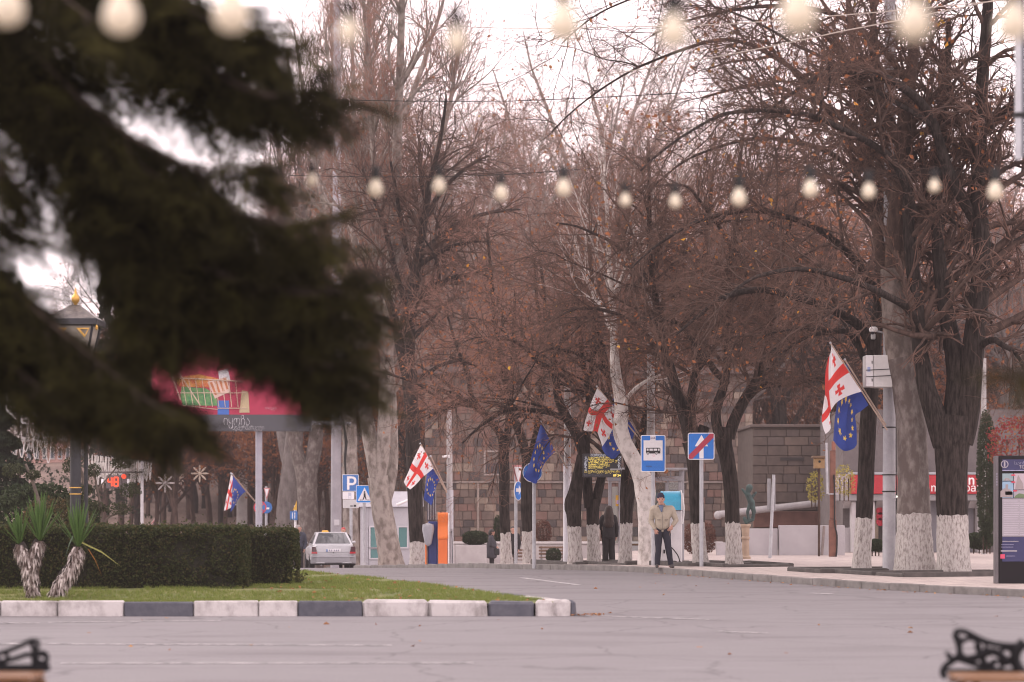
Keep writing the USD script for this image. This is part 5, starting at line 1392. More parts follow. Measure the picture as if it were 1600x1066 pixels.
t = thing('lane_sign', 'small blue sign with white bars below a yellow sign at the brown trunk', 'road sign')
sign_post(t, 461.5, d, 790, 2.0, white_paint)
x0, z0, x1, z1 = W2(453.5, 799, 465, 812.5, d)
part(t, 'panel', plate(sbox(x0, z0, x1, z1), d - .09, .02), sign_blue2)
part(t, 'bars', plate(unary_union([sbox(x0 + .09, z0 + .05, x0 + .12, z1 - .05), sbox(x0 + .19, z0 + .05, x0 + .22, z1 - .05)]), d - .096, .005), sign_white)
x0, z0, x1, z1 = W2(458, 782, 464, 797, d)
part(t, 'yellow_panel', plate(Polygon([(x0, z0), (x1, z0), (x1, z1)]), d - .09, .02), flat('sign_yellow', (.6, .35, .05)))

# ------------------------------------------------------------------ flags
WH, RD, BL, GD = np.array([.78, .75, .76]), np.array([.70, .055, .05]), np.array([.034, .064, .28]), np.array([.80, .58, .10])
def five_cross(u, v):
    """u 0..1 along the fly (3 units), v 0..1 down the hoist (2 units)"""
    x, y = u * 3.0, v * 2.0
    c = np.where(((abs(x - 1.5) < .2) | (abs(y - 1.0) < .2))[..., None], RD, WH)
    for cx_ in (.65, 2.35):
        for cy_ in (.4, 1.6):
            a, b = abs(x - cx_), abs(y - cy_)
            k = ((a < .22) & (b < .055 + .10 * np.maximum(a - .05, 0) * 2)) | ((b < .22) & (a < .055 + .10 * np.maximum(b - .05, 0) * 2))
            c = np.where(k[..., None], RD, c)
    return c
def star_ring(u, v):
    x, y = u * 3.0 - 1.5, v * 2.0 - 1.0
    c = np.broadcast_to(BL, u.shape + (3,)).copy()
    for k in range(12):
        a = k * math.pi / 6
        dx, dy = x - .667 * math.sin(a), y + .667 * math.cos(a)
        r_, th = np.hypot(dx, dy), np.arctan2(dx, -dy)
        m = (th + math.pi) % (2 * math.pi / 5) - math.pi / 5
        ed = .135 * math.cos(math.pi * 2 / 5) / np.cos(math.pi * 2 / 5 - abs(math.pi / 5 - abs(m))) if False else .125 * (.42 + .58 * np.clip(abs(m) / (math.pi / 5), 0, 1) ** 1.6)
        c = np.where((r_ < ed)[..., None], GD, c)
    return c
def flag(label, d, ctrl, pattern, staff, group='flags on the street poles', nu=105, nv=72, ripple=.02, seed=0, staff_r=.018, gu=None):
    """ctrl[v][u] = (px, py, depth offset): control grid of the hanging cloth, first column at the staff"""
    C = np.array([[at(q[0], q[1], d + q[2]) for q in row] for row in ctrl])
    nvc, nuc = C.shape[:2]
    gu, gv = (np.linspace(0, 1, nuc) if gu is None else np.array(gu)), np.linspace(0, 1, nvc)
    uu, vv = np.linspace(0, 1, nu), np.linspace(0, 1, nv)
    P = PchipInterpolator(gv, PchipInterpolator(gu, C, axis=1)(uu), axis=0)(vv)
    U, V = np.meshgrid(uu, vv)
    P[:, :, 1] += ripple * np.sin(U * 13 + V * 5 + seed) * U + ripple * .6 * np.sin(V * 11 - U * 6 + 2 * seed) * U
    o = thing('flag', label, 'flag', group)
    i, j = np.meshgrid(np.arange(nv - 1), np.arange(nu - 1), indexing='ij')
    a = i * nu + j
    raw(o, 'cloth', P.reshape(-1, 3), np.stack([a, a + nu, a + nu + 1, a + 1], -1).reshape(-1, 4), cloth_m, None, pattern(U, V).reshape(-1, 3))
    s0, s1 = at(*staff[0][:2], d + staff[0][2]), at(*staff[1][:2], d + staff[1][2])
    part(o, 'staff', rod(s0, s1, staff_r, 10), pm('staff_wood', (.45, .33, .26), (.34, .25, .2), 6, .5))
    part(o, 'finial', trimesh.creation.icosphere(1, staff_r * 1.5).apply_translation(s1), steel)
    return o
# right pole
flag('white flag with red crosses hanging folded on the right-hand pole', 51.6,
     [[(1298.5, 538, -.05), (1298, 550, -.18), (1293, 566, .10), (1296, 592, -.02), (1290, 612, .12)],
      [(1310, 557, -.05), (1299, 576, -.22), (1289, 592, .12), (1296, 616, .0), (1286, 636, .12)],
      [(1322, 575, -.05), (1300, 597, -.24), (1289, 614, .12), (1296, 636, .02), (1284, 655, .14)],
      [(1334, 594, -.05), (1301, 616, -.22), (1291, 634, .14), (1297, 655, .04), (1286, 668, .16)],
      [(1346.5, 612, -.05), (1303, 634, -.18), (1294, 652, .14), (1298, 668, .06), (1290, 678, .16)]],
     five_cross, [(1386, 672, .5), (1297.5, 536, -.08)], seed=1, ripple=.008, gu=[0, .36, .56, .8, 1])
flag('blue flag with gold stars drooping below the folded white flag at right', 51.9,
     [[(1322, 568, 0), (1316, 598, -.05), (1308, 632, .02), (1303, 668, -.05), (1302, 688, 0)],
      [(1331, 585, 0), (1322, 612, -.12), (1313, 645, -.15), (1309, 676, -.2), (1310, 698, -.12)],
      [(1341, 603, 0), (1328, 624, -.16), (1322, 655, -.2), (1320, 688, -.2), (1321, 705, -.12)],
      [(1349, 619, 0), (1333, 630, .04), (1329, 657, -.02), (1334, 684, .0), (1335, 700, -.02)],
      [(1357, 633, 0), (1346, 642, .02), (1336, 650, .10), (1338, 668, .10), (1339, 692, .05)]],
     star_ring, [(1384, 664, .4), (1320, 562, .02)], seed=2, ripple=.012)
# middle pole
flag('white flag with red crosses flying half behind the white plane tree', 61.2,
     [[(933.5, 606, 0), (927, 621, -.1), (920, 639, -.05), (915, 656, -.2), (911.5, 672, -.1)],
      [(943, 617, 0), (935, 630, -.15), (926, 645, -.2), (922, 660, -.05), (919, 674, .05)],
      [(953, 629, 0), (946, 636, -.05), (938, 646, -.1), (934, 659, -.15), (931, 674, .0)],
      [(963, 641, 0), (956, 648, .1), (948, 659, .05), (942, 673, -.1), (937, 685, 0)],
      [(974, 654, 0), (968, 660, .15), (959, 668, .1), (951, 683, 0), (941, 698, .05)]],
     five_cross, [(1012, 702, .6), (932.5, 604, -.04)], seed=3, ripple=.03)
flag('blue flag with gold stars behind the white plane tree, lowest corner by the display board', 61.7,
     [[(958, 622, 0), (950, 650, .05), (944, 680, 0), (940, 700, .1)],
      [(970, 640, 0), (962, 668, .1), (954, 692, .05), (948, 712, 0)],
      [(982, 656, 0), (974, 680, -.1), (966, 702, -.05), (958, 717, 0)],
      [(992, 672, 0), (986, 690, .05), (976, 700, .1), (968, 708, .1)]],
     star_ring, [(1012, 699, .4), (956, 618, 0)], seed=4, ripple=.03)
# lone blue flag
flag('blue flag with gold stars hanging alone over the round turn sign', 63.4,
     [[(845.5, 661, 0), (840, 680, .06), (834, 702, -.05), (827, 725, .08), (818, 745, 0)],
      [(852, 674, 0), (845, 692, -.1), (839, 712, .05), (833, 732, -.08), (828, 752, .03)],
      [(859, 688, 0), (851, 704, .05), (845, 722, -.08), (841, 740, .06), (837, 756, 0)],
      [(867, 706, 0), (859, 714, .04), (851, 724, .06), (846, 734, 0), (841, 745, .05)]],
     star_ring, [(886, 732, .9), (845, 659, -.02)], seed=5, ripple=.025)
# left pole pair
flag('white flag with red crosses on the slim pole left of centre', 74.2,
     [[(657.5, 695, 0), (650, 710, -.08), (642, 728, .02), (636, 742, -.08), (631, 753, 0)],
      [(663, 704, 0), (656, 718, -.12), (648, 734, -.06), (640, 748, .02), (634, 759, .04)],
      [(669, 715, 0), (663, 725, .0), (655, 738, .06), (645, 752, .0), (637, 762, -.04)],
      [(677, 732, 0), (670, 738, .08), (660, 746, .06), (650, 757, -.04), (641, 765, .02)]],
     five_cross, [(698, 770, .7), (657, 693.5, -.03)], seed=6, ripple=.03, staff_r=.022)
flag('blue flag with gold stars drooping below the white flag left of centre', 74.6,
     [[(669, 716, 0), (667, 740, .05), (664, 765, 0), (662, 780, .04)],
      [(676, 728, 0), (672, 750, -.12), (669, 770, -.08), (668, 785, 0)],
      [(682, 740, 0), (678, 755, .08), (676, 772, .04), (674, 789, .02)],
      [(687, 750, 0), (683, 757, .05), (680, 766, .08), (678, 775, .08)]],
     star_ring, [(698, 768, .6), (673, 713, 0)], seed=7, ripple=.02, staff_r=.022)
# far left pair
flag('white flag with red crosses hanging at the far left, half covered by a blue one', 98.0,
     [[(361, 741, 0), (358, 758, .05), (354, 776, 0), (350, 798, .05)], [(366, 748, 0), (361, 762, -.1), (357, 780, -.05), (354, 797, 0)], [(374, 758, 0), (368, 770, .1), (364, 785, 0), (370, 788, .05)]],
     five_cross, [(396, 781, 1), (361, 740, 0)], seed=8, ripple=.03, staff_r=.028)
flag('blue flag with gold stars draped over the white flag at the far left', 97.7,
     [[(364, 743, 0), (363, 762, .05), (362, 782, -.05), (360, 800, 0)], [(372, 754, 0), (368, 768, -.1), (366, 784, .0), (363, 797, 0)], [(384, 768, 0), (377, 774, .05), (371, 782, .1), (367, 790, .05)]],
     star_ring, [(398, 783, 1.2), (363, 741, .1)], seed=9, ripple=.03, staff_r=.028)
flag('tiny red and white flag far down the street behind the hedge', 130.0,
     [[(246, 802, 0), (243, 808, 0), (238, 815, 0)], [(244, 808, 0), (241, 813, -.1), (236, 819, 0)], [(242, 814, 0), (239, 818, 0), (235, 823, 0)]],
     five_cross, [(232, 826, .2), (247, 800, 0)], seed=10, ripple=.03, staff_r=.028)
# ------------------------------------------------------------------ people
def sph(p, r, s=(1, 1, 1), n=20):
    return m3.Manifold.sphere(1.0, n).scale((r * s[0], r * s[1], r * s[2])).translate(tuple(map(float, p)))
def skin(bones, fine=.022, it=8):
    """bones: lists of (point, radius[, squash]); each list is hulled, all are joined and smoothed"""
    parts_ = [m3.Manifold.batch_hull([sph(*q) for q in b]) for b in bones]
    m = m3.Manifold.batch_boolean(parts_, m3.OpType.Add).refine_to_length(fine).to_mesh()
    t = trimesh.Trimesh(m.vert_properties[:, :3], m.tri_verts, process=True)
    trimesh.smoothing.filter_taubin(t, iterations=it)
    return t
def shift(m, fold=0.0, seed=0, sc=9):
    if fold:
        n = m.vertex_normals
        m.vertices = m.vertices + n * ((meshkit.fbm(m.vertices * [sc, sc, sc * .6] + seed, 3, seed) - .5) * 2 * fold)[:, None]
    return m
skin_m = pm('skin', (.44, .25, .19), (.38, .20, .15), 12, .55, coords='object')
hair_m = pm('dark_hair', (.018, .013, .011), (.03, .022, .018), 40, .5, .4, 60, coords='object', stretch=(1, 1, .2))
def hand(wrist, d, palm_n, s=1.0):
    """a relaxed hand hanging along d: palm, four bent fingers of unequal length, thumb at the side"""
    wrist, d, n = np.array(wrist, float), np.array(d, float), np.array(palm_n, float)
    d /= np.linalg.norm(d); n -= d * (n @ d); n /= np.linalg.norm(n); w = np.cross(d, n)
    b = [[(wrist, .026 * s), (wrist + d * .08 * s + w * .028 * s, .016 * s), (wrist + d * .085 * s - w * .03 * s, .015 * s)]]
    for k, ln in enumerate((.070, .082, .076, .058)):
        p0 = wrist + d * .082 * s + w * (.030 - .0195 * k) * s
        p1 = p0 + (d * .9 + n * .3) * ln * .5 * s
        p2 = p1 + (d * .6 + n * .8) * ln * .5 * s
        b += [[(p0, .0095 * s), (p1, .0088 * s)], [(p1, .0088 * s), (p2, .0075 * s)]]
    t0 = wrist + d * .02 * s + w * .028 * s
    t1 = t0 + (d * .7 + w * .7) * .04 * s
    b += [[(t0, .013 * s), (t1, .0105 * s)], [(t1, .0105 * s), (t1 + (d * .95 + n * .3) * .032 * s, .009 * s)]]
    return b
def head_bones(c, s=1.0, fwd=(0, -1, 0)):
    """skull, jaw, nose, ears about the head centre c, the face towards fwd"""
    c, f = np.array(c, float), np.array(fwd, float)
    sd = np.cross(f, [0, 0, 1.0])
    return [[(c + [0, 0, .035 * s] - f * .012 * s, .088 * s, (.88, 1, 1)), (c + f * .02 * s + [0, 0, -.03 * s], .072 * s)],
            [(c + f * .03 * s + [0, 0, -.045 * s], .060 * s), (c + f * .052 * s + [0, 0, -.092 * s], .034 * s)],
            [(c + f * .083 * s + [0, 0, .018 * s], .011 * s), (c + f * .108 * s + [0, 0, -.022 * s], .015 * s)],
            [(c + f * .075 * s + sd * .03 * s + [0, 0, .03 * s], .018 * s), (c + f * .078 * s - sd * .03 * s + [0, 0, .03 * s], .018 * s)],
            [(c + f * .084 * s + sd * .02 * s + [0, 0, -.058 * s], .011 * s), (c + f * .084 * s - sd * .02 * s + [0, 0, -.058 * s], .011 * s)],
            [(c + sd * .082 * s + [0, 0, .01 * s], .022 * s, (.5, 1, 1.4)), (c + sd * .078 * s + [0, 0, -.015 * s], .016 * s)],
            [(c - sd * .082 * s + [0, 0, .01 * s], .022 * s, (.5, 1, 1.4)), (c - sd * .078 * s + [0, 0, -.015 * s], .016 * s)]]
def eyes(o, c, fwd, s=1.0):
    c, f = np.array(c, float), np.array(fwd, float)
    sd = np.cross(f, [0, 0, 1.0])
    dark = flat('eye_dark', (.03, .02, .018), .2)
    for q in (-1, 1):
        part(o, 'eye', trimesh.creation.icosphere(2, .0125 * s).apply_translation(c + f * .076 * s + sd * q * .031 * s + [0, 0, .008 * s]), dark)
        part(o, 'eyebrow', skin([[(c + f * .087 * s + sd * q * .018 * s + [0, 0, .034 * s], .006), (c + f * .08 * s + sd * q * .045 * s + [0, 0, .034 * s], .005)]], .01, 2), hair_m)
    part(o, 'mouth', skin([[(c + f * .0915 * s + sd * .022 * s + [0, 0, -.06 * s], .0055), (c + f * .0955 * s + [0, 0, -.058 * s], .0065), (c + f * .0915 * s - sd * .022 * s + [0, 0, -.06 * s], .0055)]], .01, 2), flat('lips', (.3, .12, .1), .5))

# the man at the kerb, facing the camera
P0 = on(1037, 56.7, KERB_H)
o = thing('person', 'man in beige jacket, dark trousers and navy knit hat standing at the kerb', 'person', loc=P0)
hc = (-.068, -.02, 1.605)
body_b = head_bones(hc) + [[((-.06, .0, 1.52), .058), ((-.04, .01, 1.40), .075)],
    [((-.22, .02, 1.38), .075), ((.17, .02, 1.38), .075), ((-.03, .03, 1.15), .15, (1, .7, 1))], [((-.03, .03, 1.15), .15, (1, .7, 1)), ((-.03, .03, .95), .16, (1, .72, .8))],
    [((-.235, .02, 1.36), .062), ((-.30, .06, 1.10), .046)], [((-.30, .06, 1.10), .045), ((-.205, -.06, .90), .032)],
    [((.185, .02, 1.36), .062), ((.295, .04, 1.12), .046)], [((.295, .04, 1.12), .045), ((.19, -.10, .985), .03)],
    [((-.115, .02, .90), .095), ((-.125, -.01, .50), .062)], [((-.125, -.01, .50), .06), ((-.145, .02, .09), .042)],
    [((.055, .02, .90), .095), ((.10, -.03, .50), .062)], [((.10, -.03, .50), .06), ((.165, .02, .09), .042)],
    [((-.145, .03, .05), .045), ((-.16, -.13, .035), .034)], [((.165, .03, .05), .045), ((.20, -.12, .035), .034)]]
body_b += hand((.19, -.10, .985), (-.55, -.25, -.75), (-.5, .8, 0)) + hand((-.205, -.06, .90), (.3, -.1, -.9), (.6, .7, 0))
part(o, 'body', skin(body_b, .02), skin_m, smooth=True)
eyes(o, hc, (0, -1, 0))
beige = pm('beige_jacket', (.37, .32, .255), (.30, .255, .20), 6, .8, .35, 30, coords='object', bdist=.01)
jk = skin([[((-.22, .02, 1.375), .092), ((.17, .02, 1.375), .092), ((-.03, .01, 1.18), .178, (1, .75, 1))], [((-.03, .01, 1.2), .175, (1, .76, 1)), ((-.03, .01, .96), .172, (1, .8, .55))],
           [((-.245, .02, 1.355), .085), ((-.295, .06, 1.10), .062)], [((-.295, .06, 1.10), .062), ((-.215, -.05, .925), .050)],
           [((.195, .02, 1.355), .085), ((.292, .04, 1.12), .062)], [((.292, .04, 1.12), .062), ((.215, -.075, 1.005), .052)],
           [((-.12, .03, 1.46), .05), ((.0, .03, 1.46), .05), ((-.06, .05, 1.50), .05)]], .02, 6)
part(o, 'jacket', shift(jk, .012, 3, 8), beige, smooth=True)
part(o, 'hem', shift(skin([[((-.14, .01, .885), .05), ((.08, .01, .885), .05), ((-.03, -.035, .885), .05), ((-.03, .08, .885), .05)]], .02, 4), .004, 5), beige, smooth=True)
part(o, 'collar', skin([[((-.135, -.04, 1.45), .03), ((-.125, .05, 1.50), .03)], [((.015, -.04, 1.45), .03), ((.0, .05, 1.50), .03)], [((-.125, .05, 1.50), .03), ((.0, .05, 1.50), .03)]], .015, 3), pm('jacket_collar', (.20, .165, .13), (.26, .22, .17), 9, .85, coords='object'), smooth=True)
part(o, 'shirt', skin([[((-.10, -.06, 1.45), .025), ((-.03, -.06, 1.45), .025), ((-.055, -.125, 1.33), .02)]], .015, 2), flat('blue_grey_shirt', (.10, .12, .18), .8), smooth=True)
zipm = flat('zip_dark', (.12, .10, .085), .6)
raw(o, 'zip', *tubes(np.array([[-.052, -.152, 1.30], [-.04, -.158, 1.2], [-.034, -.162, 1.1], [-.032, -.158, 1.0], [-.03, -.145, .9]]), np.full(5, .005), 6)[:2], zipm)
for sx in (-1, 1):
    part(o, 'pocket_flap', bx(-.035 + sx * .09 - .04, -.035 + sx * .09 + .04, -.158, -.135, 1.12, 1.135, .004), zipm)
navy = pm('navy_trousers', (.012, .012, .021), (.020, .020, .031), 8, .85, .3, 26, coords='object')
tr = skin([[((-.115, .02, .92), .112, (1, 1, .8)), ((.055, .02, .92), .112, (1, 1, .8))], [((-.115, .02, .9), .108), ((-.126, -.01, .50), .074)], [((-.126, -.01, .50), .074), ((-.147, .02, .10), .065)],
           [((.055, .02, .9), .108), ((.103, -.03, .50), .074)], [((.103, -.03, .50), .074), ((.168, .02, .10), .065)]], .022, 6)
part(o, 'trousers', shift(tr, .010, 6, 8), navy, smooth=True)
shoe = flat('dark_shoe_leather', (.035, .03, .03), .5)
part(o, 'shoe', skin([[((-.150, .05, .045), .048, (1, 1, .9)), ((-.16, -.06, .045), .045), ((-.17, -.16, .032), .036, (1, 1, .85))]], .02, 4), shoe, smooth=True)
part(o, 'shoe', skin([[((.168, .05, .045), .048, (1, 1, .9)), ((.185, -.05, .045), .045), ((.21, -.14, .032), .036, (1, 1, .85))]], .02, 4), shoe, smooth=True)
knit = pm('navy_knit', (.014, .014, .034), (.024, .022, .045), 60, .95, .4, 90, coords='object')
part(o, 'knit_hat', skin([[((-.068, -.006, 1.665), .093, (.95, 1.06, .9)), ((-.068, -.002, 1.70), .070)], [((-.068, -.012, 1.65), .099, (.93, 1.03, .30))]], .018, 4), knit, smooth=True)

# the long haired woman seen from behind
P0 = on(951, 65.0, KERB_H)
black_cloth = pm('black_cloth', (.012, .011, .013), (.022, .019, .021), 9, .9, .3, 22, coords='object')
o = thing('person', 'woman with long dark hair seen from behind, black clothes, pale bag', 'person', loc=P0)
hc = (.0, .02, 1.42)
bb = head_bones(hc, .92, (0, 1, 0)) + [[((0, .0, 1.34), .05), ((0, 0, 1.22), .07)], [((-.14, 0, 1.22), .06), ((.14, 0, 1.22), .06), ((0, 0, .95), .125, (1, .75, 1))], [((0, 0, .95), .125, (1, .75, 1)), ((0, 0, .82), .15, (1, .75, .8))],
      [((-.16, 0, 1.21), .05), ((-.235, .02, .98), .042)], [((-.235, .02, .98), .042), ((-.205, .08, .78), .03)], [((.16, 0, 1.21), .05), ((.20, .02, .96), .042)], [((.20, .02, .96), .042), ((.20, .06, .72), .03)],
      [((-.07, 0, .80), .09), ((-.075, 0, .44), .055)], [((-.075, 0, .44), .055), ((-.075, .01, .08), .038)], [((.07, 0, .80), .09), ((.075, .02, .44), .055)], [((.075, .02, .44), .055), ((.085, .02, .08), .038)]]
bb += hand((-.205, .08, .78), (0, .1, -1), (1, .3, 0), .9) + hand((.20, .06, .72), (0, .1, -1), (-1, .3, 0), .9)
part(o, 'body', skin(bb, .028), skin_m, smooth=True)
part(o, 'coat', shift(skin([[((-.14, 0, 1.225), .08), ((.14, 0, 1.225), .08), ((0, 0, .95), .165, (1, .8, 1))], [((0, 0, .95), .165, (1, .8, 1)), ((0, 0, .70), .19, (1, .75, .4))],
      [((-.165, 0, 1.205), .072), ((-.25, .02, .98), .062)], [((-.25, .02, .98), .062), ((-.21, .07, .80), .05)], [((.165, 0, 1.205), .072), ((.215, .02, .96), .062)], [((.215, .02, .96), .062), ((.21, .055, .74), .05)]], .03, 5), .010, 4), black_cloth, smooth=True)
part(o, 'trousers', shift(skin([[((-.07, 0, .74), .115), ((-.082, 0, .44), .088)], [((-.082, 0, .44), .088), ((-.088, .01, .08), .082)], [((.07, 0, .74), .115), ((.08, .02, .44), .088)], [((.08, .02, .44), .088), ((.095, .02, .08), .082)]], .03, 5), .010, 5), black_cloth, smooth=True)
hr = skin([[((0, -.005, 1.45), .105, (1, 1, .98)), ((0, -.05, 1.30), .11, (1.15, .7, 1))], [((0, -.05, 1.30), .115, (1.2, .7, 1)), ((.0, -.105, 1.04), .10, (1.25, .5, 1))], [((-.07, -.04, 1.30), .06), ((-.10, -.085, 1.06), .045)], [((.07, -.04, 1.30), .06), ((.10, -.085, 1.08), .045)]], .018, 5)
part(o, 'hair', shift(hr, .010, 7, 14), pm('long_dark_hair', (.022, .012, .010), (.04, .022, .018), 30, .55, .5, 50, coords='object', stretch=(1, 1, .15)), smooth=True)
part(o, 'bag', bx(-.275, -.215, -.06, .16, .62, .90, .02), flat('pale_bag', (.5, .38, .34), .6))
raw(o, 'bag_strap', *tubes(np.array([[-.245, -.02, .9], [-.24, .0, 1.05], [-.2, .0, 1.22], [-.19, .03, 1.28]]), np.full(4, .010), 6)[:2], flat('pale_bag', (.5, .38, .34), .6))
for sx in (-.085, .09):
    part(o, 'shoe', skin([[((sx, -.03, .045), .045), ((sx, .12, .035), .036)]], .02, 3), flat('dark_blue_shoe', (.03, .035, .06), .5), smooth=True)

# the short woman in a dark coat, seen from the side, looking right
P0 = on(768, 90.0)
o = thing('person', 'short dark haired woman in a long dark coat, side on by the low wall', 'person', loc=P0)
hc = (.02, 0, 1.46)
bb = head_bones(hc, .95, (1, 0, 0)) + [[((0, 0, 1.38), .05), ((-.01, 0, 1.26), .07)], [((-.02, -.13, 1.26), .06), ((-.02, .13, 1.26), .06), ((0, 0, .95), .14)], [((0, 0, .95), .14), ((0, 0, .8), .15)],
      [((-.02, -.16, 1.24), .05), ((-.03, -.2, 1.0), .042)], [((-.03, -.2, 1.0), .042), ((.16, -.15, .92), .03)], [((-.02, .16, 1.24), .05), ((-.03, .2, 1.0), .042)], [((-.03, .2, 1.0), .042), ((.16, .15, .92), .03)],
      [((0, -.07, .8), .09), ((0, -.07, .44), .055)], [((0, -.07, .44), .055), ((-.01, -.07, .08), .04)], [((0, .07, .8), .09), ((.03, .07, .44), .055)], [((.03, .07, .44), .055), ((.03, .07, .08), .04)]]
bb += hand((.16, -.15, .92), (1, .1, -.3), (0, .5, -1), .9) + hand((.16, .15, .92), (1, -.1, -.3), (0, -.5, -1), .9)
part(o, 'body', skin(bb, .028), skin_m, smooth=True)
coat = pm('charcoal_coat', (.035, .034, .042), (.055, .052, .062), 8, .9, .3, 20, coords='object')
part(o, 'coat', shift(skin([[((-.02, -.13, 1.26), .085), ((-.02, .13, 1.26), .085), ((.01, 0, 1.0), .20, (.95, 1, 1))], [((.01, 0, 1.0), .20, (.95, 1, 1)), ((.0, 0, .56), .23, (.9, 1, .4))],
      [((-.02, -.165, 1.24), .072), ((-.03, -.215, 1.0), .065)], [((-.03, -.215, 1.0), .065), ((.14, -.16, .93), .052)], [((-.02, .165, 1.24), .072), ((-.03, .215, 1.0), .065)], [((-.03, .215, 1.0), .065), ((.14, .16, .93), .052)], [((-.08, 0, 1.33), .06), ((.02, 0, 1.32), .065)]], .035, 5), .012, 3), coat, smooth=True)
part(o, 'hair', skin([[((-.0, 0, 1.50), .098), ((-.04, 0, 1.44), .09)]], .02, 4), hair_m, smooth=True)
part(o, 'trousers', skin([[((0, -.07, .62), .085), ((-.01, -.07, .08), .06)], [((.02, .07, .62), .085), ((.03, .07, .08), .06)]], .025, 5), black_cloth, smooth=True)
for sy, sx in ((-.07, -.01), (.07, .03)):
    part(o, 'shoe', skin([[((sx - .04, sy, .045), .042), ((sx + .12, sy, .035), .036)]], .02, 3), shoe, smooth=True)
part(o, 'handbag', bx(.10, .30, -.20, -.12, .62, .86, .03), flat('black_bag', (.02, .02, .022), .5))

def plain_person(label, px, d, base, h, colr, hair_c, fwd, mirror=1, yaw=0):
    P0 = on(px, d, base)
    o = thing('person', label, 'person', loc=P0, rz=yaw)
    s = h / 1.72
    f = np.array(fwd, float)
    hc = np.array([0, 0, 1.60]) * s
    S = lambda *p: np.array(p) * s
    bb = head_bones(hc, s, fwd) + [[(S(0, 0, 1.5), .055 * s), (S(0, 0, 1.38), .075 * s)], [(S(-.17, 0, 1.37), .07 * s), (S(.17, 0, 1.37), .07 * s), (S(0, 0, 1.1), .15 * s, (1, .75, 1))], [(S(0, 0, 1.1), .15 * s, (1, .75, 1)), (S(0, 0, .92), .16 * s, (1, .75, .8))]]
    arms = [[(S(-.2, 0, 1.35), .06 * s), (S(-.26, .03, 1.06), .045 * s)], [(S(-.26, .03, 1.06), .045 * s), (S(-.22, -.1, .86), .032 * s)], [(S(.2, 0, 1.35), .06 * s), (S(.26, .03, 1.06), .045 * s)], [(S(.26, .03, 1.06), .045 * s), (S(.22, -.1, .86), .032 * s)]]
    legs = [[(S(-.09, 0, .88), .095 * s), (S(-.1, -.01, .48), .06 * s)], [(S(-.1, -.01, .48), .06 * s), (S(-.1, .02, .08), .042 * s)], [(S(.09, 0, .88), .095 * s), (S(.1, -.01, .48), .06 * s)], [(S(.1, -.01, .48), .06 * s), (S(.1, .02, .08), .042 * s)]]
    bb += arms + legs + hand(S(-.22, -.1, .86), (0, -.2, -1), (1, .3, 0), s) + hand(S(.22, -.1, .86), (0, -.2, -1), (-1, .3, 0), s)
    part(o, 'body', skin(bb, .03), skin_m, smooth=True)
    grow_ = lambda b, k: [[(q[0], q[1] + k, *q[2:]) for q in x] for x in b]
    part(o, 'jacket', shift(skin([[(S(-.17, 0, 1.375), .09 * s), (S(.17, 0, 1.375), .09 * s), (S(0, 0, 1.1), .19 * s, (1, .8, 1))], [(S(0, 0, 1.1), .19 * s, (1, .8, 1)), (S(0, 0, .86), .19 * s, (1, .8, .5))]] + grow_(arms, .02), .035, 5), .01, 2), colr, smooth=True)
    part(o, 'trousers', shift(skin(grow_(legs, .02), .035, 5), .01, 3), black_cloth, smooth=True)
    part(o, 'hair', skin([[(hc + S(0, 0, .05) - f * .02, .092 * s, (.95, 1, .9)), (hc + S(0, 0, .02) - f * .04, .085 * s)]], .02, 4), hair_c, smooth=True)
    for sx in (-.1, .1):
        part(o, 'shoe', skin([[(S(sx, .03, .045), .045 * s), (S(sx, -.14, .035), .038 * s)]], .022, 3), shoe, smooth=True)
    return o
plain_person('person in black half hidden behind the edge-on sign post', 801.5, 88.0, 0, 1.62, black_cloth, hair_m, (0, -1, 0))
plain_person('grey haired man in dark jacket bending to the silver car, by the hedge end', 466.5, 89.5, 0, 1.72, pm('dark_blue_jacket', (.03, .033, .05), (.045, .048, .065), 8, .9, coords='object'), pm('grey_hair', (.3, .26, .25), (.22, .19, .18), 30, .7, coords='object'), (1, 0, 0))
plain_person('person with red cap standing beyond the silver car', 536.5, 94.0, 0, 1.72, black_cloth, flat('red_cap', (.4, .06, .06), .7), (0, -1, 0))

# ------------------------------------------------------------------ silver saloon seen from behind
car = thing('parked_car', 'silver saloon taxi seen from behind beyond the street crest', 'car', loc=on(521, 90.0, 0), rz=8)
silver = usdkit.material(stage, '/World/Looks/silver_paint', {'p': ('principled_bsdf', {'base_color': (.46, .46, .48), 'metallic': .55, 'roughness': .34, 'coat_weight': .6, 'coat_roughness': .08})}, [], surface='p.BSDF')
bumper_m = pm('silver_bumper', (.36, .355, .375), (.33, .325, .345), 4, .45, metallic=.3, coords='object')
car_glass = usdkit.material(stage, '/World/Looks/car_glass', {'p': ('principled_bsdf', {'base_color': (.05, .055, .06), 'roughness': .04, 'specular_ior_level': .8, 'coat_weight': 1.0, 'coat_roughness': .02})}, [], surface='p.BSDF')
tail_red = flat('tail_light_red', (.42, .02, .03), .15, spec=.6)
tail_dark = flat('tail_light_smoke', (.06, .025, .03), .12, spec=.6)
def superrow(w, h, zc, n=28, e=3.2):
    a = np.linspace(0, 2 * np.pi, n, endpoint=False)
    return np.stack([w * np.sign(np.cos(a)) * abs(np.cos(a)) ** (2 / e), zc + h * np.sign(np.sin(a)) * abs(np.sin(a)) ** (2 / e)], 1)
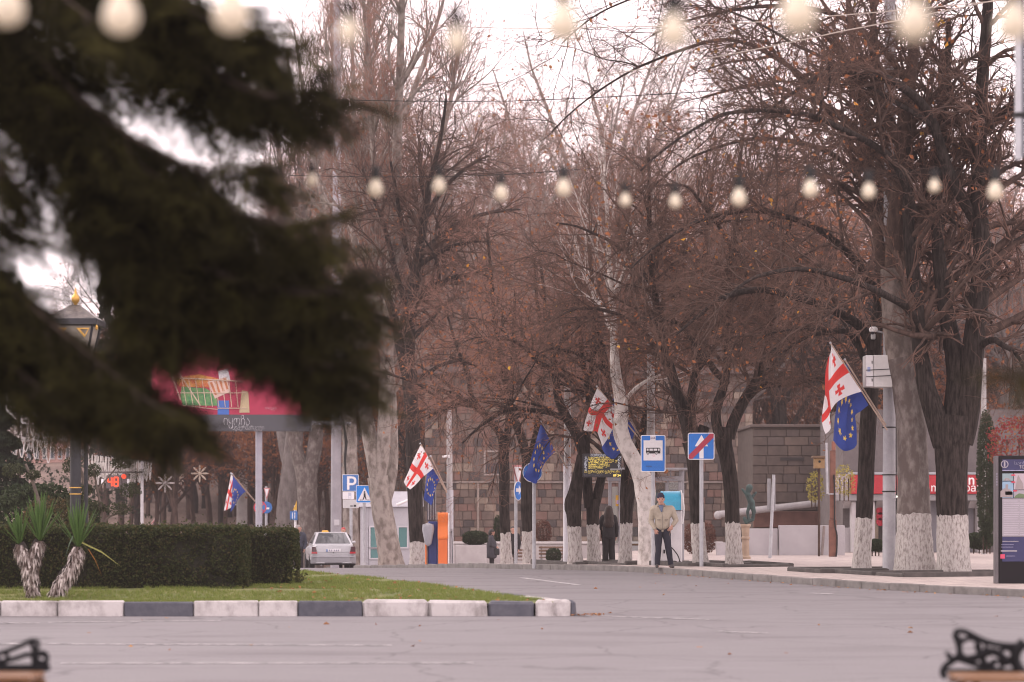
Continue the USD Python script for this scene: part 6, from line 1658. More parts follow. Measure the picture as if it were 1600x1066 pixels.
def loft(secs, n=28):
    V = np.array([[[x, y, z] for x, z in superrow(w, h, zc, n, e)] for (y, w, h, zc, e) in secs]).reshape(-1, 3)
    k = len(secs)
    i, j = np.meshgrid(np.arange(k - 1), np.arange(n), indexing='ij')
    a, b = i * n + j, i * n + (j + 1) % n
    Q = np.stack([a, a + n, b + n, b], -1).reshape(-1, 4)
    Fq = np.vstack([Q[:, [0, 1, 2]], Q[:, [0, 2, 3]]])
    caps = [[0, q + 1, q] for q in range(1, n - 1)] + [[(k - 1) * n, (k - 1) * n + q, (k - 1) * n + q + 1] for q in range(1, n - 1)]
    m = trimesh.Trimesh(V, np.vstack([Fq, caps]), process=True)
    m.fix_normals()
    return m
lower = loft([(-.02, .70, .26, .66, 3), (.02, .80, .32, .66, 4), (.25, .845, .345, .655, 5), (.9, .86, .36, .645, 5), (2.6, .86, .35, .635, 5), (3.7, .84, .32, .61, 5), (4.25, .80, .27, .57, 4), (4.40, .70, .22, .54, 3)])
for yy in (.85, 3.55):
    for sx in (-1, 1):
        w = trimesh.creation.cylinder(.35, .34, sections=32)
        w.apply_transform(trimesh.transformations.rotation_matrix(np.pi / 2, [0, 1, 0])); w.apply_translation((sx * .80, yy, .31))
        mm = m3.Manifold(m3.Mesh(lower.vertices.astype(np.float32), lower.faces.astype(np.uint32))) - m3.Manifold(m3.Mesh(w.vertices.astype(np.float32), w.faces.astype(np.uint32)))
        q = mm.to_mesh(); lower = trimesh.Trimesh(q.vert_properties[:, :3], q.tri_verts, process=True)
part(car, 'body', lower, silver, smooth=35)
def frust(y0b, y1b, y0t, y1t, wb, wt, zb, zt):
    return np.array([[-wb, y0b, zb], [wb, y0b, zb], [wb, y1b, zb], [-wb, y1b, zb], [-wt, y0t, zt], [wt, y0t, zt], [wt, y1t, zt], [-wt, y1t, zt]], float)
cabv = frust(.42, 3.05, 1.02, 2.25, .735, .55, .97, 1.40)
cab = m3.Manifold.batch_hull([m3.Manifold.sphere(.05, 20).translate(tuple(p * [.96, 1, 1])) for p in cabv]).to_mesh()
part(car, 'cabin', trimesh.Trimesh(cab.vert_properties[:, :3], cab.tri_verts), silver, smooth=40)
def quadpanel(pts, off, th=.012):
    p = np.array(pts, float)
    n = np.cross(p[1] - p[0], p[3] - p[0]); n /= np.linalg.norm(n)
    return trimesh.Trimesh(np.vstack([p + n * off, p + n * (off - th)]), process=False).convex_hull
part(car, 'rear_window', quadpanel([(-.66, .455, 1.005), (.66, .455, 1.005), (.49, .985, 1.385), (-.49, .985, 1.385)], .054), car_glass)
for sx in (-1, 1):
    pts = [(sx * .755, .85, 1.01), (sx * .755, 2.55, 1.01), (sx * .60, 2.05, 1.345), (sx * .60, 1.15, 1.345)]
    part(car, 'side_window', quadpanel(pts if sx > 0 else pts[::-1], .03), car_glass)
part(car, 'windscreen', quadpanel([(.66, 3.0, 1.0), (-.66, 3.0, 1.0), (-.53, 2.32, 1.37), (.53, 2.32, 1.37)], .052), car_glass)
part(car, 'boot_lid', m3.Manifold.batch_hull([m3.Manifold.sphere(.03, 16).translate(p) for p in [(-.58, -.0, .74), (.58, -.0, .74), (-.62, .03, .955), (.62, .03, .955), (-.62, .5, .985), (.62, .5, .985)]]), silver, smooth=40)
part(car, 'bumper', m3.Manifold.batch_hull([m3.Manifold.sphere(.05, 16).translate(p) for p in [(-.80, .06, .33), (.80, .06, .33), (-.79, .02, .56), (.79, .02, .56), (-.6, -.07, .36), (.6, -.07, .36), (-.6, -.09, .54), (.6, -.09, .54)]]), bumper_m, smooth=40)
part(car, 'bumper_trim', bx(-.78, .78, -.148, -.10, .535, .56, .008), flat('bumper_trim_grey', (.22, .22, .23), .5))
part(car, 'bumper_shadow_gap', bx(-.70, .70, -.02, .10, .25, .285), rubber)
for sx in (-1, 1):
    tl = [(sx * .815, -.028, .665), (sx * .60, -.062, .665), (sx * .66, -.045, .93), (sx * .80, -.008, .93)]
    part(car, 'tail_light', quadpanel(tl if sx < 0 else tl[::-1], .03, .05), tail_dark)
    tl2 = [(sx * .812, -.034, .668), (sx * .605, -.066, .668), (sx * .612, -.062, .735), (sx * .812, -.03, .735)]
    part(car, 'reflector', quadpanel(tl2 if sx < 0 else tl2[::-1], .036, .05), tail_red)
    part(car, 'mirror', m3.Manifold.batch_hull([m3.Manifold.sphere(.05, 12).translate((sx * .87, 2.45, 1.04)), m3.Manifold.sphere(.05, 12).translate((sx * .97, 2.47, 1.06))]), silver, smooth=40)
    part(car, 'bumper_strip', bx(sx * .5 - .17, sx * .5 + .17, -.135, -.10, .315, .345, .005), flat('light_silver', (.55, .55, .57), .4))
    for yy in (.85, 3.55):
        wh = thing('wheel', loc=(sx * .76, yy, .305), parent=car)
        wt_ = revolve([[.17, -.09], [.29, -.1], [.305, -.06], [.305, .06], [.29, .1], [.17, .09]], sections=28)
        wt_.apply_transform(trimesh.transformations.rotation_matrix(np.pi / 2, [0, 1, 0])); part(wh, 'tyre', wt_, rubber)
        rm = revolve([[0, -.06], [.05, -.07], [.17, -.05], [.185, -.08], [.185, .08], [.17, .05], [.05, .07], [0, .06]], sections=28)
        rm.apply_transform(trimesh.transformations.rotation_matrix(np.pi / 2, [0, 1, 0])); part(wh, 'rim', rm, steel)
part(car, 'number_plate', bx(-.27, .27, -.05, -.034, .735, .845, .006), sign_white)
part(car, 'plate_blue_strip', bx(-.265, -.22, -.056, -.051, .74, .84), sign_blue2)
part(car, 'plate_figures', cat(*[bx(-.17 + k * .075, -.125 + k * .075, -.055, -.0515, .76, .82) for k in (0, 1, 2.4, 3.4, 4.4)]), flat('faded_plate_figures', (.3, .3, .36)), smooth=False)
part(car, 'lock_badge', bx(-.02, .02, -.056, -.03, .69, .72, .006), rubber)
part(car, 'taxi_sign', m3.Manifold.batch_hull([m3.Manifold.sphere(.02, 12).translate(p) for p in [(-.32, 1.55, 1.46), (-.10, 1.55, 1.46), (-.30, 1.58, 1.50), (-.12, 1.58, 1.50), (-.31, 1.65, 1.46), (-.11, 1.65, 1.46)]]), flat('taxi_orange', (.65, .35, .06), .4), smooth=40)
part(car, 'exhaust', rod((-.45, -.05, .24), (-.45, .3, .24), .025), steel)

# ------------------------------------------------------------------ street furniture round the bus stop
# display board
d = 62.0
t = thing('display_board', 'black bus display board with rows of amber lettering, beside the white plane', 'display board')
x0, z0, x1, z1 = W2(910.5, 709, 971, 746, d)
part(t, 'housing', bx(x0, x1, d - .08, d + .08, z0, z1, .01), flat('board_black', (.02, .018, .022), .4))
b = on(904, 64.0, KERB_H)
part(t, 'post', rod(b, (b[0], 64.0, z1), .05), black_iron)
part(t, 'arm', rod((b[0], 64.0, z1 - .2), ((x0 + x1) / 2, d + .08, z1 - .2), .03), black_iron)
part(t, 'bracket', bx(at(953, 0, d)[0], at(972, 0, d)[0], d - .14, d - .085, at(0, 735, d)[2], at(0, 732.5, d)[2], .008), pole_paint)
amber, ledw = glow('led_amber', (1.0, .72, .16), 2.2), glow('led_white', (.92, .88, 1.0), 1.8)
yf = d - .081
Wd, Hd = x1 - x0, z1 - z0
rows = ['სადგური ბაზარი', 'უნივერსიტეტი', 'ცენტრი ბანკი', 'სკოლა ვერა გზა', 'თბილისი']
wid = [.54, .66, .48, .55, .38]
for k, (tx, w_) in enumerate(zip(rows, wid)):
    part(t, 'amber_row', lettering(tx, .06, x0 + .145 * Wd, z1 - (.20 + .098 * k) * Hd - .03, yf, .004, w_ * Wd), amber, smooth=False)
part(t, 'amber_row', lettering('ბა ტურისტული ცენტრი გზა', .045, x0 + .04 * Wd, z0 + .20 * Hd, yf, .004, .92 * Wd), amber, smooth=False)
part(t, 'white_heading', lettering('მიმართულება', .045, x0 + .2 * Wd, z1 - .115 * Hd, yf, .004, .4 * Wd), ledw, smooth=False)
part(t, 'minutes', lettering('უთ', .05, x0 + .83 * Wd, z1 - .36 * Hd, yf, .004, .06 * Wd), amber, smooth=False)
part(t, 'clock', latin('09', .05, x0 + .78 * Wd, z0 + .04 * Hd, yf, .004, True), amber, smooth=False)
part(t, 'clock', latin('24', .05, x0 + .89 * Wd, z0 + .04 * Hd, yf, .004, True), amber, smooth=False)
def vert_text(tx, x, z, h):
    m = lettering(tx, .045, 0, 0, yf, .004, h)
    v = m.vertices.copy(); m.vertices = np.stack([x - v[:, 2], v[:, 1], z + v[:, 0]], 1)
    return m
part(t, 'white_number_column', vert_text('მარშრუტი', x0 + .10 * Wd, z0 + .27 * Hd, .6 * Hd), ledw, smooth=False)
part(t, 'white_number_column', vert_text('დროზე', x0 + .965 * Wd, z0 + .3 * Hd, .6 * Hd), ledw, smooth=False)
part(t, 'date_row', lettering('შაბათი დეკემბერი', .035, x0 + .02 * Wd, z0 + .06 * Hd, yf, .004, .5 * Wd), flat('led_off_grey', (.2, .18, .24)), smooth=False)

# shelter
d = 66.0
frame_m = pm('shelter_grey', (.33, .32, .34), (.27, .26, .28), 3, .5, .05)
glass_m = usdkit.material(stage, '/World/Looks/window_glass', {'t': ('transparent_bsdf', {'color': (.86, .9, .9)}), 'g': ('glossy_bsdf', {'roughness': .03, 'color': (.9, .9, .9)}), 'f': ('fresnel', {'IOR': 1.5}), 'm': ('mix_closure', {})},
    [('f.fac', 'm.fac'), ('t.BSDF', 'm.closure1'), ('g.BSDF', 'm.closure2')], surface='m.closure')
t = thing('bus_shelter', 'grey framed glass bus shelter behind the white plane tree', 'bus shelter')
zb = float(ground_z(4.2, d)) + KERB_H
xs_ = [at(q, 0, d)[0] for q in (953, 969, 1042, 1062)]
zt = at(0, 752, d)[2]
for k, xx in enumerate(xs_):
    part(t, 'post', bx(xx - .045, xx + .045, d - .05, d + .05, zb, zt, .01), frame_m)
part(t, 'top_beam', bx(xs_[0] - .06, xs_[3] + .09, d - .08, d + .06, zt, zt + .14, .01), frame_m)
part(t, 'roof', bx(xs_[0] - .15, xs_[3] + .2, d - .3, d + 1.5, zt + .30, zt + .36, .01), frame_m)
for q in (xs_[0], (xs_[1] + xs_[2]) / 2, xs_[2] + .1, xs_[3]):
    part(t, 'stub', rod((q, d, zt + .14), (q, d, zt + .30), .02), frame_m)
part(t, 'poster', bx(xs_[0] + .06, xs_[1] - .06, d - .01, d + .01, zb + .5, zt - .15), flat('poster_pale', (.42, .41, .38)))
px0, pz0, px1, pz1 = W2(962, 774, 970, 791, d)
part(t, 'yellow_notice', bx(px0, px1, d - .018, d - .012, pz0, pz1), flat('notice_yellow', (.75, .42, .05)))
part(t, 'pink_notice', bx(px0 + .02, px1 - .02, d - .022, d - .019, pz0 + .06, pz0 + .16), flat('notice_lilac', (.55, .4, .6)))
part(t, 'pane', bx(xs_[1] + .05, xs_[2] - .05, d - .006, d + .006, zb + .3, zt - .03), glass_m)
part(t, 'pane', bx(xs_[2] + .05, xs_[3] - .05, d - .006, d + .006, zb + .3, zt - .03), glass_m)
part(t, 'back_post', bx(xs_[3] + .12, xs_[3] + .22, d + 1.35, d + 1.45, zb, zt + .3, .01), frame_m)
part(t, 'seat', bx(xs_[1] + .1, xs_[2] - .1, d + .9, d + 1.25, zb + .42, zb + .47, .01), bench_wood)

# blue topped payment kiosk
d = 61.2
t = thing('payment_kiosk', 'white kiosk with rounded sky blue top behind the man at the kerb', 'kiosk')
zb = float(ground_z(4.1, d)) + KERB_H
x0, x1 = at(1033, 0, d)[0], at(1066, 0, d)[0]
zt, zm = at(0, 767.5, d)[2], at(0, 797, d)[2]
part(t, 'body', bx(x0, x1, d, d + .5, zb, zm - .005, .02), pm('kiosk_white', (.66, .63, .64), (.56, .54, .55), 3, .45, coords='object'))
a = np.linspace(0, np.pi / 2, 12)
prof = [(d + .5, zm), (d - .1, zm)] + [(d - .1 + .35 * (1 - math.cos(q)), zm + (zt - zm) * (.35 + .65 * math.sin(q))) for q in a] + [(d + .5, zt)]
def extrude_x(prof, xa, xb):
    m = trimesh.creation.extrude_polygon(Polygon(prof), xb - xa, engine='earcut')
    v = m.vertices.copy(); m.vertices = np.stack([xa + v[:, 2], v[:, 0], v[:, 1]], 1)
    m.fix_normals()
    return m
part(t, 'hood', extrude_x(prof, x0 + .01, x1 - .035), pm('sky_blue_plastic', (.10, .50, .72), (.07, .43, .66), 2, .3, coords='object'), smooth=35)
part(t, 'hood_end', extrude_x([(y_ * 1.0 - (.02 if y_ < d + .4 else 0), z_ + (.02 if z_ > zm + .01 else 0)) for y_, z_ in prof], x1 - .033, x1), white_paint, smooth=35)
part(t, 'side_rim', pipe(np.array([(x1, d - .08, zm - .35), (x1 + .03, d - .08, zm - .15), (x1 + .035, d - .1, zm + .05), (x1 + .01, d + .05, zt - .06)]), .02), white_paint)
raw(t, 'black_cable', *tubes(spline(np.c_[[at(1046, 853, d - .1), at(1054, 861, d - .15), at(1060, 870, d - .15), at(1062, 877, d - .15)]], .05), np.full(len(spline(np.c_[[at(1046, 853, d - .1), at(1054, 861, d - .15), at(1060, 870, d - .15), at(1062, 877, d - .15)]], .05)), .015), 6)[:2], rubber)
part(t, 'plug', trimesh.creation.icosphere(1, .03).apply_translation(at(1062, 878, d - .15)), rubber)
part(t, 'lock_plate', bx(at(1036.5, 0, d)[0], at(1039, 0, d)[0], d - .02, d + .01, at(0, 865, d)[2], at(0, 859, d)[2], .005), rubber)

# info board at the right edge
d = 45.2
t = thing('information_board', 'tall black framed tourist information board at the right edge', 'sign board')
zb = float(ground_z(9.2, d)) + KERB_H
x0, x1 = at(1561, 0, d)[0], at(1561, 0, d)[0] + 1.25
zt = at(0, 712, d)[2]
part(t, 'frame', bx(x0, x1, d, d + .16, zb, zt, .012), flat('board_frame_black', (.010, .009, .011), .5, spec=.12))
part(t, 'side_panel', bx(x0 - .075, x0 - .004, d + .01, d + .17, zb, zt - .005, .01), pm('side_panel_grey', (.10, .09, .095), (.08, .07, .075), 4, .5))
part(t, 'side_lettering', cat(*[bx(x0 - .047, x0 - .032, d + .004, d + .0095, zt - .36 - .05 * k, zt - .325 - .05 * k) for k in range(0, 5)]), flat('side_letter_grey', (.22, .2, .26)), smooth=False)
fx0, fx1 = at(1566, 0, d)[0], x1 - .06
pz = lambda py: at(0, py, d)[2]
pr_navy, pr_white = flat('print_navy', (.022, .022, .07), .3), flat('print_white', (.27, .245, .27), .3)
part(t, 'header', bx(fx0, fx1, d - .006, d - .001, pz(735), pz(718)), pr_navy)
part(t, 'strap_line', bx(fx0, fx1, d - .0085, d - .0065, pz(736.0), pz(734.6)), flat('print_rule', (.25, .24, .36)))
part(t, 'body_print', bx(fx0, fx1, d - .006, d - .001, pz(838.5), pz(779)), pr_white)
part(t, 'footer', bx(fx0, fx1, d - .006, d - .001, pz(877.5), pz(839)), pr_navy)
ec = at(1569.6, 725.5, d)
part(t, 'emblem_ring', plate(Point(ec[0], ec[2]).buffer(.071).difference(Point(ec[0], ec[2]).buffer(.056)), d - .010, .003), pr_white)
part(t, 'emblem_tower', plate(unary_union([sbox(ec[0] - .014, ec[2] - .05, ec[0] + .014, ec[2] + .03), Polygon([(ec[0] - .016, ec[2] + .03), (ec[0] + .016, ec[2] + .03), (ec[0], ec[2] + .06)])]), d - .010, .003), pr_white)
part(t, 'heading', lettering('საინფორმაციო'.replace('ფ', 'ც'), .045, at(1584, 0, d)[0], pz(726), d - .0065, .003, .75), flat('print_greyblue', (.32, .3, .4), .3), smooth=False)
part(t, 'heading', latin('TOURIST INFORMATION', .055, at(1592, 0, d)[0], pz(732), d - .0065, .003, True), pr_white, smooth=False)
# photographs printed on the board: flat pictures of roofs, a tower and trees
ph_sky, ph_roof, ph_tree = flat('print_sky', (.20, .30, .40), .3), flat('print_stone', (.24, .2, .2), .3), flat('print_tree', (.10, .14, .07), .3)
def photo(x_0, x_1, y_0, y_1, sky_, shapes):
    part(t, 'photograph', bx(x_0, x_1, d - .006, d - .001, pz(y_1), pz(y_0)), sky_)
    for m_, g_ in shapes:
        part(t, 'photograph_detail', plate(g_, d - .0095, .0025), m_)
X = lambda px: at(px, 0, d)[0]
photo(X(1560.6) + .065, X(1583.2), 740, 751.5, flat('print_teal', (.19, .25, .27), .3), [(pr_white, Polygon([(X(1571), pz(751.3)), (X(1576), pz(751.3)), (X(1573), pz(748))])), (ph_roof, Polygon([(X(1568), pz(751)), (X(1571), pz(747)), (X(1576), pz(747.4)), (X(1579), pz(751)), (X(1577), pz(751.3)), (X(1573), pz(747.9)), (X(1570), pz(751.3))]))])
photo(X(1560.6) + .065, X(1583.2), 752.6, 778, ph_sky, [(ph_roof, unary_union([sbox(X(1571), pz(766), X(1575), pz(757)), Polygon([(X(1563), pz(768)), (X(1569), pz(763)), (X(1578), pz(765)), (X(1582.5), pz(770)), (X(1582.5), pz(777)), (X(1563), pz(777))])])), (flat('print_haze', (.38, .42, .48), .3), sbox(X(1570.5), pz(773.5), X(1582), pz(768)))])
photo(X(1584.2), X(1610), 740, 765, flat('print_blush', (.36, .30, .33), .3), [(ph_roof, unary_union([Polygon([(X(1586), pz(764)), (X(1589), pz(748)), (X(1591), pz(742)), (X(1594), pz(748)), (X(1598), pz(755)), (X(1599), pz(764))])]))])
photo(X(1584.2), X(1610), 766, 778, pr_white, [(ph_tree, unary_union([Polygon([(X(1584.4), pz(777.8)), (X(1587), pz(774)), (X(1592), pz(771)), (X(1598), pz(772)), (X(1606), pz(775)), (X(1609), pz(777.8))])]))])
for (xa, ya) in ((1583, 742.5), (1583, 753.5), (1586, 767)):
    part(t, 'red_tag', plate(affinity.scale(Point(X(xa), pz(ya)).buffer(.035), 1.2, .45), d - .0125, .0025), flat('print_red', (.42, .04, .07), .3))
for k in range(16):
    zz = pz(783 + k * 3.5)
    part(t, 'text_line', cat(bx(X(1562) + .07, X(1590 + (k * 7) % 4), d - .0085, d - .0065, zz - .006, zz + .006), bx(X(1594), X(1610), d - .0085, d - .0065, zz - .006, zz + .006)), flat('print_text_grey', (.36, .33, .37), .3), smooth=False)
for k, (yy, xa, xb, mt) in enumerate(((846, 1566, 1591, 'a'), (851, 1564, 1584, 'b'), (855, 1564, 1583, 'b'), (861, 1563.6, 1589, 'c'), (869, 1572, 1586, 'b'))):
    part(t, 'footer_line', bx(X(xa), X(xb), d - .0085, d - .0065, pz(yy) - (.012 if mt == 'c' else .006), pz(yy) + (.012 if mt == 'c' else .006)), {'a': pr_white, 'b': flat('print_dim', (.16, .15, .24), .3), 'c': pr_white}[mt])
part(t, 'footer_badge', bx(X(1563), X(1570), d - .0085, d - .0065, pz(873), pz(866), 0), flat('print_badge_red', (.45, .05, .10), .3))

# orange column, blue bin, booth
d = 74.6
t = thing('orange_terminal', 'tall bright orange terminal column beside the slim pole', 'terminal')
zb = float(ground_z(-2.1, d)) - .05
x0, x1 = at(684, 0, d)[0], at(699.5, 0, d)[0]
or_m = pm('orange_plastic', (.72, .19, .045), (.64, .16, .04), 2, .4, coords='object')
zt = at(0, 801, d)[2]
zh = at(0, 842, d)[2]
prof = [(d + .42, zh), (d, zh), (d - .02, zh + .1), (d + .06, zh + .3), (d + .04, zh + .5), (d - .06, zh + .62), (d - .08, zt - .05), (d - .03, zt), (d + .38, zt), (d + .42, zt - .05)]
part(t, 'head', extrude_x(prof, x0, x1), or_m, smooth=35)
part(t, 'body', bx(x0 + .01, x1 - .01, d + .02, d + .4, zb, zh - .004, .01), pm('orange_dark', (.62, .15, .04), (.56, .13, .035), 2, .45, coords='object'))
part(t, 'side_panel', bx(x1 + .002, x1 + .04, d + .05, d + .4, zb, zt - .02, .01), white_paint)
t = thing('blue_terminal', 'dark blue machine between the limewashed tree and the orange column', 'terminal')
x0, x1 = at(668, 0, d)[0], at(683, 0, d)[0]
part(t, 'body', bx(x0, x1, d + .3, d + .8, zb, at(0, 815, d)[2], .03), pm('deep_blue_plastic', (.02, .04, .16), (.03, .05, .19), 3, .45, coords='object'))
part(t, 'upper_frame', bx(x0 - .03, x1 - .06, d + .35, d + .75, at(0, 814.5, d)[2], at(0, 740, d)[2], .02), flat('smoky_cabinet', (.07, .06, .07), .25))
for k in range(4):
    part(t, 'bar', rod((x0 + .02 + k * .075, d + .32, at(0, 812, d)[2]), (x0 + .02 + k * .075, d + .32, at(0, 745, d)[2]), .008), steel)
hood_ = revolve([[.02, -.42], [.10, -.36], [.19, .10], [.17, .24], [0, .30]], at(669, 832, d + .1), 20)
part(t, 'clear_hood', hood_, flat('clouded_plastic', (.30, .30, .33), .25), smooth=50)
part(t, 'orange_edge', bx(x0 - .08, x0 - .04, d + .2, d + .5, zb, at(0, 848, d)[2], .005), or_m)

d = 86.0
t = thing('booth', 'small pale grey metal booth with teal windows behind the leaning plane', 'booth')
zb = float(ground_z(-4, d)) - .1
booth_m = pm('booth_grey', (.40, .39, .42), (.35, .34, .37), 1.5, .5, .05)
x0, x1 = at(563, 0, d)[0], at(656, 0, d)[0]
zt = at(0, 792, d)[2]
part(t, 'wall', bx(x0, x1, d, d + 2.2, zb, zt, .02), booth_m)
part(t, 'gable', extrude_x([(d - .1, zt), (d + 2.3, zt), (d + 1.1, zt + .55)], x0 - .06, x1 + .06), pm('booth_roof', (.36, .35, .38), (.30, .29, .32), 2, .5), smooth=False)
part(t, 'roof_trim', rod(at(620, 789, d - .15), at(650, 777, d - .15), .05), white_paint)
part(t, 'panel_rib', bx(at(573, 0, d)[0], at(575, 0, d)[0], d - .03, d - .003, zb, zt, .005), booth_m)
teal = usdkit.material(stage, '/World/Looks/teal_glass', {'p': ('principled_bsdf', {'base_color': (.09, .19, .19), 'roughness': .08, 'specular_ior_level': .7})}, [], surface='p.BSDF')
for (a_, b_, c_, e_) in ((579, 824, 596, 855), (579, 858, 594, 872), (623, 824, 636, 855)):
    wx0, wz0, wx1, wz1 = W2(a_, b_, c_, e_, d)
    wf = part(t, 'window', plate(sbox(wx0 - .05, wz0 - .05, wx1 + .05, wz1 + .05).difference(sbox(wx0, wz0, wx1, wz1)), d - .05, .047), pm('frame_light', (.5, .49, .52), (.45, .44, .47), 3, .5))
    part(wf, 'pane', bx(wx0 + .003, wx1 - .003, d - .03, d - .01, wz0 + .003, wz1 - .003), teal)
part(t, 'door', bx(at(577, 0, d)[0], at(597, 0, d)[0], d - .02, d - .004, zb, at(0, 875, d)[2], .004), booth_m)
part(t, 'wood_box', bx(at(596, 0, d)[0], at(603, 0, d)[0], d - .5, d - .1, zb, zb + .45, .01), bench_wood)

# ------------------------------------------------------------------ island plants: lantern, yuccas, clipped thin tree
d = 41.0
b = on(118, d, .25)
t = thing('street_lantern', 'black four sided lantern with gilt ball and trim, half hidden by the fir', 'street lamp')
gilt = pm('gilt', (.55, .33, .09), (.42, .24, .06), 6, .35, metallic=.7)
zl = at(0, 500, d)[2]
part(t, 'pole', revolve([[0, 0], [.16, 0], [.16, .3], [.11, .4], [.095, .5], [.09, zl - b[2] - .9], [.12, zl - b[2] - .85], [.06, zl - b[2] - .7], [0, zl - b[2] - .7]], b, 18), black_iron)
for zz in (762, 772):
    part(t, 'gilt_ring', revolve([[.09, -.008], [.104, -.008], [.104, .008], [.09, .008]], (b[0], b[1], at(0, zz, d)[2]), 18), gilt)
part(t, 'second_pole', rod((b[0] + .16, d + .1, b[2]), (b[0] + .16, d + .1, zl - 1.2), .035), black_iron)
hw = .42
part(t, 'roof', trimesh.Trimesh(np.array([[b[0] - hw, d - hw, zl], [b[0] + hw, d - hw, zl], [b[0] + hw, d + hw, zl], [b[0] - hw, d + hw, zl], [b[0] - .07, d - .07, zl + .25], [b[0] + .07, d - .07, zl + .25], [b[0] + .07, d + .07, zl + .25], [b[0] - .07, d + .07, zl + .25]]), process=False).convex_hull, pm('lantern_roof', (.05, .042, .04), (.12, .10, .09), 8, .35, .3), smooth=False)
part(t, 'eaves', bx(b[0] - hw - .02, b[0] + hw + .02, d - hw - .02, d + hw + .02, zl - .11, zl - .004, .01), black_iron)
part(t, 'finial', revolve([[0, .24], [.03, .25], [.035, .28], [.06, .31], [.075, .35], [.06, .40], [.022, .44], [.018, .50], [0, .56]], (b[0], d, zl), 18), gilt, smooth=60)
lan_glass = flat('milky_lantern_glass', (.30, .27, .23), .2)
part(t, 'glass', trimesh.Trimesh(np.array([[b[0] + sx * w_, d + sy * w_, z_] for z_, w_ in ((zl - .12, .34), (zl - .72, .22)) for sx in (-1, 1) for sy in (-1, 1)]), process=False).convex_hull, lan_glass, smooth=False)
for sx in (-1, 1):
    for sy in (-1, 1):
        part(t, 'frame_bar', rod((b[0] + sx * .35, d + sy * .35, zl - .11), (b[0] + sx * .225, d + sy * .225, zl - .73), .022), black_iron)
    part(t, 'gilt_trim', plate(unary_union([Polygon([(b[0] + sx * .30, zl - .16), (b[0] + sx * .08, zl - .16), (b[0] + sx * .22, zl - .32)]).difference(Polygon([(b[0] + sx * .275, zl - .18), (b[0] + sx * .14, zl - .18), (b[0] + sx * .225, zl - .275)]))]), d - .372, .012), gilt)
    part(t, 'corner_drop', revolve([[0, -.06], [.02, -.04], [.025, 0], [0, .05]], (b[0] + sx * (hw + .01), d - hw, zl - .15), 10), gilt)

yucca_leaf = leafmat('yucca_leaves', [(.035, .075, .02), (.06, .11, .03), (.085, .14, .05)], .5, .2)
yucca_dead = leafmat('yucca_dead_leaves', [(.07, .05, .042), (.10, .075, .065), (.42, .36, .34), (.56, .50, .47)], .9, .05)
def yucca(label, stems, heads, seed, extra=()):
    r = np.random.default_rng(seed)
    t = thing('yucca', label, 'yucca', 'yuccas before the long hedge')
    for pts in stems:
        S = spline(np.array([[*at(x, y, dd), w / F * dd] for x, y, w, dd in pts]), .03)
        raw(t, 'trunk', *bark_tube(S, 10, seed, .1, False)[:2], pm('yucca_trunk', (.03, .024, .02), (.02, .016, .014), 14, .95, .4))
        # skirt of dead leaf bases, each its own strap
        vs, fs_ = [], []
        n = int(len(S) * 24)
        for k in range(n):
            q = r.uniform(0, 1) * (len(S) - 1); i0 = int(q); i1 = min(i0 + 1, len(S) - 1)
            c = S[i0] * (1 - q + i0) + S[i1] * (q - i0)
            az = r.uniform(0, 2 * np.pi)
            o_ = np.array([math.cos(az), math.sin(az), 0])
            b_ = c[:3] + o_ * c[3] * .9
            e_ = b_ + o_ * r.uniform(.02, .08) + np.array([0, 0, -r.uniform(.10, .22)]) + r.normal(0, .012, 3)
            s_ = np.array([-o_[1], o_[0], 0]) * r.uniform(.010, .018)
            m_ = (b_ + e_) / 2 + o_ * .02
            oo = len(vs)
            vs += [b_ - s_, b_ + s_, m_ - s_, m_ + s_, e_]
            fs_ += [[oo, oo + 1, oo + 3], [oo, oo + 3, oo + 2], [oo + 2, oo + 3, oo + 4]]
        raw(t, 'dead_leaves', np.array(vs), np.array(fs_), yucca_dead, kind='stuff')
    for (hx, hy, hd, ln, n, lean) in heads:
        c = at(hx, hy, hd)
        for k in range(n):
            az = k * 2.399 + r.normal(0, .2)
            el = math.radians(r.uniform(66, 89) if k > n * .22 else r.uniform(42, 66))
            dv = np.array([math.cos(az) * math.cos(el), math.sin(az) * math.cos(el), math.sin(el)]) + np.array([lean, 0, 0])
            dv /= np.linalg.norm(dv)
            L = ln * r.uniform(.7, 1.05)
            sdv = np.cross(dv, [0, 0, 1.0]); sdv /= np.linalg.norm(sdv) + 1e-9
            up = np.cross(sdv, dv)
            V = []
            for q, wq in ((0, .010), (.25, .016), (.6, .013), (.88, .007), (1, .0005)):
                p_ = c + dv * L * q - np.array([0, 0, 1]) * (q ** 2) * L * .08 * math.cos(el)
                V += [p_ - sdv * wq, p_ - up * wq * .35, p_ + sdv * wq]
            Fq = []
            for q in range(4):
                for s_ in range(2):
                    a_ = q * 3 + s_
                    Fq += [[a_, a_ + 1, a_ + 4], [a_, a_ + 4, a_ + 3]]
            raw(t, 'leaf', np.array(V), np.array(Fq), yucca_leaf)
    for (p_, q_, w_, mt) in extra:
        A, Bp = at(*p_), at(*q_)
        mid = (A + Bp) / 2 + np.array([0, 0, .04])
        s_ = np.array([0, 0, 1.0]) * w_
        raw(t, 'stray_leaf', np.array([A - s_, A + s_, mid - s_, mid + s_, Bp]), np.array([[0, 1, 3], [0, 3, 2], [2, 3, 4]]), mt)
